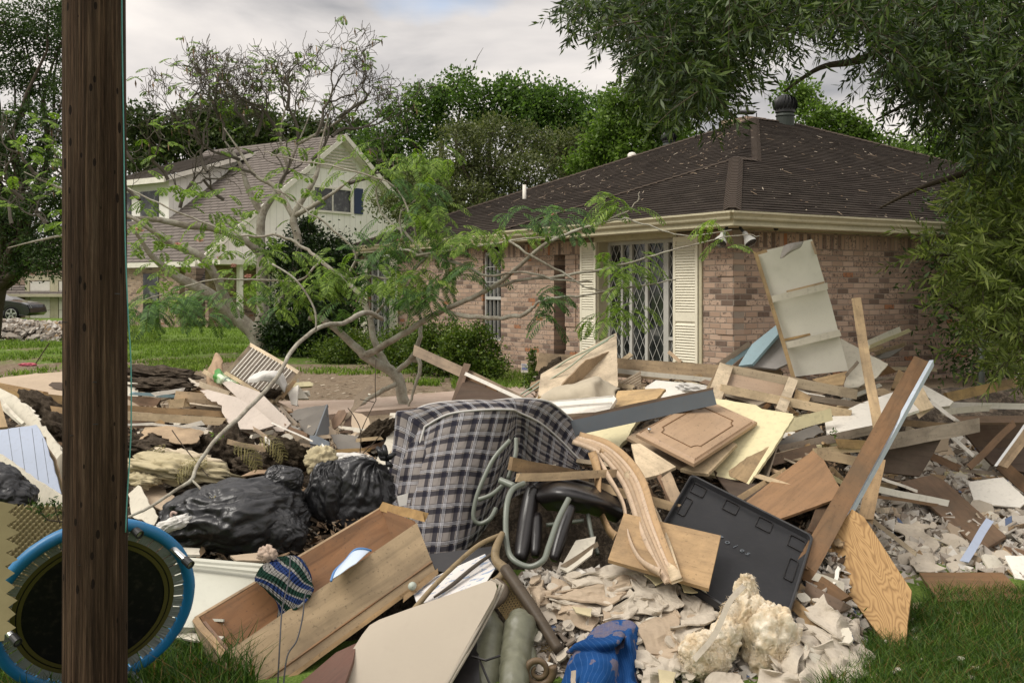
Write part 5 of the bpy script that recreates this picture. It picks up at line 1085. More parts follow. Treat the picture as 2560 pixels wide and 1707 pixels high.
# ================================================================== left edge things
B = poly_board
B('curved_board', 'long pale curved panel with a brown hole behind the pole at far left', 'panel', [(-60, 955), (0, 944), (80, 935), (165, 928), (230, 924), (225, 990), (165, 994), (100, 988), (55, 972)], 0.02, drywarm, d=(8.6, 9.0, 8.4), rough=0.002)  # tan face colour carries the shadow on the panel's underside
B('dark_opening', None, None, [(121, 962), (130, 955), (150, 955), (168, 960), (168, 978), (140, 972)], 0.01, dark, d=(8.28, 8.28, 8.2), parent=bpy.data.objects['curved_board'])  # flat dark patch laid where the panel has its hole
plank('split brown two by four right under the curved panel at far left', (-10, 982), (185, 1004), 22, 0.05, pine, d=(8.0, 8.0)); plank('second brown board below the split two by four at far left', (100, 1020), (190, 1030), 16, 0.05, tan, d=(7.8, 7.8))
plank('short brown board end crossing at the left frame edge above the white siding', (-20, 962), (110, 986), 16, 0.04, tan, d=(8.3, 8.2))
e_ = B('metal_siding', 'white crumpled siding channel sloping down from the left edge to the pole', 'siding', [(-40, 950), (40, 990), (70, 1012), (100, 1055), (130, 1090), (165, 1140), (172, 1180), (130, 1150), (60, 1072), (-40, 985)], 0.006, offwhite, d=(7.3, 6.9, 7.0), rough=0.006, roughedges=[1, 2, 3, 4])
for (a, b) in (((-20, 978), (150, 1150)), ((0, 1000), (60, 1062)), ((60, 1020), (160, 1130))): plank3('rib', None, None, U(*a, 7.05), U(*b, 6.75), 0.02, 0.02, offwhite, parent=e_, chip=0)
B('torn_siding', 'torn strip of white siding lying beside the dark soil clump behind the pole', 'siding', [(38, 1000), (55, 990), (100, 1045), (92, 1060)], 0.01, offwhite, off=0.2, rough=0.01)
plank('orange pine board end poking in above the blue panel at the left edge', (-10, 1000), (8, 1070), 20, 0.04, pine, d=(6.9, 6.8))
bl = B('blue_beadboard', 'pale blue beadboard panel leaning at the left edge beside the pole', 'panel', [(-60, 1080), (0, 1074), (91, 1061), (112, 1098), (134, 1165), (153, 1233), (110, 1225), (76, 1195), (-60, 1120)], 0.014, bluep, d=(6.35, 6.3, 6.1), rough=0.002)
g = Geo()
for px in (22, 50, 82, 108): g.tube([U(px - 2, 1070 + (px > 95) * 25, 6.24 - .02), U(px + 14, 1175 + px * 0.3, 6.06)], 0.0016, 4)
g.make('groove', slate, bl)
B('torn_paper_edge', 'brown torn paper edge along the right side of the blue panel', 'cardboard', [(100, 1090), (112, 1092), (140, 1160), (158, 1240), (146, 1235), (128, 1165)], 0.01, cardb, d=(6.4, 6.3, 6.3), rough=0.012)
B('white_board', 'long dirty white board crossing in front of the blue panel toward the pole', 'board', [(-60, 1108), (0, 1134), (77, 1190), (190, 1262), (190, 1350), (120, 1290), (60, 1230), (0, 1166), (-60, 1130)], 0.02, offwhite, d=(6.1, 5.6, 5.8), rough=0.002)
B('cardboard_scrap', 'crumpled beige cardboard wedge beside the pole at left', 'cardboard', [(140, 1150), (165, 1128), (170, 1190), (150, 1200), (140, 1172)], 0.01, drywall, d=(6.5, 6.4, 6.4), rough=0.008)
B('cardboard_scrap', 'tan curled cardboard below the crumpled wedge beside the pole', 'cardboard', [(146, 1195), (172, 1190), (172, 1240), (152, 1236)], 0.01, cardb, d=(6.4, 6.3, 6.3), rough=0.008)
soilm = M('clumped_soil', 0.95, 0.1); q = soilm.noise(soilm.coord(), 16, 8, 0.8); soilm.base(soilm.ramp(q, [(0.3, (0.028, 0.022, 0.016)), (0.5, (0.08, 0.062, 0.044)), (0.7, (0.18, 0.142, 0.105))])); soilm.bump(q, 1.0, 0.04); soilm = soilm.m
def clod(label, px, py, wpx, hpx, off=0.1, rot=0, seed=1.0, mat=None, name='soil_clump', sub=5):
    c = X(px, py, off); k_ = c.y / F; return blob3(name, c, (wpx * k_ / 2, wpx * k_ / 2.6, hpx * k_ / 2), mat or soilm, sub, 0.35, 2.2, 0.12, 5, label, 'soil clump', rot=Matrix.Rotation(R(rot), 3, 'Y'), fine=0.06, seed=seed)
clod('dark fibrous soil clump beside the torn siding at far left', 100, 1020, 120, 60, 0.0, 35, 1.1); clod('dark soil clump low beside the pole, under the other one', 150, 1075, 110, 55, 0.0, 45, 2.1)
clod('arched dark slab of soil on top of the pile right of the pole', 400, 935, 175, 34, 0.1, 6, 3.1); clod('lower dark slab of soil under the arched one right of the pole', 392, 962, 165, 34, 0.22, 4, 4.1)
clod('wide soil clump under the torn beige paper', 420, 1120, 240, 70, 0.0, 8, 5.3); clod('dark soil mass right of the torn beige paper', 560, 1130, 130, 120, 0.0, 0, 6.3); clod('soil clump behind the large trash bag', 500, 1215, 150, 60, 0.0, 0, 7.7)
fibm = M('matted_root_fibre', 0.95, 0.1); q = fibm.noise(fibm.coord(scale=(1, 1, 5)), 30, 6, 0.8); fibm.base(fibm.ramp(q, [(0.35, (0.02, 0.015, 0.010)), (0.6, (0.10, 0.078, 0.052))])); fibm.bump(q, 1.0, 0.03); fibm = fibm.m
clod('round matted brown fibre clump behind the trash bags', 722, 1140, 105, 78, 0.22, 20, 8.1, fibm, 'fibre_clump')
clod('small dark soil clump left of the matted fibre clump', 640, 1165, 110, 60, 0.0, 0, 9.1); clod('brown twiggy nest of roots beside the white board behind the mattress', 940, 1085, 110, 46, 0.1, -35, 10.4, fibm, 'fibre_clump')
clod('clump of dry brown leaves caught beside the folded plywood', 1385, 935, 90, 55, 0.1, -30, 11.4, fibm, 'leaf_clump')
# left middle boards
B('cabinet_end', 'small beige cabinet end right behind the pole', 'board', [(300, 952), (346, 958), (345, 992), (300, 990)], 0.12, offwhite, d=(8.1, 8.1, 8.0))
plank('brown beam in shadow under the beige cabinet end', (300, 1000), (400, 1006), 22, 0.06, brown, d=(7.9, 7.9)); plank('green grey trim strip with torn white paper right of the pole', (330, 983), (440, 990), 8, 0.01, teal, d=(7.85, 7.9), name='trim_strip', cat='trim')
plank('torn white plastic strip above the green grey trim', (390, 985), (455, 975), 10, 0.005, white, d=(7.8, 7.85), name='trim_strip', cat='trim')
plank('short thick pine block under the pinkish boards', (438, 990), (560, 1000), 26, 0.09, pine, d=(7.75, 7.8), chip=0.006); plank('pale pine block end under the short thick one', (425, 1010), (465, 1006), 22, 0.08, pale, d=(7.7, 7.7)); 
plank('long reddish beam crossing right from the pole', (290, 1018), (560, 1036), 15, 0.06, tan, d=(7.5, 7.6)); plank('long beam with white paint drips below the reddish beam', (290, 1036), (560, 1054), 20, 0.07, pale, d=(7.35, 7.45)); plank('dark shaded beam below the painted one', (290, 1056), (430, 1066), 18, 0.05, brown, d=(7.5, 7.5))
B('bent_metal_trim', 'thin bent white metal trim above the torn beige paper', 'trim', [(300, 1060), (380, 1056), (420, 1062), (480, 1063), (520, 1070), (510, 1076), (440, 1068), (380, 1063), (300, 1064)], 0.004, white, d=(7.1, 7.1, 7.1), rough=0.001)
B('bent_metal_trim', 'pointed white metal trim standing up from the beige paper', 'trim', [(443, 1066), (503, 1051), (512, 1062), (470, 1068)], 0.004, white, d=(7.0, 7.0, 7.0))
B('curled_paper', 'curled brown paper scrap above the bent white trim', 'paper', [(378, 1060), (400, 1048), (412, 1056), (412, 1062)], 0.004, cardb, d=(7.1, 7.1, 7.1), rough=0.002)
B('torn_board', 'torn rippled beige paper sheet over the dark soil', 'paper', [(348, 1098), (362, 1068), (420, 1064), (500, 1074), (510, 1082), (492, 1105), (470, 1108), (440, 1108), (405, 1088), (380, 1080), (360, 1092)], 0.006, cardb, d=(6.95, 6.95, 6.8), rough=0.008)
B('drywall_scrap', 'pointed beige plaster scrap beside the soil slab', 'drywall', [(471, 944), (508, 962), (478, 972), (480, 958)], 0.012, drywall, off=0.15, rough=0.004); 
B('pinkish_board', 'upper pinkish drywall sheet sliding down to the right', 'drywall', [(553, 955), (575, 952), (650, 980), (700, 1030), (727, 1058), (708, 1078), (690, 1078), (640, 1030), (600, 1000)], 0.014, pinkboard, d=(8.0, 7.4, 7.3), rough=0.005, roughedges=[3, 4, 5, 6])
B('pinkish_board', 'lower pinkish drywall sheet with a ragged left edge', 'drywall', [(500, 976), (520, 974), (590, 992), (640, 1020), (690, 1062), (650, 1074), (600, 1072), (575, 1062), (560, 1038), (545, 1010)], 0.014, pinkboard, d=(7.8, 7.4, 7.3), rough=0.008, roughedges=[6, 7, 8, 9])
plank('light wood stick propped over the green plastic bag', (512, 930), (560, 960), 11, 0.03, pale, d=(8.3, 8.1)); plank('pale flat board between the two pinkish sheets', (505, 962), (570, 984), 14, 0.02, pale, d=(8.1, 8.0))
pbag = paint('brown_kraft_paper', (0.40, 0.28, 0.18), 0.85, 0.2, 0.2, 5)
grid3('paper_bag', [[(520, 925, 8.5), (535, 895, 8.5), (545, 886, 8.5), (556, 900, 8.45)], [(518, 945, 8.4), (530, 930, 8.3), (548, 925, 8.35), (562, 925, 8.4)], [(522, 970, 8.3), (535, 965, 8.2), (550, 962, 8.2), (564, 950, 8.3)], [(530, 990, 8.2), (545, 990, 8.1), (565, 985, 8.1), (580, 980, 8.2)]], pbag, 0.004, 5, 0.03, 12, 'crumpled brown paper bag standing left of the striped filter', 'bag')
greenp = M('green_white_plastic', 0.35, 0.5); gq = greenp.n('SeparateXYZ', {0: greenp.coord()}); greenp.base(greenp.ramp(greenp.math('ADD', greenp.math('MULTIPLY', gq.outputs[0], 4.0), greenp.noise(greenp.coord(), 9, 2)), [(0.25, (0.05, 0.24, 0.03)), (0.4, (0.60, 0.72, 0.50)), (0.75, (0.62, 0.70, 0.55)), (0.85, (0.12, 0.34, 0.02))])); greenp = greenp.m
gbg = grid3('plastic_bag', [[(536, 925, 8.2), (548, 921, 8.2), (556, 930, 8.2), (575, 945, 8.2), (605, 953, 8.2)], [(534, 940, 8.1), (548, 940, 8.0), (565, 946, 8.0), (580, 952, 8.0), (600, 958, 8.1)], [(535, 958, 8.1), (548, 958, 8.0), (565, 958, 8.0), (580, 960, 8.0), (592, 962, 8.1)]], greenp, 0.003, 5, 0.015, 14, 'crumpled green and white plastic package beside the paper bag', 'plastic bag')
navyink = M('navy_ink', 0.5, 0.3); navyink.base((0.10, 0.16, 0.22)); navyink = navyink.m
g = Geo(); c_ = U(569, 951, 7.93)
for i in range(14):
    a0, a1 = math.pi * i / 14, math.pi * (i + 1) / 14
    g.quad(*[c_ + Vector((math.cos(a) * r_, 0, math.sin(a) * r_)) for a, r_ in ((a0, .018), (a0, .023), (a1, .023), (a1, .018))])
g.make('round_logo', navyink, gbg)
# striped air filter
fl_ = empty('air_filter', U(640, 980, 8.0), 'wood framed pleated air filter standing tilted on the pile, facing the street', 'air filter')
A, Bp, C, Dp = U(628, 863, 8.3), U(750, 933, 8.0), U(708, 990, 7.9), U(566, 933, 8.2); ex, ey = Bp - A, Dp - A; nf = ex.cross(ey).normalized(); nf = nf if nf.y < 0 else -nf; Cc = A + ex + ey
pl_ = paint('dusty_filter_cloth', (0.42, 0.37, 0.32), 0.95, 0.3, 0.15); g = Geo(); np_ = 20
for i in range(np_):
    u0, u1 = 0.04 + 0.92 * i / np_, 0.04 + 0.92 * (i + 1) / np_; um = (u0 + u1) / 2; a, b, c = A + ex * u0, A + ex * um + nf * 0.022, A + ex * u1
    g.add([a + ey * .05, b + ey * .05, b + ey * .95, a + ey * .95], [(0, 1, 2, 3)]); g.add([b + ey * .05, c + ey * .05, c + ey * .95, b + ey * .95], [(0, 1, 2, 3)])
g.make('pleats', pl_, fl_); g = Geo()
for i in range(1, 15):
    u = .04 + .92 * i / 15; g.tube([A + ex * u + ey * .05 + nf * .024, A + ex * u + ey * .95 + nf * .024], .005, 5)
g.make('support_grid', white, fl_)
for a, b in ((A, A + ex), (A + ex, A + ex + ey), (A + ex + ey, A + ey), (A + ey, A)): plank3('frame_rail', None, None, a, b, 0.028, 0.045, pale, parent=fl_, chip=0, bow=0)
B('cut_board', 'small beige triangle board leaning behind the foot of the filter', 'board', [(744, 960), (772, 996), (742, 996)], 0.012, offwhite, d=(8.1, 8.0, 8.0)); B('cut_board', 'white narrow board under the lower corner of the filter', 'board', [(718, 975), (746, 962), (742, 1014), (728, 1010)], 0.012, white, d=(7.95, 7.95, 7.9)); plank('thin wooden stretcher beside the white board below the filter', (735, 955), (705, 995), 9, 0.02, tan, d=(7.9, 7.8))
clothm = paint('white_cloth', (0.62, 0.60, 0.56), 0.9, 0.2, 0.15)
grid3('white_cloth', [[(645, 930, 7.9), (670, 922, 7.9), (700, 930, 7.9), (716, 955, 7.9)], [(625, 945, 7.8), (660, 935, 7.7), (690, 945, 7.7), (712, 970, 7.8)], [(620, 958, 7.8), (650, 952, 7.7), (690, 965, 7.7), (708, 982, 7.8)]], clothm, 0.006, 5, 0.03, 9, 'crumpled white cloth draped over the front of the filter', 'cloth')
rust = paint('orange_brown_foam', (0.36, 0.19, 0.06), 0.9, 0.3, 0.25, 6); yel = paint('yellow_insulation_fibre', (0.50, 0.43, 0.27), 0.95, 0.25, 0.3, 6); cremf = paint('cream_insulation_fibre', (0.60, 0.51, 0.37), 0.97, 0.2, 0.3, 7)
def rag(label, px, py, wpx, hpx, mat, off=0.2, seed=1.0, name='scrap', cat='scrap', rot=0, ridged=0.25, amp=.4):
    c = X(px, py, off); k_ = c.y / F; return blob3(name, c, (wpx * k_ / 2, wpx * k_ / 4, hpx * k_ / 2), mat, 4, amp, 2.2, ridged, 5, label, cat, rot=Matrix.Rotation(R(rot), 3, 'Y'), fine=0.05, seed=seed)
rag('orange brown foam chunk in front of the striped filter', 638, 943, 46, 20, rust, .25, 2.2, 'foam_chunk', 'foam'); rag('crumpled tan paper in front of the white cloth', 660, 965, 80, 30, pbag, .3, 3.2, 'crumpled_paper', 'paper'); rag('dark crumpled felt under the white cloth', 680, 985, 60, 26, soilm, .25, 4.2, 'felt_scrap', 'felt')
ins = rag('long yellow fibreglass batt lying right of the pole', 440, 1172, 250, 60, yel, .3, 5.5, 'insulation_batt', 'insulation', 8, .35); rag('cream upper fold of the fibreglass batt, over the yellow one', 470, 1150, 150, 40, cremf, .3, 6.6, 'insulation_batt', 'insulation', 10, .35)
rag('yellow mossy insulation lump behind the smaller trash bag', 800, 1150, 80, 60, yel, .2, 7.5, 'insulation_lump', 'insulation', -30, .35); rag('low yellow insulation scrap at the pole, under the batt', 355, 1200, 80, 34, yel, .25, 8.8, 'insulation_lump', 'insulation', 10, .3)
# dark roofing felt, boards in the middle left
B('roofing_felt', 'folded dark grey roofing felt, upper leaf of the stack', 'roofing felt', [(722, 1030), (745, 1022), (819, 1010), (812, 1028), (760, 1048), (740, 1052)], 0.02, roofgrey, d=(7.7, 7.6, 7.5), rough=0.008)
B('roofing_felt', 'grey board face under the folded roofing felt', 'roofing felt', [(745, 1052), (812, 1022), (818, 1036), (780, 1090), (760, 1082)], 0.012, roofgrey, d=(7.5, 7.5, 7.3), rough=0.003); B('roofing_felt', 'darkest upright felt sheet right of the grey board face', 'roofing felt', [(819, 1010), (825, 1070), (822, 1085), (790, 1088)], 0.01, slate, d=(7.6, 7.5, 7.5))
B('curled_board', 'tall thin curled brown board standing up against the path', 'board', [(933, 966), (926, 962), (888, 990), (884, 1012), (862, 1045), (852, 1055), (868, 1048), (905, 1008)], 0.006, greywood, d=(8.0, 7.8, 7.6)); B('curled_board', 'round shouldered brown board at the foot of the tall curled one', 'board', [(828, 1050), (846, 1026), (862, 1024), (866, 1034), (850, 1062), (832, 1074)], 0.008, brown, d=(7.7, 7.6, 7.5))
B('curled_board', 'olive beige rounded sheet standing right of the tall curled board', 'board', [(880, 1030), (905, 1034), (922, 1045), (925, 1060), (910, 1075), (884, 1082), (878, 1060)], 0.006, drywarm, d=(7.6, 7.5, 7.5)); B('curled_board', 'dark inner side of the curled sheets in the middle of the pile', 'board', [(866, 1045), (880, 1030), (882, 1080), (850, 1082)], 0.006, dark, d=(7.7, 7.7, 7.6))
B('grey_tile', 'square grey sheet lying flat in the middle of the left pile', 'sheet', [(826, 1086), (852, 1084), (893, 1090), (905, 1122), (845, 1122)], 0.008, roofgrey, d=(7.2, 7.2, 7.0), rough=0.002); B('grey_tile', 'grey felt strip left of the square sheet', 'sheet', [(774, 1088), (790, 1088), (824, 1104), (824, 1118), (775, 1108)], 0.008, slate, d=(7.2, 7.2, 7.0)); B('grey_tile', 'small grey square scrap below the felt strip', 'sheet', [(776, 1112), (796, 1110), (794, 1124), (780, 1124)], 0.008, roofgrey, d=(7.1, 7.1, 7.0))
plank('pine strip crossing above the smaller trash bag', (790, 1130), (920, 1124), 9, 0.03, pine, d=(7.0, 7.0)); plank('short pine strip behind the black bag knot', (900, 1100), (955, 1094), 9, 0.03, pale, d=(7.1, 7.1)); plank('thin lath slanting up over the root nest', (885, 1090), (978, 1040), 5, 0.02, pale, d=(7.3, 7.4)); plank('thin pale lath falling right across the pinkish sheet', (683, 1058), (775, 1100), 4, 0.01, white, d=(7.2, 7.0)); plank('broken brown stick below the pinkish sheets', (713, 1066), (772, 1092), 12, 0.03, brown, d=(7.3, 7.2)); plank('splintered pale stick leaning left of the roofing felt', (705, 1022), (746, 1066), 8, 0.02, greywood, d=(7.5, 7.3)); plank('pine stick running right under the lower pinkish sheet', (570, 1104), (675, 1126), 13, 0.04, pine, d=(6.9, 6.9)); plank('short pine dowel under the corner of the lower pinkish sheet', (636, 1072), (665, 1092), 9, 0.025, tan, d=(7.2, 7.1)); plank('white painted lath end beside the fibre clump', (665, 1098), (685, 1112), 12, 0.02, white, d=(7.0, 7.0))
B('white_board', 'white board standing behind the left edge of the mattress', 'board', [(975, 1032), (1040, 1030), (1010, 1110), (990, 1180), (940, 1150), (965, 1100)], 0.014, offwhite, d=(7.5, 7.2, 7.0)); rag('wad of dirty white cloth above the smaller trash bag', 860, 1145, 110, 26, clothm, .1, 12.1, 'cloth_wad', 'cloth', 0, .2)
B('brown_paper', 'torn brown paper flap behind the large trash bag', 'paper', [(612, 1165), (650, 1140), (672, 1130), (668, 1150), (640, 1162)], 0.006, cardb, d=(6.8, 6.8, 6.8), rough=0.005); B('brown_paper', 'ragged brown paper above the top of the large trash bag', 'paper', [(600, 1190), (640, 1172), (700, 1168), (690, 1180), (640, 1184)], 0.006, pbag, d=(6.7, 6.7, 6.7), rough=0.006)
B('dark_sheet', 'creased brown paper sheet low behind the trash bag', 'paper', [(334, 1206), (400, 1215), (450, 1255), (420, 1280), (370, 1260), (345, 1230)], 0.008, drywarm, d=(6.5, 6.4, 6.3), rough=0.006); B('glass_sheet', 'greenish white plastic sheet behind the trampoline', 'sheet', [(320, 1235), (345, 1212), (395, 1290), (385, 1312), (330, 1290)], 0.006, offwhite, d=(6.2, 6.2, 6.0), rough=0.004)

# ================================================================== trash bags
bagm = M('black_bag_plastic', 0.36, 0.5); bagm.base((0.017, 0.017, 0.0185)); vb_ = bagm.n('TexVoronoi', {'Vector': bagm.n('VectorMath', {0: bagm.coord(scale=(1, 1, .6)), 1: bagm.n('VectorMath', {0: bagm.n('TexNoise', {'Vector': bagm.coord(), 'Scale': 5.0}).outputs['Color'], 1: (.22, .22, .22)}, operation='MULTIPLY').outputs[0]}, operation='ADD').outputs[0], 'Scale': 7.0}, feature='SMOOTH_F1'); bagm.bump(bagm.math('ADD', vb_.outputs['Distance'], bagm.math('MULTIPLY', bagm.noise(bagm.coord(), 7, 3, .5, 1.0), .6)), 0.85, 0.03); bagm = bagm.m
def bagsurf(c, rad, tie, seed, k=11, pleat=.10, sag=.12):
    """a filled plastic bag: pleats run down from the tied end and die out over a full belly"""
    tie = Vector(tie).normalized(); sx_ = tie.orthogonal().normalized(); sy_ = tie.cross(sx_); V = []; nU, nV = 150, 90
    for j in range(nV + 1):
        th = math.pi * j / nV
        for i in range(nU):
            a = 2 * math.pi * i / nU; n_ = tie * math.cos(th) + (sx_ * math.cos(a) + sy_ * math.sin(a)) * math.sin(th); q = n_ * 1.2 + Vector((seed, seed * .7, -seed))
            wob_ = 2.2 * noise.noise(n_ * 1.6 + Vector((seed * 2, 0, 3))); f = math.exp(-th * 0.75)
            pl = (abs(math.sin(k * .5 * a + wob_ * 2)) - .5) * pleat * (f + .18) + (abs(math.sin(k * 1.3 * a + wob_ * 4 + th * 2)) - .5) * pleat * .35 * (f + .25)
            cr = abs(noise.noise(q * 2.6 + Vector((wob_ * .5, 0, 0)))); cr2 = abs(noise.noise(q * 5.5 + Vector((0, wob_ * .5, 0))))
            d_ = 1 + .20 * noise.noise(q) + pl - sag * cr - sag * .4 * cr2
            V.append(Vector(c) + Vector((n_.x * rad[0], n_.y * rad[1], n_.z * rad[2])) * d_)
    return V, [(j*nU+i, j*nU+(i+1) % nU, (j+1)*nU+(i+1) % nU, (j+1)*nU+i) for j in range(nV) for i in range(nU)]
def bag(label, px, py, Y, w_, h_, seed, tie, k=11):
    c = U(px, py, Y); k_ = Y / F; V, Fc = bagsurf(c, (w_ * k_ / 2, w_ * k_ / 2.6, h_ * k_ / 2), tie, seed, k); return tag(MO('trash_bag', V, Fc, bagm, None, None, True), label, 'trash bag')
b1 = bag('large black plastic trash bag lying behind the white panel door', 600, 1296, 5.95, 360, 215, 3.3, (-1, -.3, -.35), 13)
V, Fc = bagsurf(U(708, 1200, 6.0), (.12, .09, .085), (-.3, 0, 1), 2.2, 7); MO('bag_fold', V, Fc, bagm, b1, None, True)
V, Fc = bagsurf(U(700, 1330, 5.8), (.15, .1, .14), (.5, -.4, -1), 5.2, 9); MO('bag_fold', V, Fc, bagm, b1, None, True)
b2 = bag('tied black trash bag between the large one and the mattress', 885, 1262, 6.3, 235, 235, 8.8, (.5, -.2, 1), 12)
V, Fc = bagsurf(U(815, 1240, 6.15), (.13, .10, .2), (.3, 0, 1), 6.1, 9); MO('bag_fold', V, Fc, bagm, b2, None, True)
g = Geo(); k0 = U(966, 1150, 6.3)
for (dx, dz) in ((-.05, .075), (-.01, .085), (.05, .04), (.03, -.03), (-.035, .03)):
    g.tube([k0, k0 + Vector((dx * .5, -.03, dz * .6)), k0 + Vector((dx, -.02, dz)), k0 + Vector((dx * .7, .0, dz * .7))], [0.008, 0.02, 0.014, 0.004], 7)
g.make('knot', bagm, b2, smooth=True)
bag('black trash bag cut off by the left edge above the foam', -10, 1235, 5.5, 200, 150, 5.1, (-1, 0, .4))
# ================================================================== mattress
mm = M('plaid_ticking', 0.9, 0.1); uvn = mm.n('UVMap'); us = mm.n('SeparateXYZ', {0: uvn.outputs[0]})
def plaid(axis):
    f = mm.math('FRACT', mm.math('DIVIDE', axis, 0.108)); k_ = lambda v: (v, v, v)
    dk = mm.ramp(f, [(0.0, k_(1)), (0.23, k_(.18)), (0.50, k_(1)), (0.56, k_(.45)), (0.60, k_(1)), (0.63, k_(.2)), (0.66, k_(1)), (0.69, k_(.2)), (0.72, k_(1)), (0.76, k_(.45)), (0.80, k_(1))], 'CONSTANT')
    wt = mm.ramp(f, [(0.0, k_(0)), (0.60, k_(1)), (0.625, k_(0)), (0.665, k_(1)), (0.685, k_(0)), (0.725, k_(1)), (0.745, k_(0))], 'CONSTANT'); return dk, wt
(d1_, w1_), (d2_, w2_) = plaid(us.outputs[0]), plaid(us.outputs[1])
dk_ = mm.mix(1.0, d1_, d2_, 'MULTIPLY'); cw_ = mm.mix(dk_, (0.014, 0.014, 0.024), (0.22, 0.197, 0.182)); wa_ = mm.math('MULTIPLY', mm.math('ADD', w1_, w2_), 0.56); mm.base(mm.mix(wa_, cw_, (0.78, 0.78, 0.82)))
qn = mm.math('MULTIPLY', mm.math('SINE', mm.math('MULTIPLY', us.outputs[0], 56.0)), mm.math('SINE', mm.math('MULTIPLY', us.outputs[1], 28.0))); mm.bump(mm.math('ADD', mm.math('ABSOLUTE', qn), mm.math('MULTIPLY', mm.noise(mm.coord(), 120, 2), 0.1)), 0.5, 0.012); mm = mm.m
pipem = M('white_piping', 0.8, 0.2); pipem.base((0.50, 0.485, 0.46)); pipem = pipem.m
mt = empty('folded_mattress', U(1130, 1390, 6.4), 'folded mattress in navy and brown plaid with white piping, standing in mid pile', 'mattress')
top = [(1062, 1068, 6.40), (1120, 1037, 6.36), (1200, 1026, 6.36), (1275, 1025, 6.42), (1297, 1032, 6.55), (1350, 1058, 6.7), (1400, 1100, 6.85), (1450, 1150, 6.9), (1500, 1178, 6.95)]
mid = [(1027, 1200, 6.30), (1090, 1195, 6.20), (1160, 1190, 6.20), (1235, 1190, 6.34), (1290, 1120, 6.65), (1335, 1150, 6.7), (1390, 1172, 6.78), (1440, 1184, 6.86), (1490, 1190, 6.92)]
bot = [(1000, 1395, 6.05), (1060, 1392, 6.00), (1130, 1386, 6.02), (1190, 1350, 6.2), (1262, 1260, 6.6), (1330, 1225, 6.75), (1390, 1222, 6.8), (1440, 1210, 6.85), (1490, 1200, 6.92)]
def surf(rows, m):
    rr_ = [spline(r_, m) for r_ in rows]; return [[Vector(U(*q)) for q in colv] for colv in zip(*[list(x) for x in zip(*[spline([rr_[a][i] for a in range(len(rows))], m) for i in range(len(rr_[0]))])])] if False else [[U(*spl[j]) for spl in [spline([rr_[a][i] for a in range(len(rows))], m) for i in range(len(rr_[0]))]] for j in range((len(rows) - 1) * m + 1)]
S = surf([top, mid, bot], 8); nr_, nc_ = len(S), len(S[0])
Lc = [0.0]
for i in range(1, nc_): Lc.append(Lc[-1] + (S[nr_ // 2][i] - S[nr_ // 2][i-1]).length)
Lr = [0.0]
for j in range(1, nr_): Lr.append(Lr[-1] + (S[j][nc_ // 4] - S[j-1][nc_ // 4]).length)
V = [p for r_ in S for p in r_]; UVs = [(Lc[i] + 0.02, -Lr[j]) for j in range(nr_) for i in range(nc_)]
for idx, p in enumerate(V):
    j, i = divmod(idx, nc_); q = abs(math.sin(Lc[i] * 28) * math.sin(Lr[j] * 14)); V[idx] = p + Vector((0.0, -0.012 * q, 0.0)) + Vector((0, nz(p, 5) * .02, 0))
Fc = [(j*nc_+i, j*nc_+i+1, (j+1)*nc_+i+1, (j+1)*nc_+i) for j in range(nr_-1) for i in range(nc_-1)]
MO('front_panel', V, Fc, mm, mt, None, True, UVs)
def offv(i):
    u = i / (nc_ - 1); a, b = Vector((-0.145, 0.10, 0.045)), Vector((0.10, 0.12, 0.10)); k_ = sm(0.38, 0.6, u); return a.lerp(b, k_)
# side band: from the piping back over the thickness, left edge then top
loop = [(S[j][0], (j, 0)) for j in range(nr_ - 1, -1, -1)] + [(S[0][i], (0, i)) for i in range(1, nc_)]
V = []; UVs = []; acc = 0; nb_ = 7
for a, (p, (j, i)) in enumerate(loop):
    if a: acc += (p - loop[a-1][0]).length
    o_ = offv(i); kc = math.exp(-((a - nr_ + 1) / 4.0) ** 2); 
    up_ = Vector((-0.02, 0, 0.02)) * kc
    for q in range(nb_):
        t = q / (nb_ - 1); bul = math.sin(math.pi * t) * 0.028; outn = Vector((-0.6, -0.3, 0.75)) if a < nr_ else Vector((0, -0.2, 1))
        V.append(p + o_ * t + outn * bul + up_ * t * 2); UVs.append((acc, t * 0.18))
n_ = len(loop); Fc = [(a*nb_+q, a*nb_+q+1, (a+1)*nb_+q+1, (a+1)*nb_+q) for a in range(n_-1) for q in range(nb_-1)]
MO('side_band', V, Fc, mm, mt, None, True, UVs)
V = [p + offv(idx % nc_) for idx, p in enumerate([p for r_ in S for p in r_])]; Fc = [(j*nc_+i, j*nc_+i+1, (j+1)*nc_+i+1, (j+1)*nc_+i) for j in range(nr_-1) for i in range(nc_-1)]
MO('back_panel', V, Fc, mm, mt, None, True, [(Lc[i], Lr[j]) for j in range(nr_) for i in range(nc_)])
g = Geo(); g.tube([p + Vector((0, -0.008, 0.004)) for p, _ in loop], 0.007, 8); g.make('piping', pipem, mt, smooth=True)
g = Geo(); g.tube([p + offv(ij[1]) for p, ij in loop], 0.007, 8); g.make('piping', pipem, mt, smooth=True)
B('care_label', None, None, [(992, 1240), (1020, 1232), (1022, 1225), (1016, 1262), (998, 1266)], 0.003, clothm, d=(6.12, 6.1, 6.1), parent=mt)

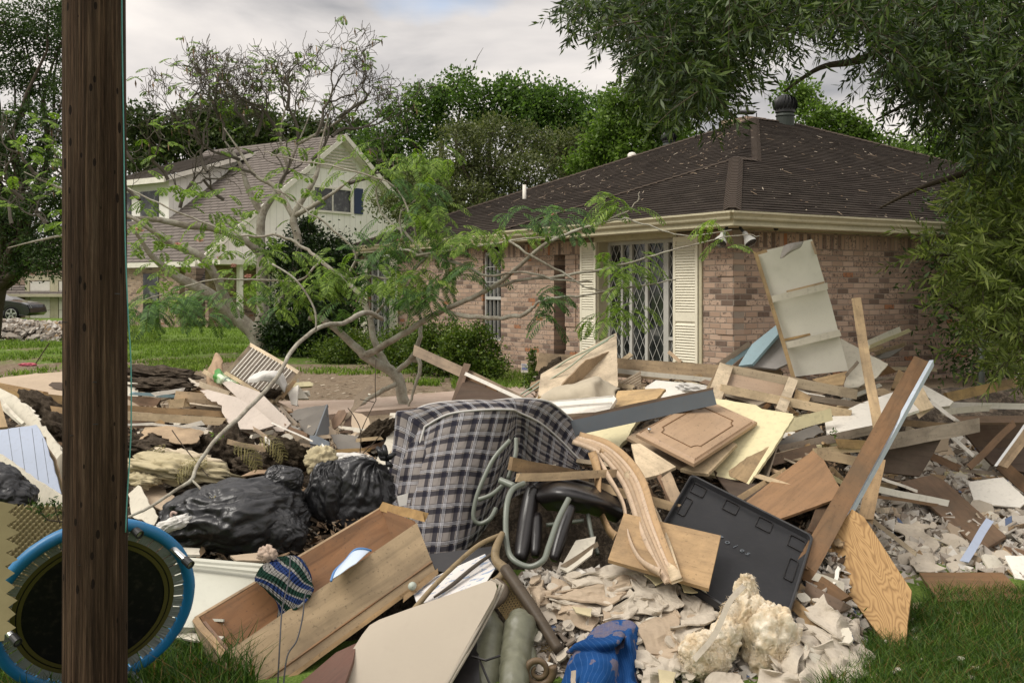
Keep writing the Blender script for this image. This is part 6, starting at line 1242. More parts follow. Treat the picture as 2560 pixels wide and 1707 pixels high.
# ================================================================== big pieces right of centre
B('open_cabinet', 'brown open cabinet box under the long rail left of the mattress top', 'cabinet', [(1132, 1008), (1162, 945), (1290, 1000), (1318, 1012), (1140, 1016)], 0.03, dark, d=(8.6, 8.5, 8.4))
ch_ = empty('fallen_cabinet_frame', U(1180, 940, 8.5), 'brown furniture frame with a white metal drawer slide jutting up left of the plywood', 'cabinet')
plank3('rail', None, None, U(1038, 876, 8.9), U(1325, 1012, 8.1), 0.085, 0.03, tan, parent=ch_); plank3('rail', None, None, U(1150, 945, 8.5), U(1240, 985, 8.3), 0.12, 0.02, brown, parent=ch_); plank3('post', None, None, U(1166, 916, 8.5), U(1134, 1014, 8.3), 0.055, 0.05, brown, parent=ch_); plank3('drawer_slide', None, None, U(1164, 934, 8.4), U(1322, 1006, 8.0), 0.028, 0.012, white, parent=ch_, chip=0); plank3('rail', None, None, U(1205, 968, 8.35), U(1190, 1010, 8.2), 0.04, 0.03, brown, parent=ch_)
plank('long pine two by ten lying level behind the folded plywood', (1343, 904), (1955, 948), 47, 0.05, pine, d=(9.6, 9.3), bow=0.004)
plank('peeling white strip along the bottom of the long pine board', (1543, 926), (1900, 962), 12, 0.03, offwhite, d=(9.2, 8.9), name='trim_strip', cat='trim')
B('plywood_sheet', 'folded pale plywood sheet whose corner points up before the lattice window', 'plywood', [(1541, 832), (1545, 965), (1480, 1000), (1380, 1002), (1345, 985), (1352, 935), (1420, 895)], 0.012, pale, d=(8.9, 8.7, 8.7), rough=0.001)
B('plywood_sheet', 'darker plywood strip lying slanted on the folded plywood', 'plywood', [(1538, 874), (1490, 932), (1500, 940), (1440, 1000), (1395, 1000), (1408, 958), (1465, 900)], 0.012, tan, d=(8.7, 8.5, 8.5), rough=0.002)
plank('dark splinter standing over the window sill behind the pine board', (1672, 880), (1702, 905), 9, 0.02, tan, d=(9.3, 9.2))
ropem = M('pale_green_cord', 0.7, 0.2); ropem.base((0.36, 0.40, 0.30)); ropem = ropem.m
for lab, pts in (('pale green cord slanting up over the folded plywood', [(1276, 1002, 8.3), (1340, 960, 8.4), (1410, 905, 8.5), (1480, 870, 8.6), (1535, 838, 8.7)]), ('white and green cord below the other cord on the plywood', [(1278, 1012, 8.2), (1340, 970, 8.3), (1420, 920, 8.35), (1470, 880, 8.4), (1520, 850, 8.5)])):
    g = Geo(); g.tube([U(*p) for p in spline(pts, 5)], 0.0065, 7); tag(g.make('cord', ropem, smooth=True), lab, 'cord')
grid3('canvas_sheet', [[(1345, 1000, 8.4), (1400, 968, 8.3), (1485, 943, 8.2), (1515, 955, 8.2), (1545, 966, 8.2)], [(1322, 1015, 8.1), (1370, 985, 7.9), (1470, 960, 7.8), (1500, 975, 7.8), (1544, 985, 7.9)], [(1330, 1030, 8.0), (1400, 1015, 7.8), (1460, 1000, 7.7), (1500, 1010, 7.7), (1540, 1010, 7.8)]], paint('beige_canvas', (0.46, 0.40, 0.30), 0.9, 0.2, 0.15), 0.006, 6, 0.04, 5, 'creased beige canvas sheet over the plywood above the white cornice', 'canvas')
B('small_beadboard', 'small tan grooved beadboard piece in front of the pine board', 'panel', [(1542, 960), (1602, 926), (1603, 958), (1545, 985)], 0.012, pale, d=(8.5, 8.4, 8.4)); 
g = Geo()
for i in range(4): g.tube([U(1545, 964 + i * 7, 8.42), U(1602, 932 + i * 7, 8.33)], 0.003, 4)
tag(g.make('beadboard_groove', brown), 'dark grooves across the small beadboard piece', 'trim')
B('pegboard_shelf', 'white pegboard shelf lying behind the cream plywood', 'shelf', [(1612, 968), (1640, 950), (1760, 962), (1800, 985), (1700, 1005), (1622, 985)], 0.016, white, d=(8.6, 8.4, 8.3)); rag('bundle of white paper stuck under the frame behind the grey beam', 1745, 975, 100, 26, clothm, .25, 14.2, 'paper_bundle', 'paper', 10, .2)
cor = B('white_cornice', 'white moulded cornice board with broken end lying above the mattress', 'cornice', [(1298, 1009), (1412, 999), (1534, 988), (1541, 996), (1518, 1032), (1400, 1045), (1350, 1042)], 0.03, white, d=(7.9, 7.6, 7.5), rough=0.001)
plank3('moulding', None, None, U(1330, 1022, 7.55), U(1530, 1008, 7.45), 0.018, 0.02, white, parent=cor, chip=0); plank3('moulding', None, None, U(1305, 1010, 7.6), U(1532, 990, 7.5), 0.012, 0.02, white, parent=cor, chip=0)
plank('broken rotten wood under the white cornice', (1340, 1050), (1490, 1040), 20, 0.04, greywood, off=(.15, .15), chip=.03); plank('dark broken lath below the rotten wood', (1380, 1068), (1520, 1050), 16, 0.03, brown, off=(.1, .1), chip=.03)
B('plywood_sheet', 'rough yellow pine sheet showing above the grey beam', 'plywood', [(1545, 977), (1650, 970), (1664, 972), (1625, 1015), (1540, 1030), (1535, 1005)], 0.02, pine, d=(7.9, 7.7, 7.5), rough=0.003)
B('cream_board', 'cream painted plywood with a splintered edge under the grey beam', 'plywood', [(1430, 1092), (1530, 1050), (1600, 1040), (1575, 1082), (1545, 1120), (1510, 1118)], 0.03, cream, d=(7.3, 7.3, 7.0), rough=0.004, roughedges=[2, 3, 4])
gb = plank('long grey painted beam lying diagonally across the middle of the pile', (1402, 1076), (1786, 993), 38, 0.04, slate, d=(6.95, 7.05), bow=.003, chip=.004, name='painted_beam')
plank3('bare_edge', None, None, U(1402, 1056, 6.98), U(1780, 973, 7.08), 0.03, 0.06, brown, parent=gb)
# raised panel cabinet door
def edged(A, Bp, Dp, th, mat, name, parent=None): pass
dl = [(1590, 1085), (1752, 992), (1878, 1062), (1735, 1160)]
dr_ = empty('cabinet_door', U(1735, 1080, 7.0), 'tan raised panel cabinet door with a small knob, lying on top of the pile', 'cabinet door')
dA, dB, dC = U(1590, 1085, 6.72), U(1752, 992, 7.3), U(1735, 1160, 6.36); ex, ey = dB - dA, dC - dA; nd = ex.cross(ey).normalized(); nd = nd if nd.z > 0 else -nd
doorm = wood('door_maple', (0.44, 0.29, 0.17), 0.14, 0.6, 0.5, 0.12)
def dp(u, v, h=0.0): return dA + ex * u + ey * v + nd * h
WD = frame(dp(.5, .5), ex, nd)
def ringpts(ins, h, notch=0):
    if not notch: return [dp(ins, ins, h), dp(1 - ins, ins, h), dp(1 - ins, 1 - ins, h), dp(ins, 1 - ins, h)]
    o = []
    for (cu, cv, su, sv, a0) in ((ins, ins, 1, 1, 90), (1 - ins, ins, -1, 1, 180), (1 - ins, 1 - ins, -1, -1, 270), (ins, 1 - ins, 1, -1, 0)):
        arc = []
        for q in range(7):
            a = math.pi / 2 * q / 6; arc.append((cu + su * notch * math.cos(a), cv + sv * notch * math.sin(a)))
        if (cu, cv) in ((ins, ins), (1 - ins, 1 - ins)): arc.reverse()
        o += [dp(a_, b_, h) for a_, b_ in arc]
    return o
g = Geo(); L_ = [(0.0, -0.02), (0.0, 0.002), (0.022, 0.010), (0.034, 0.0), (0.05, 0.012), (0.16, 0.012)]
rp = [ringpts(i_, h_) for i_, h_ in L_]
for a, b in zip(rp, rp[1:]): g.add(a + b, [(i, (i + 1) % 4, 4 + (i + 1) % 4, 4 + i) for i in range(4)])
g.add(rp[-1], [(0, 1, 2, 3)]); g.add(rp[0], [(3, 2, 1, 0)]); g.make('door_panel', doorm, dr_, WD)
g = Geo(); r0 = ringpts(0.17, 0.0125, 0.075); n_ = len(r0)
for i in range(n_): g.tube([r0[i], r0[(i + 1) % n_]], 0.0045, 4)
g.make('carved_groove', brown, dr_, WD)
kb = U(1620, 1073, 6.78); g = Geo(); g.lathe([(0.004, 0), (0.006, 0.012), (0.0125, 0.018), (0.012, 0.026), (0.001, 0.029)], dp(0.09, 0.12, 0.012), nd, 14); g.make('knob', steel, dr_, smooth=True)
B('wood_board', 'tan wooden panel directly beneath the raised panel door', 'panel', [(1567, 1093), (1590, 1078), (1765, 1000), (1902, 1056), (1898, 1066), (1724, 1182)], 0.02, tan, d=(6.95, 7.45, 7.05)); B('plywood_sheet', 'narrow panel edge poking out below the two stacked doors', 'plywood', [(1700, 1172), (1830, 1104), (1842, 1110), (1770, 1184), (1735, 1180)], 0.02, pale, d=(6.5, 6.75, 6.4)); 
B('cream_board', 'large cream painted sheet with bare wood edges right of the cabinet doors', 'plywood', [(1790, 996), (1890, 1012), (1905, 1022), (1982, 1034), (1984, 1042), (1935, 1120), (1872, 1210), (1800, 1192), (1770, 1184), (1700, 1100)], 0.02, cream, d=(7.4, 7.0, 6.5), rough=0.002)
B('bare_wood_patch', 'bare delaminated wood patch along the lower edge of the cream sheet', 'plywood', [(1916, 1118), (1937, 1112), (1878, 1204), (1865, 1207), (1825, 1190), (1822, 1176), (1850, 1155)], 0.004, pine, d=(6.7, 6.44, 6.42), rough=0.003); 
B('plywood_sheet', 'warm plywood sheet below the cabinet doors left of the black tray', 'plywood', [(1578, 1110), (1600, 1108), (1690, 1166), (1650, 1185), (1607, 1196), (1590, 1160)], 0.02, pale, d=(6.65, 6.4, 6.3)); plank('thick board end in shadow between the plywood and the tray', (1665, 1190), (1695, 1260), 30, 0.03, tan, d=(6.3, 6.1)); plank('brown shaded board edge behind the thick board end', (1648, 1190), (1678, 1258), 12, 0.03, brown, d=(6.35, 6.15))
# frame and panel door
fd = empty('broken_panel_door', U(1960, 1000, 7.9), 'broken light wood frame door lying level under the tall white panel', 'door')
def fpl(a, b, wp, t_=0.03, d=(7.9, 7.9), mat=None, nm='rail'): return plank3(nm, None, None, U(*a, d[0]), U(*b, d[1]), wp * d[0] / F, t_, mat or pale, parent=fd, chip=0.003, bow=0)
fpl((1812, 922), (2142, 986), 24, d=(8.2, 8.0)); fpl((1800, 970), (2128, 1036), 22, d=(7.8, 7.6)); fpl((1815, 915), (1780, 1010), 34, d=(8.2, 7.6), nm='stile'); fpl((1982, 950), (1950, 1030), 24, d=(8.05, 7.5), nm='stile')
B('panel', None, None, [(1826, 933), (1962, 962), (1950, 998), (1812, 966)], 0.01, doorm, d=(8.15, 8.05, 7.85), parent=fd); B('panel', None, None, [(1990, 972), (2018, 985), (2028, 990), (2020, 1008), (1984, 996)], 0.03, pine, d=(7.95, 7.9, 7.8), parent=fd)
plank('grey weathered lath right of the broken frame door', (2022, 993), (2172, 1016), 16, 0.03, greywood, d=(7.9, 7.8)); plank('white slat under the grey weathered lath', (1995, 978), (2060, 995), 9, 0.02, white, d=(8.0, 7.9)); plank('yellow pine edge at left end of the frame door', (1768, 985), (1800, 925), 18, 0.03, pine, d=(8.0, 8.2))
plank('cream painted lath right of the cream sheet', (1955, 1068), (2075, 1036), 30, 0.03, cream, d=(7.3, 7.4)); B('torn_paper', 'torn grey wallpaper flap below the cream lath', 'paper', [(1942, 1110), (1965, 1090), (2040, 1060), (2060, 1080), (2010, 1100), (1950, 1125)], 0.006, roofgrey, d=(7.3, 7.3, 7.2), rough=0.008)
# black tray
ty = empty('black_plastic_tray', U(1850, 1350, 5.6), 'large black plastic tray with a raised rim and moulded slots, leaning in the right centre', 'tray')
tA, tB, tD = U(1728, 1194, 6.3), U(2034, 1350, 5.62), U(1608, 1402, 5.45); ex, ey = tB - tA, tD - tA; nt_ = ex.cross(ey).normalized(); nt_ = nt_ if nt_.y < 0 else -nt_
def tp(u, v, h=0.0): return tA + ex * u + ey * v + nt_ * h
def rr(ins, h, rc=0.035):
    o = []
    for (cu, cv, su, sv) in ((ins, ins, 1, 1), (1 - ins, ins, -1, 1), (1 - ins, 1 - ins, -1, -1), (ins, 1 - ins, 1, -1)):
        arc = [(cu + su * rc * (1 - math.cos(a)), cv + sv * rc * 1.4 * (1 - math.sin(a))) for a in [math.pi / 2 * q / 5 for q in range(6)]]
        if su * sv > 0: pass
        else: arc.reverse()
        o += [tp(a, b, h) for a, b in arc]
    return o
g = Geo(); rs = [rr(0.0, -0.012), rr(0.0, 0.028), rr(0.008, 0.032), rr(0.016, 0.028), rr(0.022, 0.0)]
for a, b in zip(rs, rs[1:]): n_ = len(a); g.add(a + b, [(i, (i + 1) % n_, n_ + (i + 1) % n_, n_ + i) for i in range(n_)])
g.add(rs[-1], [tuple(range(len(rs[-1])))]); g.add(rs[0], [tuple(reversed(range(len(rs[0]))))]); g.make('tray_body', blackp, ty, frame(tp(.5, .5), ex, nt_))
for (u, v, hu, hv) in [(.10, .10, .055, .055), (.38, .10, .055, .055), (.65, .10, .055, .055), (.90, .12, .055, .055), (.07, .33, .03, .10), (.92, .38, .03, .10), (.92, .85, .03, .10), (.07, .75, .03, .1), (.3, .92, .055, .05)]:
    g = Geo(); o = [tp(u + hu * math.copysign(min(1, abs(math.cos(a)) * 1.35), math.cos(a)), v + hv * math.copysign(min(1, abs(math.sin(a)) * 1.35), math.sin(a)), 0.004) for a in [2 * math.pi * q / 24 for q in range(24)]]
    for q in range(24): g.tube([o[q], o[(q + 1) % 24]], 0.0035, 4)
    g.make('slot_rim', blackfab, ty)
def text3(s, o, Xv, Yv, size, mat, parent, name='lettering'):
    cu = bpy.data.curves.new(name, 'FONT'); cu.body = s; cu.size = size; cu.extrude = 0.0012; cu.align_x = 'CENTER'; cu.resolution_u = 2
    tmp = bpy.data.objects.new('tmp', cu); col.objects.link(tmp); dg = bpy.context.evaluated_depsgraph_get(); me = bpy.data.meshes.new_from_object(tmp.evaluated_get(dg)); bpy.data.objects.remove(tmp)
    me.materials.clear(); me.materials.append(mat); ob = bpy.data.objects.new(name, me); X_ = Vector(Xv).normalized(); Y_ = Vector(Yv); Y_ = (Y_ - X_ * Y_.dot(X_)).normalized(); Z_ = X_.cross(Y_)
    W = Matrix(((X_.x, Y_.x, Z_.x, o.x), (X_.y, Y_.y, Z_.y, o.y), (X_.z, Y_.z, Z_.z, o.z), (0, 0, 0, 1))); link(ob, W, parent); return ob
text3('7  o  i  e s', tp(.50, .46, 0.003), ex, -ey, 0.055, slate, ty)
# plywood with strong grain
gw = M('strong_grain_plywood', 0.65, 0.25); gv_ = gw.coord(scale=(1.5, 5.5, 5)); dn = gw.noise(gw.coord(scale=(1.1, 2.4, 1)), 2.4, 3, 0.5, 0.4)
wvx = gw.n('TexNoise', {'Vector': gw.coord(scale=(0.9, 3.4, 3)), 'Scale': 1.6, 'Detail': 2.6, 'Distortion': 0.4}); fr_ = gw.math('FRACT', gw.math('MULTIPLY', wvx.outputs['Fac'], 30.0)); fr_ = gw.math('ABSOLUTE', gw.math('SUBTRACT', fr_, 0.5))
gw.base(gw.mix(gw.noise(gw.coord(scale=(2, 60, 60)), 2, 3), gw.ramp(fr_, [(0.0, (0.13, 0.066, 0.024)), (0.12, (0.26, 0.15, 0.06)), (0.3, (0.40, 0.25, 0.105)), (0.5, (0.47, 0.30, 0.135))]), (0.33, 0.20, 0.085))); gw = gw.m
B('grain_plywood', 'upright plywood board with bold wavy grain standing in the grass at right', 'plywood', [(2130, 1272), (2160, 1292), (2279, 1476), (2268, 1560), (2262, 1625), (2240, 1622), (2216, 1610), (2067, 1412), (2080, 1340)], 0.018, gw, d=(5.92, 5.18, 5.12), rough=0.002, grain=(0, 5), roughedges=[3, 4, 5])
# long leaning board with white edge
lb = plank('very long brown nailed board with a white edge leaning across the right of the pile', (2302, 902), (2010, 1428), 44, 0.04, brown, d=(7.6, 5.65), bow=.004, chip=.004)
plank3('painted_edge', None, None, U(2329, 905, 7.5), U(2036, 1446, 5.56), 0.026, 0.045, paint('pale_blue_white_paint', (0.50, 0.56, 0.62), .5, .25), parent=lb, chip=.004, roll=0.5)
nails(lb, [(2268, 963), (2285, 960), (2220, 1050), (2236, 1050), (2178, 1125), (2195, 1125), (2150, 1180), (2166, 1178), (2070, 1318), (2092, 1322)], lambda px, py: 7.6 + (py - 902) * (5.65 - 7.6) / 530 - .03)
plank('brown board leaning just behind the long nailed board, right side', (2196, 1150), (2165, 1300), 34, 0.03, tan, d=(6.9, 6.3)); plank('upright thin pale stick with white edges standing right of the tall white panel', (2141, 748), (2196, 1085), 24, 0.03, pine, d=(7.9, 7.0), bow=.01, chip=.003)
# tall white panel
tw_ = B('tall_white_board', 'tall white panel with two battens standing tilted against the brick side wall', 'panel', [(1888, 632), (2030, 598), (2078, 760), (2121, 926), (2050, 934), (1985, 942), (1930, 780)], 0.035, paint('panel_white', (0.66, 0.63, 0.54), .55, .08, .06), d=(8.4, 8.25, 8.25))
plank3('bare_edge', None, None, U(1889, 634, 8.38), U(1983, 942, 8.22), 0.03, 0.04, pine, parent=tw_)
for a, b, wp in (((1931, 748), (2069, 715), 16), ((1963, 864), (2100, 832), 16)): plank3('batten', None, None, U(*a, 8.26), U(*b, 8.2), wp * 8.3 / F, 0.03, offwhite, parent=tw_, chip=.003, bow=0)
for a, b, wp in (((1968, 729), (2060, 706), 5), ((1960, 850), (2092, 821), 6), ((1892, 634), (1917, 627), 8), ((2028, 600), (2040, 635), 6)): plank3('bare_patch', None, None, U(*a, 8.31), U(*b, 8.25), wp * 8.3 / F, 0.004, pine, parent=tw_, chip=.003, bow=0)
grid3('peeling_paper', [[(1962, 615, 8.2), (1985, 608, 8.15), (2008, 602, 8.25)], [(1956, 632, 8.15), (1975, 628, 8.05), (2003, 620, 8.15)], [(1950, 645, 8.1), (1962, 640, 8.1), (1990, 622, 8.2)]], paint('peeled_grey_paper', (.34, .31, .27), .8, .2), .003, 5, .01, 10, parent=tw_)
B('brown_fibreboard', 'brown fibreboard under the foot of the tall white panel', 'panel', [(2030, 948), (2118, 928), (2108, 962), (2060, 965)], .01, pine, d=(8.2, 8.15, 8.1))
B('white_board', 'broad white board leaning right behind the upright thin stick', 'board', [(2102, 846), (2220, 910), (2190, 945), (2144, 968), (2110, 970), (2118, 925)], .014, offwhite, d=(8.5, 8.2, 8.2), rough=.002); plank('small wood block fixed on the broad white board', (2142, 908), (2118, 936), 8, .03, greywood, d=(8.15, 8.1))
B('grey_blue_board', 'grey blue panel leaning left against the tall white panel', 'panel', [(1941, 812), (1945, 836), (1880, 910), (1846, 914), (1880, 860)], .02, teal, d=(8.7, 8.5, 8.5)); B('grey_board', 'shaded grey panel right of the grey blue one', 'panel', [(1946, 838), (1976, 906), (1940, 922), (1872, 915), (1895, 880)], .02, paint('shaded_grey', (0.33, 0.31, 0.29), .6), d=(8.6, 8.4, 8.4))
for i, (a, b, m_, lb_) in enumerate([((1870, 862), (1798, 912), greywood, 'mouldy slat at the left of the row leaning on the corner'), ((1876, 870), (1815, 916), teal, 'grey slat in the middle of the row leaning on the corner'), ((1882, 880), (1838, 918), brown, 'brown slat at the right of the row leaning on the corner')]): plank(lb_, a, b, 13, .03, m_, d=(8.9, 8.7))
# planks behind, right
plank('white channel trim poking right above the broad white board', (2170, 858), (2245, 826), 15, .04, white, d=(9.3, 9.6), name='trim_strip'); plank('second pale trim end below the white channel trim', (2172, 868), (2272, 826), 9, .03, cream, d=(9.25, 9.6), name='trim_strip'); plank('thin splintered slat pointing right at the side wall', (2185, 885), (2262, 860), 10, .02, greywood, d=(9.2, 9.4)); plank('short pine end below the splintered slat', (2160, 880), (2206, 866), 8, .02, pine, d=(9.1, 9.2)); B('grey_board', 'shaded sheet wedged under the splintered slats', 'panel', [(2180, 890), (2260, 868), (2225, 892), (2190, 900)], .01, roofgrey, d=(9.2, 9.3, 9.2)); B('dark_board', 'dark brown sheet corner right of the broad white board', 'panel', [(2176, 882), (2244, 930), (2190, 942), (2215, 912)], .01, brown, d=(8.9, 8.9, 8.9))
plank('pale lath lying level behind the long nailed board', (2228, 922), (2340, 925), 9, .02, pale, d=(9.4, 9.4)); plank('curved white strip under the pale lath', (2240, 932), (2310, 940), 5, .01, white, d=(9.2, 9.2), name='trim_strip'); plank('short brown upright board left of the long nailed board', (2258, 930), (2240, 978), 26, .03, tan, d=(8.6, 8.4))
plank('light pine plank pointing up right toward the wire fence', (2366, 994), (2543, 955), 24, .035, pine, d=(8.9, 9.6)); plank('long white trim lying level toward the right edge', (2350, 1012), (2575, 1016), 15, .03, white, d=(8.9, 9.0), name='trim_strip'); plank('pale white slat under the long white trim', (2350, 1030), (2478, 1020), 15, .02, offwhite, d=(8.7, 8.8), name='trim_strip'); plank('thin white stick slanting down below the box lid', (2326, 1004), (2390, 1050), 9, .03, white, d=(8.3, 8.1), name='trim_strip')
B('box_lid', 'white square lid with a wooden rim right of the long nailed board', 'lid', [(2292, 970), (2310, 962), (2384, 1003), (2374, 1014), (2350, 1017)], .03, white, d=(8.5, 8.5, 8.3)); B('white_shelf', 'wide white shelf board crossing behind the two leaning boards', 'shelf', [(2062, 1050), (2150, 1008), (2250, 974), (2298, 1024), (2200, 1058), (2086, 1092), (2066, 1080)], .02, white, d=(7.8, 8.0, 7.4)); plank('pine block leaning on the white shelf right of the nailed board', (2290, 985), (2312, 1025), 44, .04, pale, d=(8.1, 7.9)); plank('dark stained board under the white shelf, right side', (2260, 1040), (2330, 1015), 18, .03, greywood, d=(7.9, 8.1))
plank('pale notched plank crossing to the right below the white shelf', (2220, 1104), (2446, 1062), 36, .04, greywood, d=(7.3, 8.0), chip=.02); plank('reddish thin plank behind the pale notched plank', (2240, 1055), (2400, 1068), 16, .03, tan, d=(8.0, 8.2)); plank('long weathered plank left of the leaning boards', (1945, 1125), (2190, 1072), 22, .04, greywood, d=(7.1, 7.4)); plank('short thick pine offcut left of the leaning boards', (2092, 1108), (2172, 1112), 22, .04, pine, d=(7.0, 7.1)); plank('pale lath under the short thick offcut', (2030, 1130), (2180, 1118), 18, .03, pale, d=(6.95, 7.1)); plank('pine offcut with white edge and nails at the top of the brown plywood', (2042, 1136), (2140, 1152), 24, .04, pine, d=(6.75, 6.75)); 
B('dark_board', 'dark brown plywood hanging under the pale notched plank', 'panel', [(2204, 1118), (2290, 1108), (2356, 1092), (2330, 1140), (2300, 1190), (2210, 1180)], .02, dark, d=(7.5, 7.7, 7.5)); 
dc = empty('dark_cabinet', U(2500, 1100, 9.2), 'dark brown open cabinet lying on its side at the right edge', 'cabinet')
for pts, m_, d_ in ([(2380, 1040), (2600, 1038), (2600, 1056), (2390, 1056)], brown, (8.7, 8.8, 8.7)), ([(2392, 1056), (2600, 1056), (2600, 1120), (2440, 1118)], dark, (9.1, 9.2, 9.1)), ([(2440, 1118), (2600, 1120), (2600, 1190), (2480, 1160)], dark, (8.9, 9.0, 8.8)), ([(2490, 1170), (2515, 1150), (2600, 1225), (2600, 1262), (2540, 1215)], brown, (8.2, 8.2, 8.0)): B('panel', None, None, pts, .02, m_, d=d_, parent=dc)
plank('brown stick leaning across the front of the dark cabinet', (2535, 1058), (2422, 1168), 16, .03, brown, d=(8.3, 8.0)); plank('board with a metal strip leaning at the right edge over the dark cabinet', (2590, 1050), (2505, 1165), 26, .03, tan, d=(8.2, 7.9)); plank('thin metal strip beside the leaning board at the right edge', (2562, 1062), (2492, 1162), 6, .01, steel, d=(8.1, 7.85), name='metal_strip', cat='metal strip'); plank('white lath slanting down in the plaster rubble left of the dark cabinet', (2378, 1090), (2435, 1140), 9, .02, white, d=(8.6, 8.3)); B('cardboard_scrap', 'beige cardboard behind the rubble left of the dark cabinet', 'cardboard', [(2335, 1100), (2372, 1092), (2370, 1125), (2330, 1130)], .01, drywarm, d=(8.9, 8.9, 8.8), rough=.005); plank('short brown beam lying in the plaster rubble under the cabinet', (2330, 1140), (2392, 1168), 18, .03, brown, d=(8.6, 8.3)); plank('grey lath lying level at the right under the cabinet', (2405, 1175), (2520, 1188), 9, .02, greywood, d=(8.2, 8.2))
# lower right boards
B('plywood_sheet', 'large reddish brown plywood sheet right of the black tray', 'plywood', [(1864, 1254), (1950, 1185), (2033, 1126), (2060, 1150), (2111, 1238), (2030, 1268), (1945, 1298)], .015, wood('reddish_plywood', (0.31, 0.175, 0.085), .35, .7, .6, .2), d=(6.4, 6.75, 6.1), rough=.001); plank('thin pale stick with nails lying across the reddish plywood', (1890, 1188), (2080, 1248), 12, .02, pale, d=(6.45, 6.25)); plank('yellowish stick tucked under the cream sheet above the tray', (1842, 1250), (1958, 1178), 15, .03, pine, d=(6.35, 6.6)); B('grey_board', 'narrow grey brown board standing between the cream sheet and the reddish plywood', 'panel', [(1930, 1130), (1942, 1115), (1918, 1190), (1890, 1182)], .01, greywood, d=(6.8, 6.8, 6.6)); plank('dark brown board leaning behind the reddish plywood and the nailed board', (2070, 1255), (2040, 1340), 46, .03, dark, d=(6.4, 6.1)); B('dark_board', 'dark brown sheet painted in as the shade above the tray', 'panel', [(1790, 1190), (1880, 1208), (1960, 1210), (1900, 1260), (1830, 1240)], .01, dark, d=(6.8, 6.8, 6.6)); plank('shaded thin brown board near the top of the reddish plywood', (1930, 1150), (2040, 1122), 26, .03, brown, d=(7.0, 7.1))  # the dark sheet above the tray is shade put in as a board
plank('long white boxed trim crossing the rubble right of the nailed board', (2188, 1222), (2362, 1256), 16, .03, white, d=(6.9, 7.1), name='trim_strip', cat='trim'); plank('shaded strip just below the long white boxed trim', (2188, 1240), (2340, 1262), 8, .02, brown, d=(6.9, 7.05)); plank('thin white lath above the long boxed trim', (2196, 1192), (2288, 1226), 7, .02, white, d=(7.3, 7.3)); plank('tan lath slanting down across the grey rubble', (2168, 1288), (2290, 1386), 11, .015, pale, d=(6.5, 6.35)); plank('white corner moulding under the tip of the nailed board', (2034, 1438), (2098, 1462), 20, .05, offwhite, d=(5.65, 5.65), name='moulding', cat='moulding'); plank('small white peg standing on the corner moulding', (2096, 1422), (2088, 1452), 9, .012, white, d=(5.55, 5.55), name='peg', cat='peg')
B('brown_board', 'dark brown shelf board sloping down the rubble at right', 'board', [(2252, 1204), (2330, 1186), (2360, 1200), (2516, 1340), (2455, 1376), (2330, 1268)], .02, brown, d=(8.1, 8.1, 6.9), rough=.001); plank('short pale blue painted stick lying on the sloping brown board', (2474, 1300), (2412, 1402), 19, .015, bluep, d=(6.9, 6.5)); B('white_tile_board', 'white square panel with nail holes lying at right under the cabinet', 'panel', [(2420, 1204), (2508, 1192), (2570, 1250), (2550, 1268), (2437, 1258)], .012, white, d=(7.9, 7.9, 7.6), rough=.001); B('white_tile_board', 'white broken panel at the right edge beside the brown board end', 'panel', [(2512, 1388), (2570, 1390), (2570, 1452), (2538, 1444)], .012, white, d=(6.5, 6.5, 6.3), rough=.003); B('brown_board', 'wide brown board lying at the edge of the grass at right', 'board', [(2298, 1430), (2506, 1430), (2562, 1488), (2540, 1496), (2348, 1503)], .02, brown, d=(6.25, 6.25, 5.8)); B('light_offcut', 'pale wood offcut lying on the grass right of the grain plywood', 'board', [(2282, 1506), (2310, 1504), (2330, 1550), (2352, 1600), (2330, 1606), (2298, 1596), (2280, 1545)], .04, pale, d=(5.85, 5.6, 5.55), rough=.002)
for (a, b, m_, lb_, wp, d_) in [((1985, 1410), (2110, 1500), brown, 'dark board sloping under the foot of the nailed board', 34, (5.8, 5.6)), ((2020, 1470), (2110, 1520), brown, 'second dark board behind the grain plywood foot', 28, (5.7, 5.6)), ((1962, 1482), (2040, 1570), tan, 'brown beam end lying below the black tray corner', 26, (5.6, 5.35))]: plank(lb_, a, b, wp, .03, m_, d=d_)
B('tan_plywood', 'flat tan plywood piece in front of the black tray, crossed by the bent strips', 'plywood', [(1560, 1282), (1802, 1338), (1772, 1470), (1650, 1435), (1520, 1398)], .02, tan, d=(5.62, 5.42, 5.16)); 
# bent veneer strips
ven = wood('bent_veneer', (0.48, 0.33, 0.195), .2, 1, .6, .15)
def strip(label, pts, wpx, twist=0.0, mat=None, th=.004):
    pp = spline(pts, 7); P = [U(*q) for q in pp]; g = Geo(); k = len(P); w_ = wpx * P[0].y / F; vs = []
    for i, p in enumerate(P):
        t = (P[min(i+1, k-1)] - P[max(i-1, 0)]).normalized(); v_ = (Vector((0, 0, EYE)) - p).normalized(); s_ = t.cross(v_).normalized(); s_ = Matrix.Rotation(twist * math.sin(3 * i / k), 3, t) @ s_; n_ = t.cross(s_).normalized()
        vs += [p - s_ * w_ / 2 - n_ * th, p + s_ * w_ / 2 - n_ * th, p + s_ * w_ / 2 + n_ * th, p - s_ * w_ / 2 + n_ * th]
    g.add(vs, [(i*4+q, i*4+(q+1) % 4, (i+1)*4+(q+1) % 4, (i+1)*4+q) for i in range(k-1) for q in range(4)] + [(0, 1, 2, 3), tuple((k-1)*4 + q for q in (3, 2, 1, 0))])
    return tag(g.make('veneer_strip', mat or ven, None, None, True), label, 'wood strip', 'bent wood strips fanned over the chair')
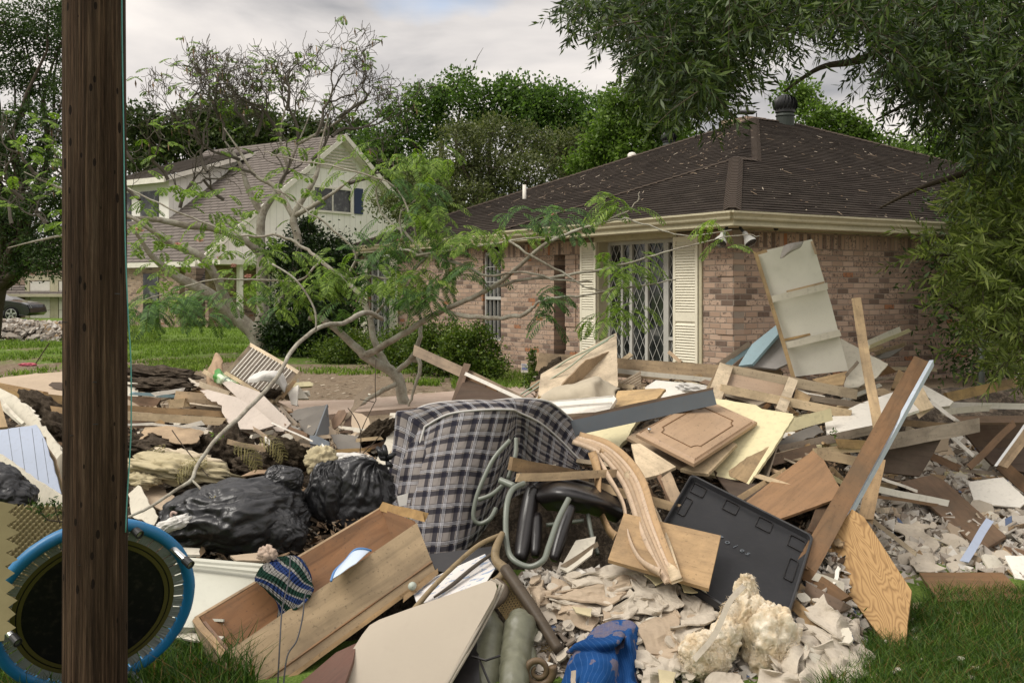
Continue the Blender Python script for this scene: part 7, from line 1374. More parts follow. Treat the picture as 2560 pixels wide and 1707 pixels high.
for i in range(5):
    strip(['outermost bent strip of the fanned bundle, lowest left', 'second bent strip from the left in the fanned bundle', 'middle bent strip of the fanned bundle', 'fourth bent strip from the left in the fanned bundle', 'topmost bent strip at the right of the fanned bundle'][i],
          [(1432 + i * 4, 1104 - i * 3, 6.5), (1500 + i * 7, 1135 - i * 4, 6.3), (1560 + i * 9, 1210 - i * 5, 6.05 - i * .01), (1600 + i * 8, 1320 - i * 5, 5.5), (1640 + i * 7, 1410 - i * 3, 5.24), (1668 + i * 6, 1455 - i, 5.1 - i * .01)], 12 if i < 4 else 26, 0.5)
strip('loose bent strip hanging left of the bundle, widest one', [(1480, 1130, 6.3), (1494, 1180, 6.15), (1497, 1260, 6.0), (1520, 1320, 5.85), (1538, 1340, 5.8)], 21, 1.0); strip('loose curling strip between the wide one and the bundle', [(1490, 1140, 6.3), (1520, 1190, 6.1), (1558, 1260, 5.85), (1570, 1340, 5.45), (1600, 1400, 5.25), (1650, 1430, 5.12)], 15, 1.2); strip('straight splinter crossing right of the bundle', [(1500, 1125, 6.3), (1560, 1155, 6.25), (1618, 1212, 6.1)], 11, .3); strip('wide shaved strip at the right side of the bundle', [(1570, 1180, 6.1), (1625, 1270, 5.8), (1660, 1350, 5.42), (1692, 1452, 5.05)], 24, .3, pale, .008)
# planks over the black chair
plank('thick tan plank pointing left over the metal chair frame', (1275, 1158), (1470, 1196), 32, .03, tan, d=(5.95, 6.4), chip=.004); plank('straight pine plank crossing over the black chair', (1293, 1194), (1562, 1182), 20, .035, pine, d=(5.9, 6.2), chip=.008); plank('pine plank sloping right under the bundle of strips', (1500, 1215), (1690, 1270), 22, .04, pine, d=(6.15, 6.0)); 

# ================================================================== black sling chair with tube frame
chr_ = empty('black_padded_chair', U(1300, 1300, 6.0), 'overturned chair with curved grey metal tubes and black vinyl pads beneath the plywood', 'chair')
def tubep(pts, r, nm='tube_frame', mat=None):
    g = Geo(); g.tube([U(*q) for q in spline(pts, 7)], r, 10); return g.make(nm, mat or metalm, chr_, smooth=True)
tubep([(1290, 1095, 6.1), (1288, 1140, 6.05), (1270, 1196, 6.0)], .0125); tubep([(1275, 1100, 6.0), (1235, 1145, 5.95), (1203, 1210, 5.9), (1188, 1255, 5.87), (1184, 1295, 5.85), (1200, 1308, 5.85), (1225, 1296, 5.85), (1240, 1270, 5.9)], .0125)
tubep([(1196, 1248, 5.8), (1230, 1235, 5.8), (1265, 1205, 5.85)], .012); tubep([(1250, 1200, 5.8), (1285, 1215, 5.75)], .019, 'hub'); tubep([(1310, 1208, 5.8), (1280, 1225, 5.7), (1266, 1270, 5.6), (1266, 1350, 5.5), (1280, 1395, 5.4), (1322, 1416, 5.35), (1358, 1400, 5.35), (1372, 1365, 5.45), (1395, 1300, 5.6), (1422, 1246, 5.7)], .0155)
tubep([(1470, 1285, 5.9), (1480, 1340, 5.8), (1495, 1385, 5.7)], .012); tubep([(1365, 1312, 5.9), (1460, 1300, 5.9)], .011)
def pad(pts, rr_, nm='pad'):
    g = Geo(); pp = spline(pts, 6); k = len(pp); g.tube([U(*q[:3]) for q in pp], [rr_ * (0.45 + 0.55 * math.sin(math.pi * min(1, max(0, (i + .6) / k))) ** .5) for i in range(k)], 14); o = g.make(nm, blackfab, chr_, smooth=True); return o
pad([(1332, 1215, 6.0), (1318, 1300, 5.9), (1302, 1400, 5.7)], .05); pad([(1345, 1285, 5.9), (1338, 1390, 5.7)], .03); pad([(1428, 1265, 5.8), (1405, 1330, 5.7), (1385, 1400, 5.6)], .036); pad([(1330, 1222, 6.1), (1420, 1215, 6.1), (1500, 1245, 6.1), (1560, 1275, 6.1)], .055)
seat = [[(1330, 1205, 6.2), (1400, 1198, 6.2), (1480, 1215, 6.2), (1560, 1250, 6.2)], [(1340, 1240, 5.95), (1400, 1225, 5.85), (1480, 1245, 5.85), (1560, 1280, 5.95)], [(1370, 1270, 5.95), (1420, 1272, 5.9), (1480, 1280, 5.95), (1540, 1300, 6.0)]]
grid3('seat_pad', seat, blackfab, .03, 6, .012, 5, parent=chr_)
B('dark_cushion', 'black cushion in the shadow behind the wicker chair frame', 'cushion', [(1070, 1385), (1230, 1365), (1260, 1420), (1160, 1440), (1090, 1425)], .05, blackfab, d=(5.7, 5.7, 5.6)); B('white_sheet', 'grey white sheet in the shade under the black chair', 'board', [(1400, 1420), (1440, 1350), (1490, 1340), (1480, 1385), (1420, 1430)], .01, offwhite, d=(5.8, 5.9, 5.8)); plank('shaded grey lath beside the sheet under the black chair', (1408, 1415), (1490, 1362), 12, .02, greywood, d=(5.7, 5.75))
# ================================================================== cedar chest, front centre left
wash = wood('washed_board', (0.36, 0.27, 0.165), .32, .55, .6, .35); cedar = wood('cedar_inside', (0.20, 0.10, 0.045), .45, .6, .55, .3)
cb = empty('long_wooden_drawer', U(800, 1560, 5.2), 'long empty wooden chest lying open and tilted in the front of the pile', 'chest')
A_, B_, C_, D_ = U(500, 1546, 4.98), U(568, 1628, 4.78), U(1042, 1306, 5.62), U(955, 1270, 5.88)
dn = (U(1088, 1425, 5.42) - C_); dn2 = (U(622, 1760, 4.66) - B_); an = (U(560, 1675, 4.86) - A_)
def slab(nm, p0, p1, p2, p3, th, mat, parent, inward):
    n_ = (p1 - p0).cross(p3 - p0).normalized(); n_ = n_ if n_.dot(inward) > 0 else -n_; q = [p + n_ * th for p in (p0, p1, p2, p3)]
    return MO(nm, [p0, p1, p2, p3] + q, [(0, 1, 2, 3), (7, 6, 5, 4), (0, 4, 5, 1), (1, 5, 6, 2), (2, 6, 7, 3), (3, 7, 4, 0)], mat, parent, frame((p0 + p2) / 2, p1 - p0, n_))
inn = (A_ - B_).normalized()
slab('front_board', B_, C_, C_ + dn, B_ + dn2, .016, wash, cb, inn); slab('back_board', A_, D_, D_ + dn, A_ + dn2, .014, cedar, cb, -inn)
slab('end_board', B_ + inn * .018, A_, A_ + dn2, B_ + dn2 + inn * .018, .016, cedar, cb, C_ - B_); slab('end_board', C_ + inn * .018, D_, D_ + dn, C_ + dn + inn * .018, .016, cedar, cb, B_ - C_)
slab('bottom_board', A_ + dn2 * .86, D_ + dn * .86, C_ + dn * .86, B_ + dn2 * .86, .012, brown, cb, -dn)
ptc = paint('chipboard', (0.36, 0.23, 0.10), .95, .5, .35, 18)
g = Geo(); g.tube([A_ + Vector((-.02, 0, 0)), D_], .012, 6); g.make('rim', tan, cb); plank3('chipboard_edge', None, None, D_ + Vector((0, -.02, .015)), C_ + Vector((.05, -.01, .03)), .05, .02, ptc, parent=cb, chip=.01); plank3('bottom_trim', None, None, B_ + dn2 * 1.04, C_ + dn * 1.04, .02, .02, tan, parent=cb); plank3('end_trim', None, None, A_ + Vector((-.01, -.02, 0)), B_ + Vector((-.012, -.02, 0)), .03, .02, tan, parent=cb); slab('end_cap', A_ + Vector((-.02, -.02, 0)), B_ + Vector((-.016, -.02, 0)), B_ + dn2 + Vector((-.016, -.02, 0)), A_ + dn2 + Vector((-.02, -.02, 0)), .012, wash, cb, B_ - C_)
# knitted blanket
kn = M('crochet_stripes', .95, .1); ku = kn.n('SeparateXYZ', {0: kn.n('UVMap').outputs[0]}); kf = kn.math('FRACT', kn.math('ADD', kn.math('ADD', kn.math('MULTIPLY', ku.outputs[0], 1.6), kn.math('MULTIPLY', ku.outputs[1], 2.4)), kn.math('MULTIPLY', kn.noise(kn.coord(), 6, 2), .12)))
kn.base(kn.ramp(kf, [(0, (0.012, 0.045, 0.03)), (.22, (0.30, 0.29, 0.27)), (.5, (0.025, 0.05, 0.16)), (.8, (0.30, 0.29, 0.27)), (.9, (0.02, 0.05, 0.035))], 'CONSTANT'))
kw = kn.math('MULTIPLY', kn.math('SINE', kn.math('MULTIPLY', ku.outputs[0], 90.0)), kn.math('SINE', kn.math('MULTIPLY', ku.outputs[1], 80.0))); kn.bump(kw, 1.0, .02); kn = kn.m
grid3('knitted_blanket', [[(672, 1402, 5.3), (700, 1395, 5.32), (735, 1392, 5.34), (765, 1408, 5.3)], [(640, 1440, 5.12), (690, 1432, 5.14), (740, 1430, 5.16), (775, 1450, 5.2)], [(650, 1462, 5.08), (700, 1470, 5.08), (745, 1470, 5.1), (786, 1475, 5.12)], [(688, 1500, 5.08), (715, 1505, 5.05), (745, 1500, 5.05), (778, 1492, 5.08)], [(690, 1545, 5.08), (712, 1535, 5.05), (735, 1520, 5.03), (765, 1500, 5.05)]], kn, .012, 7, .02, 8, 'crocheted blanket striped green, grey and blue, hanging over the chest edge', 'blanket', uvs=(1, 1))
rag('dirty pink tissue wad tucked behind the knitted blanket', 668, 1385, 46, 40, paint('pink_tissue', (0.5, 0.38, 0.30), .8, .4, .3, 8), .35, 3.9, 'tissue_wad', 'tissue')
trm = M('white_blue_plastic', .35, .5); trm.base((0.50, 0.58, 0.68)); trm = trm.m; tblue = M('blue_plastic_rim', .4, .5); tblue.base((0.08, 0.20, 0.42)); tblue = tblue.m
tro = grid3('plastic_tray', [[(862, 1404, 5.34), (885, 1376, 5.38), (908, 1372, 5.4), (926, 1376, 5.42)], [(835, 1430, 5.2), (865, 1405, 5.22), (895, 1392, 5.28), (915, 1385, 5.34)], [(825, 1450, 5.12), (850, 1435, 5.12), (870, 1420, 5.15), (890, 1408, 5.2)]], trm, .004, 5, label='white plastic tray with a blue rim lying inside the chest', cat='tray')
g = Geo(); g.tube([U(*q) for q in spline([(828, 1452, 5.1), (836, 1428, 5.18), (862, 1402, 5.32), (886, 1375, 5.37), (908, 1371, 5.39), (928, 1376, 5.41)], 6)], .006, 8); g.make('rim', tblue, tro, smooth=True)
cabm = M('dark_cable', .5, .4); cabm.base((0.035, 0.035, 0.04)); cabm = cabm.m
for lb_, pts in (('dark cable hanging down over the chest front, left one', [(726, 1388, 5.1), (722, 1450, 4.95), (706, 1520, 4.86), (700, 1600, 4.72), (694, 1720, 4.62)]), ('dark cable hanging down over the chest front, right one', [(778, 1472, 5.05), (762, 1490, 4.95), (757, 1540, 4.83), (742, 1600, 4.74), (718, 1640, 4.68), (708, 1720, 4.6)])):
    g = Geo(); g.tube([U(*q) for q in spline(pts, 7)], .0035, 7); tag(g.make('cable', cabm, smooth=True), lb_, 'cable')
# white moulded door behind
wdm = paint('door_greyish_white', (0.56, 0.555, 0.47), .5, .12, .08)
wd_ = B('white_door', 'greyish white moulded door lying on edge between the trampoline and the chest', 'door', [(440, 1390), (700, 1412), (690, 1440), (560, 1570), (430, 1566)], .035, wdm, d=(5.35, 5.5, 5.0))
for a, b in (((445, 1400), (690, 1422)), ((445, 1412), (680, 1434)), ((440, 1545), (560, 1552)), ((440, 1556), (560, 1564))): plank3('moulding', None, None, U(*a, 5.27 if a[1] < 1500 else 5.02), U(*b, 5.34 if a[1] < 1500 else 5.0), .012, .02, wdm, parent=wd_, chip=0)
B('white_board', 'low white board edge in the grass under the moulded door', 'board', [(430, 1575), (560, 1590), (540, 1610), (430, 1590)], .01, offwhite, d=(5.0, 4.95, 4.95)); B('ceiling_tile', 'small torn white board on top of the moulded door, left', 'board', [(440, 1366), (500, 1370), (500, 1386), (442, 1384)], .012, offwhite, d=(5.6, 5.6, 5.5), rough=.003); B('ceiling_tile', 'brownish board edge on top of the moulded door, right', 'board', [(575, 1388), (650, 1380), (660, 1400), (590, 1400)], .012, drywarm, d=(5.6, 5.6, 5.5), rough=.003); g = Geo(); g.tube([U(*q) for q in spline([(436, 1318, 5.7), (428, 1290, 5.7), (432, 1280, 5.7), (442, 1284, 5.7)], 5)], .008, 8); tag(g.make('pink_hose', paint('pinkish_rubber', (.45, .33, .28)), smooth=True), 'short pinkish hose stub beside the trash bag', 'hose'); rag('dusty white rag under the left end of the large trash bag', 430, 1310, 90, 30, clothm, .3, 2.9, 'rag', 'rag', -20)
# card table
tbm = paint('table_vinyl', (0.40, 0.345, 0.27), .5, .06, .06, 1.5)
tO = [(948, 1548), (1030, 1518), (1120, 1487), (1205, 1456), (1226, 1449), (1239, 1456), (1242, 1470), (1234, 1494), (1180, 1590), (1112, 1712), (1080, 1760), (850, 1760), (858, 1700), (876, 1632), (905, 1586), (924, 1562)]
t1 = B('card_table', 'beige grey folding card table top lying tilted at the bottom centre', 'table', tO, .03, tbm, d=(4.95, 5.0, 4.5))
g = Geo(); g.tube([U(*q) for q in spline([(1226, 1448, 5.04), (1243, 1458, 5.03), (1246, 1474, 5.0), (1184, 1592, 4.76), (1116, 1712, 4.5)], 6)], .007, 8); g.tube([U(*q) for q in spline([(1238, 1448, 5.09), (1252, 1460, 5.07), (1254, 1476, 5.04), (1192, 1594, 4.8), (1122, 1714, 4.54)], 6)], .007, 8); g.make('table_rim', paint('rim_grey', (.33, .29, .23), .5, .1), t1, smooth=True)
B('red_brown_board', 'reddish brown board under the chest at the bottom edge', 'board', [(740, 1715), (840, 1630), (892, 1606), (882, 1650), (858, 1720)], .02, wood('red_brown', (.17, .065, .035), .3, 1, .5, .2), d=(4.75, 4.95, 4.75)); plank('thin board strip under the right end of the chest', (1005, 1500), (1090, 1430), 12, .02, tan, d=(5.15, 5.35))
# catalogue paper under chair frame
pap = M('printed_paper', .7, .2); pv_ = pap.coord(); pn = pap.noise(pap.coord(scale=(5, 14, 1)), 3, 2, .5); pap.base(pap.mix(pap.math('GREATER_THAN', pn, .58), (0.62, 0.59, 0.56), (0.28, 0.34, 0.44))); pap = pap.m
B('printed_carton', 'white printed carton with blue blocks seen through the wicker chair frame', 'carton', [(1029, 1470), (1110, 1430), (1212, 1384), (1238, 1420), (1215, 1455), (1100, 1500), (1042, 1508)], .004, pap, d=(5.35, 5.5, 5.2)); g = Geo(); c_ = U(1030, 1465, 5.2); g.lathe([(.001, .012), (.018, .008), (.02, 0), (.02, -.04), (.001, -.05)], c_, (0, -1, .2), 16); tag(g.make('jar_lid', paint('pale_green_metal', (.42, .46, .40)), smooth=True), 'small pale green jar lid at the end of the chest', 'lid')
# cane chair
cw = wood('chair_wood', (0.27, 0.205, 0.12), .3, .8, .5, .3); cwd = wood('chair_wood_dark', (0.085, 0.065, 0.045), .3, .8, .5, .2)
cc_ = empty('cane_chair', U(1300, 1500, 5.1), 'overturned wooden chair with curved frame and woven cane panel beside the card table', 'chair')
def cbar(pts, r, mat, nm):
    g = Geo(); pp = spline(pts, 6); g.tube([U(*q[:3]) for q in pp], [r * (q[3] if len(q) > 3 else 1) for q in pp], 12); return g.make(nm, mat, cc_, smooth=True)
cbar([(1258, 1335, 5.5, 1), (1200, 1360, 5.42, .9), (1140, 1410, 5.3, .9), (1080, 1470, 5.15, .9), (1030, 1530, 5.05, 1.1)], .014, cw, 'top_rail'); cbar([(1238, 1378, 5.4, .8), (1180, 1420, 5.3, 1), (1130, 1462, 5.2, 1), (1085, 1492, 5.12, .5)], .010, cwd, 'back_slat')
cbar([(1256, 1332, 5.48, .8), (1240, 1370, 5.4, 1.1), (1240, 1400, 5.35, 1.2), (1262, 1425, 5.28, 1.5), (1250, 1445, 5.25, 1.2), (1215, 1465, 5.22, .9)], .019, cw, 'curved_post'); cbar([(1262, 1420, 5.25, 1), (1310, 1490, 5.1, 1.05), (1350, 1550, 4.98, 1), (1398, 1626, 4.85, .9)], .029, cwd, 'leg'); cbar([(1240, 1450, 5.2, 1), (1262, 1470, 5.15, 1.2), (1258, 1495, 5.1, 1.1), (1230, 1520, 5.05, .8)], .016, cwd, 'arm')
cane = M('woven_cane', .7, .2); cane.base((0.26, 0.19, 0.09)); cane = cane.m
a0, a1, a2, a3 = U(1262, 1440, 5.24), U(1385, 1632, 4.9), U(1330, 1650, 4.9), U(1236, 1505, 5.12); g = Geo(); n_ = 15
def cp(u, v): return (a0 * (1-u) + a1 * u) * (1-v) + (a3 * (1-u) + a2 * u) * v
for i in range(n_ * 2 + 1):
    u = i / (n_ * 2); g.tube([cp(u, 0), cp(u, 1)], .0017, 3, False)
for i in range(9): g.tube([cp(0, i / 8), cp(1, i / 8)], .0017, 3, False)
for i in range(-8, 31):
    for s_ in (1, -1):
        u0, u1 = i / 30, i / 30 + s_ * 8 / 30
        if 0 <= u0 <= 1 and 0 <= u1 <= 1: g.tube([cp(u0, 0), cp(u1, 1)], .002, 3, False)
g.make('cane_panel', cane, cc_)
g = Geo()
for i in range(60):
    a = i * .2; r_ = .02 + .075 * i / 60; c_ = U(1345, 1690, 4.72); p = c_ + Vector((math.cos(a) * r_, -.01, math.sin(a) * r_))
    g.v += []
pts = []
for i in range(70):
    a = 2.2 + i * .155; r_ = .018 + .052 * i / 70; pts.append(U(1345, 1676, 4.7) + Vector((math.cos(a) * r_, 0, math.sin(a) * r_ * 1.0)))
g = Geo(); g.tube(pts, [.008 + .012 * i / 70 for i in range(70)], 10); g.make('carved_scroll', wood('scroll_wood', (.15, .105, .065), .3, 1, .45, .2), cc_, smooth=True)
# olive recliner
ol = M('olive_leather', .38, .45); oq = ol.noise(ol.coord(), 14, 5, .6); ol.base(ol.ramp(oq, [(.3, (0.10, 0.10, 0.066)), (.7, (0.17, 0.17, 0.115))])); ol.bump(ol.noise(ol.coord(), 60, 4, .6), .25, .004); ol = ol.m
rc = empty('olive_armchair', U(1270, 1650, 4.8), 'puffy olive green leather armchair lying between the card table and the cane panel', 'armchair')
def puff(pts, rads, sd_):
    pp = spline([(*p, r_) for p, r_ in zip(pts, rads)], 9); V = []; n_ = 28; P = [U(*q[:3]) for q in pp]; k = len(P)
    for i, p in enumerate(P):
        t = (P[min(i+1, k-1)] - P[max(i-1, 0)]).normalized(); s_ = t.cross(Vector((0, -1, 0))).normalized(); d_ = s_.cross(t)
        for j in range(n_):
            a = 2 * math.pi * j / n_; q = p + (s_ * math.cos(a) + d_ * math.sin(a)) * pp[i][3]; w_ = .007 * abs(nz((i * .9, math.cos(a) * 1.2, sd_))) * (1 + abs(math.cos(a)) * 1.6); V.append(p + (q - p) * (1 - w_ / pp[i][3]))
    Fc = [(i*n_+j, i*n_+(j+1) % n_, (i+1)*n_+(j+1) % n_, (i+1)*n_+j) for i in range(k-1) for j in range(n_)] + [tuple(reversed(range(n_))), tuple((k-1)*n_ + j for j in range(n_))]
    MO('cushion', V, Fc, ol, rc, None, True)
puff([(1290, 1535, 5.0), (1300, 1560, 4.95), (1292, 1620, 4.85), (1285, 1680, 4.7), (1285, 1740, 4.6)], [.04, .076, .074, .07, .066], 1.0); puff([(1325, 1555, 4.98), (1328, 1580, 4.95), (1320, 1600, 4.92)], [.02, .038, .02], 4.0); puff([(1322, 1605, 4.9), (1325, 1640, 4.85), (1312, 1690, 4.75), (1305, 1740, 4.65)], [.02, .036, .038, .036], 7.0); puff([(1222, 1525, 5.1), (1225, 1590, 5.0), (1215, 1700, 4.8), (1210, 1760, 4.7)], [.03, .085, .09, .08], 9.0)
g = Geo(); g.tube([U(1180, 1640, 4.72), U(1215, 1650, 4.66), U(1250, 1638, 4.7)], .006, 6); g.tube([U(1195, 1640, 4.7), U(1225, 1710, 4.6)], .006, 6); g.make('strap', blackfab, rc)
B('dark_cushion', 'dark shaded cushion between the card table and the olive armchair', 'cushion', [(1150, 1640), (1195, 1590), (1200, 1720), (1130, 1720)], .04, blackfab, d=(4.85, 4.95, 4.8))
# blue blanket
bm_ = M('blue_quilt', .95, .1); bu = bm_.n('SeparateXYZ', {0: bm_.n('UVMap').outputs[0]}); st_ = bm_.math('LESS_THAN', bm_.math('FRACT', bm_.math('MULTIPLY', bm_.math('ADD', bu.outputs[0], bm_.math('MULTIPLY', bu.outputs[1], .25)), 26.0)), .08)
mud = bm_.math('MULTIPLY', bm_.math('GREATER_THAN', bm_.noise(bm_.coord(), 7, 3, .6), .56), bm_.noise(bm_.coord(), 40, 4, .8))
bb_ = bm_.mix(bm_.math('MULTIPLY', st_, .35), bm_.ramp(bm_.noise(bm_.coord(), 4, 4), [(.3, (0.007, 0.038, 0.13)), (.7, (0.015, 0.07, 0.215))]), (0.10, 0.20, 0.42)); bm_.base(bm_.mix(mud, bb_, (0.22, 0.16, 0.13))); bm_.bump(bm_.noise(bm_.coord(), 50, 4), .4, .006); bm_ = bm_.m
qb = grid3('blue_moving_blanket', [[(1450, 1590, 5.0), (1480, 1560, 5.02), (1530, 1546, 5.05), (1560, 1556, 5.05), (1578, 1580, 5.02), (1585, 1610, 5.0)], [(1415, 1606, 4.94), (1470, 1592, 4.86), (1530, 1580, 4.84), (1560, 1590, 4.9), (1574, 1600, 4.88), (1588, 1625, 4.92)], [(1440, 1622, 4.9), (1480, 1618, 4.82), (1525, 1606, 4.86), (1545, 1600, 4.95), (1572, 1625, 4.84), (1590, 1650, 4.88)], [(1425, 1655, 4.84), (1470, 1632, 4.76), (1510, 1640, 4.74), (1535, 1640, 4.84), (1560, 1660, 4.76), (1592, 1690, 4.8)], [(1400, 1715, 4.72), (1450, 1690, 4.64), (1500, 1690, 4.62), (1520, 1690, 4.7), (1560, 1700, 4.64), (1596, 1730, 4.7)], [(1390, 1760, 4.65), (1450, 1750, 4.56), (1500, 1750, 4.54), (1520, 1750, 4.6), (1560, 1760, 4.56), (1600, 1770, 4.6)]], bm_, .012, 8, .05, 5.5, 'crumpled muddy blue quilted moving blanket at the bottom centre', 'blanket', uvs=(1, 1.2))
qb.location += Vector((0, -.13, .02))
plank('small wood stub sticking out of the blue blanket at the bottom edge', (1434, 1690), (1434, 1730), 12, .012, greywood, d=(4.5, 4.45))
# ================================================================== insulation wad
insm = M('raw_insulation', .98, .05); iq = insm.noise(insm.coord(), 9, 8, .75, .6); insm.base(insm.ramp(iq, [(.30, (0.50, 0.35, 0.19)), (.44, (0.74, 0.60, 0.41)), (.60, (0.84, 0.76, 0.62))])); insm.bump(insm.noise(insm.coord(), 30, 6, .8), 1.0, .014); insm = insm.m
iw = empty('insulation_heap', U(1870, 1600, 4.9), 'big fluffy cream insulation wad in front of the black tray', 'insulation')
for i, (px, py, Y, rx, ry, rz, ro, sd_) in enumerate([(1925, 1600, 4.85, .125, .11, .155, 8, 1.1), (1868, 1500, 4.95, .055, .05, .12, -10, 2.2), (1830, 1570, 4.9, .07, .06, .17, 38, 3.3), (1760, 1640, 4.75, .11, .08, .10, 30, 4.4), (1800, 1610, 4.8, .08, .07, .12, 35, 5.5), (1890, 1530, 4.9, .07, .06, .07, 0, 6.6), (1868, 1455, 5.0, .015, .015, .03, 20, 7.7)]):
    blob3('fibre_lump', U(px, py, Y), (rx, ry, rz), insm, 5, .3, 2.0, .10, 5, parent=iw, rot=Matrix.Rotation(R(ro), 3, 'Y'), fine=.05, seed=sd_)
HV = []
for (px, py, Y, rx, rz) in [(1925, 1600, 4.85, .125, .155), (1830, 1570, 4.9, .07, .14), (1760, 1640, 4.75, .11, .10), (1868, 1500, 4.95, .05, .12), (1950, 1640, 4.82, .1, .1)]:
    k = 1300; n_ = unit(k); n_[:, 1] = -abs(n_[:, 1]); P = np.array(U(px, py, Y)) + n_ * np.array([rx, rx * .9, rz]) * (0.96 + .12 * nr.rand(k, 1)); D = nr.normal(size=(k, 3)); D -= n_ * (D * n_).sum(1, keepdims=True) * .8; D /= np.linalg.norm(D, axis=1, keepdims=True); HV.append(leafquads(P, D, .022 * (.5 + nr.rand(k)), .0025))
fast('loose_fibres', np.concatenate(HV), 4, insm, iw); plank('grey paper backed strip running down the left of the insulation wad', (1858, 1472), (1740, 1640), 14, .006, drywall, d=(4.85, 4.6), bow=.03, name='paper_strip', cat='paper')
# ================================================================== crumpled plaster paper, front centre
def sheet(label, pts, seed, mat=drywall, wr=.03, off=.1, th=.008):
    """four-corner crumpled sheet"""
    (ax, ay), (bx, by), (cx2, cy2), (dx, dy) = pts; rows = []
    for j in range(4):
        v = j / 3; r_ = []
        for i in range(4):
            u = i / 3; px = (ax * (1-u) + bx * u) * (1-v) + (dx * (1-u) + cx2 * u) * v; py = (ay * (1-u) + by * u) * (1-v) + (dy * (1-u) + cy2 * u) * v
            e = i in (0, 3) or j in (0, 3); px += rng.gauss(0, 7 if e else 3); py += rng.gauss(0, 5 if e else 2); r_.append((px, py, DY(px, py, off + rng.uniform(-.03, .05))))
        rows.append(r_)
    return grid3('drywall_paper', rows, mat, th, 5, wr, 9, label, 'drywall', None, False, 'crumpled drywall paper sheets in the front of the pile')
sheet('large arched sheet of plaster paper right below the black chair', [(1415, 1440), (1560, 1415), (1640, 1460), (1440, 1470)], 1); sheet('brown flat plaster sheet with white chips on it, front centre', [(1400, 1465), (1600, 1450), (1560, 1500), (1370, 1500)], 2, drywarm); sheet('curled plaster sheet edge under the brown flat one', [(1365, 1495), (1500, 1505), (1490, 1545), (1400, 1515)], 3); sheet('broad pale plaster sheet right of the brown flat one', [(1570, 1462), (1700, 1460), (1695, 1530), (1590, 1520)], 4); sheet('cracked pale plaster sheet hanging below the broad one', [(1580, 1495), (1670, 1500), (1665, 1540), (1580, 1535)], 5); sheet('twisted plaster strip between the blanket and the broad sheet', [(1525, 1530), (1590, 1490), (1575, 1545), (1540, 1560)], 6); sheet('plaster paper sack with faded red print beside the insulation', [(1700, 1490), (1800, 1500), (1790, 1560), (1712, 1560)], 7); sheet('pale sheet left of the insulation wad, lower', [(1690, 1565), (1760, 1560), (1740, 1620), (1690, 1620)], 8)
sheet('smooth pale sheet at the left of the wedge by the wicker chair', [(1330, 1470), (1400, 1455), (1370, 1510), (1345, 1520)], 9, drywarm)
for i, (pts, lb_) in enumerate([([(2000, 1520), (2060, 1500), (2130, 1560), (2120, 1600)], 'hanging pale plaster sheet below the second dark board'), ([(2010, 1560), (2120, 1590), (2200, 1700), (2110, 1690)], 'large curled pale sheet left of the grass'), ([(1960, 1560), (2010, 1590), (1990, 1680), (1920, 1660)], 'smooth pale sheet right of the insulation wad'), ([(1990, 1610), (2080, 1600), (2110, 1700), (2010, 1720)], 'creased pale sheet at the bottom edge right of the insulation'), ([(1900, 1680), (2000, 1670), (2000, 1730), (1890, 1730)], 'pale sheet lying at the bottom edge under the insulation'), ([(2120, 1610), (2170, 1620), (2200, 1680), (2160, 1700)], 'narrow pale plaster sheet beside the grass edge'), ([(1780, 1680), (1860, 1690), (1860, 1740), (1760, 1740)], 'shaded pale sheet at the bottom edge left of the insulation'), ([(2080, 1640), (2150, 1650), (2180, 1730), (2100, 1730)], 'ragged sheet at the bottom edge beside the grass'), ([(2225, 1310), (2290, 1300), (2350, 1370), (2280, 1390)], 'grey plaster sheet lying among the rubble right of the grain plywood'), ([(2270, 1380), (2330, 1375), (2360, 1425), (2300, 1430)], 'flat grey plaster sheet above the wide brown board'), ([(1600, 1660), (1680, 1650), (1690, 1720), (1610, 1730)], 'grey green shaded sheet at the bottom right of the blue blanket'), ([(1560, 1620), (1640, 1640), (1640, 1680), (1590, 1680)], 'pale sheet at the right hem of the blue blanket')]): sheet(lb_, pts, 20 + i, wr=.022)
for (pts, m_, lb_) in [([(1610, 1435), (1690, 1440), (1640, 1462)], cream, 'yellow scrap under the end of the bent strips'), ([(1700, 1452), (1760, 1468), (1768, 1482), (1710, 1478)], cream, 'yellow scrap under the tan plywood corner'), ([(1430, 1515), (1480, 1520), (1478, 1540), (1440, 1530)], yel, 'yellow foam scrap under the curled plaster edge'), ([(1645, 1672), (1690, 1680), (1680, 1720), (1650, 1715)], yel, 'yellow green scrap low at the bottom right of the blue blanket')]: B('yellow_scrap', lb_, 'scrap', pts, .006, m_, off=.16, rough=.003)
for i in range(26):
    px, py = rng.choice(((rng.uniform(1400, 1680), rng.uniform(1500, 1700)), (rng.uniform(1420, 1690), rng.uniform(1440, 1560)), (rng.uniform(1960, 2120), rng.uniform(1580, 1720)))); a_, w_, h_ = rng.uniform(-.5, .5), rng.uniform(35, 75), rng.uniform(22, 45); ca, sa = math.cos(a_), math.sin(a_)
    sheet('crumpled scrap of drywall paper lying between the plaster chips', [(px + ca * x - sa * y, py + sa * x + ca * y) for x, y in ((-w_, -h_), (w_, -h_), (w_ * .8, h_), (-w_ * .8, h_))], 60 + i, drywall if rng.random() < .6 else drywarm, .018, rng.uniform(.0, .09), .006)['group'] = 'crumpled scraps of drywall paper between the chips'
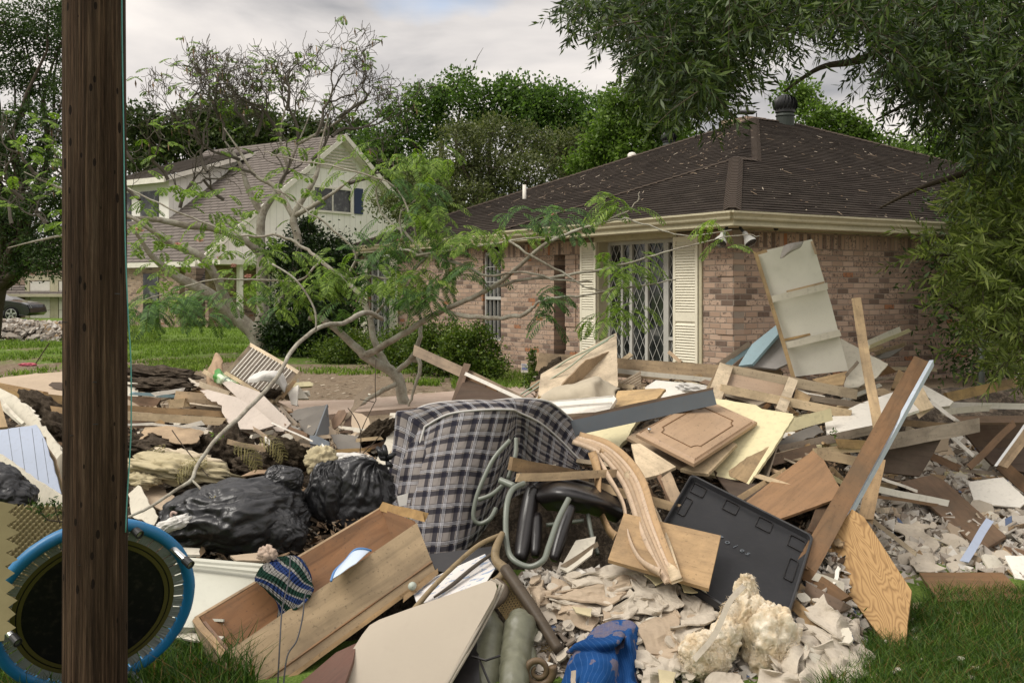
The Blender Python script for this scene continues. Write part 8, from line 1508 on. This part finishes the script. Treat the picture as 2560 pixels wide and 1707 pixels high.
# ================================================================== countable filler pieces
def insky(px, py): return False
def rnd_plank(i):
    while True:
        px, py = rng.uniform(300, 2560), rng.uniform(935, 1400)
        if px < 1300 and py < 960: continue
        if 780 < px < 1310 and py < 1060: continue
        if px < 1000 and py > 1170: continue
        if px < 1570 and py > 1185: continue
        if 1600 < px < 2040 and 1180 < py: continue
        if 1380 < px < 1780 and 1270 < py: continue
        if px < 760 and 1100 < py: continue
        if px > 2240 and py < 1060: continue
        return px, py
mats = [pine, pale, tan, brown, greywood, offwhite, white, tan, pale, dark, cream]
mn = {pine: 'yellow pine', pale: 'pale', tan: 'tan', brown: 'brown', greywood: 'weathered grey', offwhite: 'dirty white', white: 'white', dark: 'dark', cream: 'cream'}
FILL = []
for i in range(230):
    px, py = rnd_plank(i); Ls = rng.uniform(30, 120) + 70 * (rng.random() < .2); a = rng.gauss(0, .55); m_ = mats[rng.randrange(len(mats))]
    x2, y2 = px + math.cos(a) * Ls, py + math.sin(a) * Ls * .6
    o = plank('small %s wood offcut scattered among the debris' % mn[m_], (px, py), (x2, y2), rng.uniform(5, 15), rng.uniform(.008, .03), m_, off=(rng.uniform(-.06, .06), rng.uniform(-.06, .06)), name='wood_offcut', cat='wood offcut', group='small %s wood offcuts scattered in the pile' % mn[m_], chip=.015, seg=4, roll=rng.uniform(-.6, .6)); FILL.append((o, (px + x2) / 2, (py + y2) / 2, Ls / 90, mn[m_] + ' wood offcut'))
def chip(px, py, r_, mat, name, label, cat, group, off=.06, tilt=.8):
    c = X(px, py, off); nn = Vector((rng.gauss(0, tilt * .5), -0.55 + rng.gauss(0, .25), 0.9)).normalized(); W = frame(c, Vector((rng.gauss(0, 1), rng.gauss(0, 1), 0)) + Vector((.01, 0, 0)), nn); n_ = rng.randint(9, 15); rr_ = r_ * c.y / F; vs = []
    cut = [rng.uniform(.65, 1.1) for _ in range(5)]
    for i in range(n_):
        a = 2 * math.pi * i / n_; q = rr_ * (0.75 + .3 * nz((math.cos(a) * 1.3, math.sin(a) * 1.3, px))) * rng.uniform(.86, 1.1); vs.append(W @ Vector((q * math.cos(a) * cut[0] * 1.2, q * math.sin(a) * cut[1], .25 * q * math.cos(a * 1 + px) * .35)))
    th = .011; vb = [v - nn * th for v in vs]; o = MO(name, vs + vb, [tuple(range(n_)), tuple(reversed(range(n_, 2 * n_)))] + [(i, n_ + i, n_ + (i + 1) % n_, (i + 1) % n_) for i in range(n_)], mat, None, W); return tag(o, label, cat, group)
regs = [((1330, 1640), (1440, 1600), 80), ((1600, 1800), (1520, 1700), 40), ((1990, 2210), (1470, 1700), 34), ((2200, 2560), (1140, 1430), 74), ((310, 900), (1060, 1150), 26), ((1380, 1700), (1540, 1700), 22)]
for (x0, x1), (y0, y1), n_ in regs:
    for i in range(n_):
        px, py = rng.uniform(x0, x1), rng.uniform(y0, y1)
        if x0 == 1990 and px > 2060 + (py - 1500) * .7: continue
        m_ = drywall if rng.random() < .72 else (drywarm if rng.random() < .5 else offwhite); nmx = 'pale' if m_ is drywall else ('brown faced' if m_ is drywarm else 'white')
        where = 'right side rubble' if x0 == 2200 else ('left half of the pile' if x0 == 310 else 'front rubble')
        rs_ = rng.uniform(10, 20) + 24 * rng.random() ** 2.5
        o = chip(px, py, rs_, m_, 'drywall_piece', 'broken %s drywall piece among the %s' % (nmx, where), 'drywall', '%s drywall pieces in the %s' % (nmx, where), rng.uniform(.02, .1)); FILL.append((o, px, py, rs_ / 22, nmx + ' drywall piece'))
for i in range(46):
    px, py = rnd_plank(i); m_ = rng.choice((pine, pale, tan, brown, greywood, offwhite, drywarm)); nm_ = mn.get(m_, 'brown'); rs_ = rng.uniform(12, 34)
    o = chip(px, py, rs_, m_, 'board_shard', 'broken shard', 'board shard', 'broken %s board shards in the pile' % nm_, rng.uniform(-.04, .07)); FILL.append((o, px, py, rs_ / 24, nm_ + ' board shard'))
LMK = [('black plastic tray', 1850, 1350), ('plaid mattress', 1150, 1200), ('raised panel cabinet door', 1735, 1080), ('long grey beam', 1590, 1035), ('large trash bag', 600, 1290), ('tied trash bag', 880, 1245), ('striped filter', 665, 925), ('long nailed board', 2150, 1170), ('tall white board', 2000, 770), ('bold grained plywood', 2180, 1450), ('insulation wad', 1870, 1600), ('blue blanket', 1500, 1640), ('wicker chair leg', 1330, 1520), ('black padded chair', 1370, 1330), ('cream painted sheet', 1870, 1100), ('dark cabinet', 2500, 1110), ('sloping brown shelf board', 2380, 1280), ('white square panel', 2490, 1230), ('pale blue stick', 2443, 1350), ('frame door', 1960, 990), ('folded plywood', 1450, 930), ('white cornice', 1420, 1020), ('reddish plywood', 1980, 1210), ('tan plywood', 1660, 1370), ('wooden chest', 800, 1500), ('card table', 1050, 1600), ('pinkish sheets', 620, 1030), ('yellow insulation batt', 440, 1170), ('brown board by the grass', 2430, 1465), ('white square lid', 2335, 985), ('bent wood strips', 1600, 1300), ('root fibre clump', 722, 1140), ('notched plank', 2330, 1085), ('grey felt sheet', 865, 1104)]
lab_ = {}
for o, px, py, s_, ds in FILL:
    nm_, lx, ly = min(LMK, key=lambda q: (q[1] - px) ** 2 + (q[2] - py) ** 2); dx, dy = px - lx, py - ly; rel = ('right of' if dx > 0 else 'left of') if abs(dx) > abs(dy) else ('below' if dy > 0 else 'above')
    lab_.setdefault('%s %s %s the %s' % ('small' if s_ < .75 else ('large' if s_ > 1.35 else 'mid sized'), ds, rel, nm_), []).append((dx * dx + dy * dy, o))
ORD = ['nearest to it', 'second nearest', 'third nearest', 'fourth nearest', 'fifth nearest', 'sixth nearest', 'seventh nearest', 'eighth nearest', 'ninth nearest', 'tenth nearest']
for lb_, os_ in lab_.items():
    os_.sort(key=lambda q: q[0])
    for i, (_, o) in enumerate(os_): o['label'] = lb_ if len(os_) == 1 else lb_ + ', ' + ORD[min(i, 9)]
# ------------------------------------------------------------------ uncountable rubble
rubm = M('plaster_rubble_mix', .92, .1); at = rubm.n('Attribute', attribute_name='rnd').outputs['Fac']; rubm.base(rubm.mix(rubm.math('MULTIPLY', rubm.noise(rubm.wcoord(), 60, 4, .7), .5), rubm.ramp(at, [(0, (0.50, 0.46, 0.40)), (.35, (0.36, 0.32, 0.27)), (.6, (0.22, 0.185, 0.15)), (.74, (0.66, 0.63, 0.57)), (.86, (0.10, 0.08, 0.06)), (.94, (0.36, 0.25, 0.14)), (.985, (0.09, 0.15, 0.28))], 'CONSTANT'), (0.2, 0.16, 0.12))); rubm = rubm.m
splm = M('splinter_mix', .9, .1); at = splm.n('Attribute', attribute_name='rnd').outputs['Fac']; splm.base(splm.mix(splm.math('MULTIPLY', splm.noise(splm.wcoord(), 50, 4, .7), .5), splm.ramp(at, [(0, (0.34, 0.24, 0.15)), (.2, (0.18, 0.12, 0.075)), (.42, (0.07, 0.05, 0.035)), (.66, (0.45, 0.41, 0.34)), (.76, (0.03, 0.023, 0.017)), (.9, (0.30, 0.25, 0.19))], 'CONSTANT'), (0.12, 0.09, 0.06))); splm = splm.m
def rubble(name, label, n, samp, smin, smax, mat, deep=.06, th=.22, asp=1.0):
    V = []
    for _ in range(n):
        q = samp()
        if q is None: continue
        px, py = q; c = X(px, py, -deep + rng.uniform(-.06, .06)); s_ = smin + (smax - smin) * rng.random() ** 2.2; nn = Vector((rng.gauss(0, .55), -.35 + rng.gauss(0, .5), .9)).normalized(); W = frame(c, Vector((rng.gauss(0, 1), rng.gauss(0, 1), .01)), nn)
        pts = [Vector((s_ * asp * rng.uniform(.25, 1.2) * sx_, s_ / asp * rng.uniform(.2, 1.15) * sy_, s_ * .15 * rng.gauss(0, 1))) for sx_, sy_ in ((-1, -1), (1, -1), (1, 1), (-1, 1))]
        t_ = Vector((0, 0, -min(.011, s_ * th))); a = [W @ p for p in pts]; b = [W @ (p + t_) for p in pts]
        V += a + [a[0], b[0], b[1], a[1]] + [a[1], b[1], b[2], a[2]] + [a[3], b[3], b[0], a[0]]
    o = fast(name, [tuple(v) for v in V], 4, mat, None); 
    a = o.data.attributes['rnd']; k = len(o.data.polygons) // 4; a.data.foreach_set('value', np.repeat(nr.rand(k), 4).astype(np.float32)); return tag(o, label, 'rubble', kind='stuff')
def r1():
    r_ = rng.random()
    if r_ < .45: return (rng.uniform(1310, 1720), rng.uniform(1425, 1707))
    if r_ < .7: return (rng.uniform(1680, 2000), rng.uniform(1490, 1720))
    px, py = rng.uniform(1960, 2260), rng.uniform(1380, 1720); return None if px > 2050 + (1720 - py) * .35 + 60 else (px, py)
rubble('plaster_rubble', 'crushed plaster and drywall chips filling the front of the pile', 11000, r1, .005, .05, rubm)
def r2():
    px, py = rng.uniform(2130, 2640), rng.uniform(1100, 1470); return None if py > 1440 and px > 2240 + 0 and py > 1500 else (px, py)
rubble('plaster_rubble', 'grey plaster rubble spread over the ground at the right of the pile', 8500, r2, .008, .08, rubm)
def r3():
    px, py = rng.uniform(-100, 2200), 930 + 480 * rng.random(); 
    if px < 1300 and py < 990: return None
    if 740 < px < 1330 and py < 1070: return None
    if 1000 < px < 1570 and py > 1185: return None
    return (px, py)
rubble('splintered_debris', 'small splinters, paper and dirt between the boards all over the pile', 13000, r3, .006, .034, splm, deep=.17, asp=1.7)
def r4():
    px, py = rng.uniform(500, 1280), rng.uniform(925, 1050); return (px, py)
# litter on the dirt behind
LV = []
for _ in range(2600):
    q = onground(rng.uniform(-100, 1330), 870 + 150 * rng.random()); s_ = rng.choice((.01, .015, .02, .03)); a = rng.random() * 6.28; d = Vector((math.cos(a), math.sin(a), .1)) * s_ * 1.6; p_ = Vector((-math.sin(a), math.cos(a), .2)) * s_ * .5; z_ = Vector((q.x, q.y, gz(q.x, q.y) + .012)); LV += [z_ - d - p_, z_ + d - p_, z_ + d + p_, z_ - d + p_]
tag(fast('ground_litter', [tuple(v) for v in LV], 4, lit), 'small dry leaves and chips littering the bare earth behind the pile', 'leaf litter', kind='stuff')
# ------------------------------------------------------------------ things on the lawn and far left
sg = empty('yard_sign', U(1311, 930, 16.2), 'small white and blue yard sign standing before the brick wall', 'sign')
a = U(1303, 931, 16.2); g = Geo(); g.box(a, Vector((.105, 0, 0)), Vector((0, .006, 0)), UP * .138); g.make('sign_board', white, sg)
ink = M('blue_ink', .6, .2); ink.base((.20, .24, .42)); ink = ink.m
g = Geo()
for z0, z1, x1 in ((.040, .068, .09), (.072, .080, .09), (.108, .115, .085), (.126, .130, .06)): g.box(a + Vector((.009, -.003, z0)), Vector((x1, 0, 0)), Vector((0, .002, 0)), UP * (z1 - z0))
for x in (.02, .05, .07): g.box(a + Vector((x, -.003, .088)), Vector((.008, 0, 0)), Vector((0, .002, 0)), UP * .012)
g.make('print', ink, sg); g = Geo(); g.tube([a + Vector((.05, .01, .05)), a + Vector((.05, .01, -.2))], .004, 6); g.make('stake', steel, sg)
rag('red and white cloth lying on the far lawn at left', 68, 908, 40, 12, paint('pink_red_cloth', (.50, .12, .16), .9, .3, .4, 20), -14, 1.3, 'cloth_scrap', 'cloth'); bpy.data.objects['cloth_scrap'].location = onground(70, 912); bpy.data.objects['cloth_scrap'].scale = (.9, .9, .7)
g = Geo(); g.tube([onground(88, 910), onground(88, 910) + Vector((.28, 0, .42))], .012, 6); tag(g.make('stick', dbark), 'dark stick standing slanted in the lawn beside the red cloth', 'stick')
for lb_, px, py, r_ in (('white crumpled scrap lying on the path side near the mimosa', 1090, 996, 12), ('small white litter on the earth behind the mattress', 920, 990, 9), ('white paper scrap by the shrub foot', 1052, 918, 9), ('flat beige board scrap lying under the box shrubs', 1086, 920, 20)):
    q = onground(px, py); o = chip(px, py, r_, offwhite, 'paper_scrap', lb_, 'paper', None); o.matrix_basis = Matrix.Translation(q + Vector((0, 0, .03))) @ Matrix.Rotation(.35, 4, 'X') @ Matrix.Scale(q.y / 8.2, 4)
# far debris pile by the driveway
V = []; Fc = []
for j in range(14):
    for i in range(40):
        u, v = i / 39, j / 13; x = -17.2 + 4.2 * u; y = 31 + 3.2 * v; h = .5 * math.sin(math.pi * u) ** .5 * math.sin(math.pi * v) ** .7; V.append((x, y, .2 + h * (1 + .5 * nz((x, y, 2))) + .15 * nz((x * 3, y * 3, 0))))
for j in range(13):
    for i in range(39): Fc.append((j*40+i, j*40+i+1, (j+1)*40+i+1, (j+1)*40+i))
tag(MO('far_debris_mound', V, Fc, dirtm, W=Matrix.Identity(4)), 'low far debris heap of pale rubble beside the driveway', 'debris', kind='stuff')
V = []; verts = [Vector(v) for v in bpy.data.objects['far_debris_mound'].data.vertices[0].co[:0]] ; mdv = bpy.data.objects['far_debris_mound'].data.vertices
for _ in range(4200):
    c = mdv[rng.randrange(len(mdv))].co + Vector((rng.gauss(0, .15), rng.gauss(0, .15), rng.uniform(0, .08))); s_ = rng.uniform(.03, .13) * (1 if rng.random() < .85 else 1.8); W = frame(c, Vector((rng.gauss(0, 1), rng.gauss(0, 1), .1)), Vector((rng.gauss(0, .6), -.6, .8))); V += [W @ Vector((sx_ * s_ * rng.uniform(.4, 1), sy_ * s_ * rng.uniform(.2, .7), 0)) for sx_, sy_ in ((-1, -1), (1, -1), (1, 1), (-1, 1))]
tag(fast('far_plaster_rubble', [tuple(v) for v in V], 4, rubm), 'broken boards and plaster heaped on the far debris pile', 'rubble', kind='stuff')
for i in range(16):
    px, py = rng.uniform(2200, 2560), rng.uniform(1530, 1700); o = chip(px, py, rng.uniform(4, 13), offwhite if i % 2 else drywall, 'plaster_crumb', 'small pale plaster crumb lying in the grass at the bottom right', 'plaster crumb', 'plaster crumbs in the grass at bottom right'); q = onground(px, py, .03); o.matrix_basis = Matrix.Translation(Vector((q.x, q.y, .05))) @ Matrix.Rotation(rng.uniform(-.5, .5), 4, 'X')
# parked car at far left
carp = M('black_car_paint', .18, .6); carp.base((.006, .006, .008)); carp.b.inputs['Coat Weight'].default_value = .6; carp = carp.m
cr_ = empty('parked_car', U(0, 800, 49), 'black parked car whose front end shows at the far left edge', 'car')
O = Vector((U(97, 800, 49).x, 49.0, .30))     # front bumper, ground
prof = [(0, .42), (-.04, .62), (-.12, .78), (-.4, .88), (-1.1, .98), (-1.55, 1.02), (-2.1, 1.40), (-2.6, 1.50), (-3.6, 1.48), (-4.3, 1.2), (-4.75, 1.05), (-4.8, .5), (-4.6, .3), (-.15, .28)]
def wcut(cx0, r=.40):
    return [(cx0 + r * math.cos(a), .34 + r * math.sin(a)) for a in [math.pi * q / 8 for q in range(9)] if .34 + r * math.sin(a) > .27]
pr = prof[:-1] + [(-3.55 - .42, .28)] + list(reversed(wcut(-3.6)))[0:0] + [(-.15, .28)]
g = Geo(); secs = [(-.9, .80), (-.86, .95), (-.7, 1.0), (.7, 1.0), (.86, .95), (.9, .80)]
for (yy, k) in secs:
    for (x, z) in prof:
        kk = 1.0 if z < .9 else (1 - .12 * (1 - k) * 5); yv = yy * (1 - .16 * max(0, (z - .95) / .55)); g.v.append(O + Vector((x * (1 if k > .9 else .985) - (.02 if k < .9 else 0), yv, z if z < .5 else z * (0.93 + .07 * k) if k < .97 else z)))
n_ = len(prof)
for a in range(len(secs) - 1):
    for b in range(n_): g.f.append((a*n_+b, a*n_+(b+1) % n_, (a+1)*n_+(b+1) % n_, (a+1)*n_+b))
g.f.append(tuple(range(n_))); g.f.append(tuple((len(secs)-1)*n_ + b for b in reversed(range(n_)))); g.make('body', carp, cr_, smooth=False)
g = Geo()
g.add([O + Vector(p) for p in ((-1.75, -.87, 1.05), (-2.2, -.80, 1.38), (-3.5, -.80, 1.40), (-4.0, -.87, 1.1))], [(0, 1, 2, 3)]); g.make('side_window', glass, cr_)
for x in (-.85, -3.75):
    c_ = O + Vector((x, -.80, .345)); g = Geo(); g.lathe([(.2, -.13), (.345, -.12), (.355, 0), (.345, .12), (.25, .13), (.24, .10)], c_, (0, -1, 0), 28); tyr = M('tyre', .9, .2); tyr.base((.008, .008, .008)); wh = g.make('wheel', tyr.m, cr_, smooth=True)
    g = Geo()
    g.lathe([(.24, .10), (.255, .135), (.235, .137), (.225, .09)], c_, (0, -1, 0), 28)
    for q in range(5):
        a = 2 * math.pi * q / 5 + .3; d = Vector((math.cos(a), 0, math.sin(a))); s_ = Vector((-math.sin(a), 0, math.cos(a))); g.box(c_ + Vector((0, -.09, 0)) - s_ * .035, s_ * .07, d * .235, Vector((0, -.035, 0)))
    g.make('rim', steel, wh)
    g = Geo(); g.lathe([(.36, -.02), (.41, .11), (.41, -.02)], c_, (0, -1, 0), 28); g.make('wheel_arch', black, cr_)
g = Geo(); g.add([O + Vector(p) for p in ((-.06, -.72, .66), (-.02, -.62, .62), (-.12, -.66, .79), (-.42, -.885, .84), (-.34, -.90, .70))], [(0, 1, 2, 3, 4)]); hl_ = M('headlight_glass', .1, .6); hl_.base((.45, .45, .42)); g.make('headlight', hl_.m, cr_)
suv = empty('parked_car', U(0, 790, 53), 'silver parked car behind the black one at the far left edge', 'car'); O2 = Vector((U(46, 790, 53).x, 53.0, .30)); g = Geo(); g2 = [(0, .5), (0, .9), (-.5, 1.1), (-1.3, 1.2), (-1.9, 1.7), (-4, 1.75), (-4.5, 1.0), (-4.5, .4)]
V = [O2 + Vector((x, y_, z)) for y_ in (-.9, .9) for x, z in g2]; g.add(V, [tuple(range(8)), tuple(reversed(range(8, 16)))] + [(i, (i+1) % 8, 8+(i+1) % 8, 8+i) for i in range(8)]); silver = M('silver_paint', .3, .5, .4); silver.base((.32, .33, .34)); g.make('body', silver.m, suv)
g = Geo(); g.add([O2 + Vector(p) for p in ((-1.42, -.905, 1.2), (-1.95, -.905, 1.62), (-3.8, -.905, 1.66), (-4.1, -.905, 1.2))], [(0, 1, 2, 3)]); g.make('side_window', glass, suv)
g = Geo(); g.lathe([(.2, -.1), (.34, -.1), (.34, .1), (.2, .1)], O2 + Vector((-.9, -.8, .34)), (0, -1, 0), 20); g.make('wheel', tyr.m, suv)
# thin cut branch lying across the left of the pile
cbp = [(318, 1292, 5.6, .007), (370, 1270, 5.7, .008), (437, 1226, 5.85, .009), (478, 1200, 5.95, .011), (492, 1165, 6.1, .011), (530, 1110, 6.3, .012), (560, 1078, 6.45, .013), (620, 1022, 6.8, .014), (690, 946, 7.3, .014), (727, 880, 7.6, .015), (773, 835, 8.0, .016), (815, 812, 8.4, .018), (860, 808, 8.8, .02), (895, 787, 9.2, .022), (925, 782, 9.5, .022), (955, 797, 9.8, .021)]
cb_ = empty('cut_branch', U(500, 1180, 6), 'long pale cut branch arching up from the bags toward the mimosa', 'branch'); g = Geo(); pp = spline(cbp, 5); g.tube([U(q[0] + 2 * nz((i * .5, 0, 0)), q[1] + 2 * nz((i * .5, 5, 0)), q[2]) for i, q in enumerate(pp)], [max(.004, q[3]) for q in pp], 9); g.tube([U(*q) for q in spline([(480, 1200, 5.95), (500, 1220, 5.9), (518, 1248, 5.85)], 4)], .007, 6); g.tube([U(*q) for q in spline([(790, 825, 8.1), (785, 770, 8.1), (740, 700, 8.1), (680, 660, 8.1)], 5)], .008, 6); g.make('limb', bark, cb_, smooth=True)
g = Geo(); FV2 = []
for lb_, pts in (('a', [(430, 1075, 6.5), (455, 1110, 6.4), (495, 1160, 6.3), (520, 1190, 6.2)]), ('b', [(898, 1160, 6.9), (902, 1080, 6.9), (885, 1040, 6.95), (870, 1020, 7)]), ('c', [(898, 1090, 6.9), (915, 1050, 7.0), (940, 1000, 7.2)]), ('d', [(900, 1140, 6.8), (940, 1100, 6.8), (960, 1075, 6.9)]), ('e', [(940, 1000, 7.4), (938, 960, 7.4), (940, 900, 7.5)]), ('f', [(935, 1005, 7.4), (900, 998, 7.4)])): g.tube([U(*q) for q in spline(pts, 5)], .0035, 5)
tag(g.make('bare_twigs', dbark), 'thin dark bare twigs sticking up behind the smaller trash bag', 'twigs')
dryf = leafmat('dry_frond', (.16, .14, .05), (.26, .22, .09), .2)
for (px, py, Y, dx) in [(425, 1115, 6.5, -1), (575, 1110, 6.5, 1), (640, 1090, 6.6, 1), (530, 1150, 6.3, -.5), (515, 1240, 5.9, .2)]:
    for q in range(3): frond(U(px, py + q * 8, Y), (dx, -.2, .3), .22, FV2, None, 9, .08, .008, 1.5)
tag(fast('dry_fronds', np.concatenate(FV2), 4, dryf), 'dry yellow mimosa fronds lying on the dark soil', 'fronds', kind='stuff')
FV3 = []; g = Geo(); c_ = U(165, 1305, 4.95); g.tube([c_, U(120, 1300, 4.95), U(95, 1275, 4.95)], .004, 5); g.tube([U(150, 1308, 4.95), U(140, 1280, 4.95), U(135, 1250, 4.95)], .003, 5)
sp_ = empty('weed_sprig', c_, 'small green weed sprig in front of the white board beside the pole', 'plant'); g.make('stem', dbark, sp_)
for (px, py) in [(80, 1262), (95, 1258), (110, 1270), (125, 1255), (138, 1250), (150, 1262), (155, 1280), (100, 1280), (120, 1290)]: FV3.append(leafquads(np.repeat(np.array(U(px, py, 4.93))[None], 12, 0) + nr.normal(size=(12, 3)) * .008, unit(12), .028, .009))
fast('foliage', np.concatenate(FV3), 4, darkm, sp_)
FV4 = []
for (px, py, Y) in [(2135, 1540, 5.3), (2120, 1575, 5.3), (1015, 1300, 6), (2085, 1080, 7.1), (545, 1088, 6.6)]: FV4.append(leafquads(np.repeat(np.array(U(px, py, Y))[None], 16, 0) + nr.normal(size=(16, 3)) * .018, unit(16), .035, .012))
tag(fast('green_leaves', np.concatenate(FV4), 4, lightm), 'small bright green leaf sprigs caught in the debris', 'leaves', kind='stuff')
# chain link fence at the right end of the side wall
fe = empty('wire_fence', U(2470, 1000, 13.5), 'chain link fence with a dark post behind the pile at right', 'fence')
g = Geo(); p0 = U(2455, 1010, 13.0); dirf = Vector((.98, -.2, 0)); 
for k in range(60):
    for s_ in (1, -1):
        a = p0 + dirf * (k * .06 if s_ == 1 else k * .06) + UP * (-.45); b = a + dirf * s_ * .6 + UP * 1.2
        if s_ == -1 and k < 10: continue
        g.tube([a, b], .0022, 3, False)
g.make('mesh', steel, fe); g = Geo(); g.tube([U(2454, 1100, 13), U(2454, 800, 13)], .035, 10); g.make('post', vgreen, fe, smooth=True); g = Geo(); g.tube([p0 + UP * .76, p0 + dirf * 3.6 + UP * .76], .02, 8); g.make('top_rail', slate, fe); g = Geo(); g.tube([U(2500, 1010, 12.4), U(2503, 975, 12.4)], .03, 10); tag(g.make('standpipe', greywood, smooth=True), 'short pale pipe standing in front of the wire fence', 'pipe')
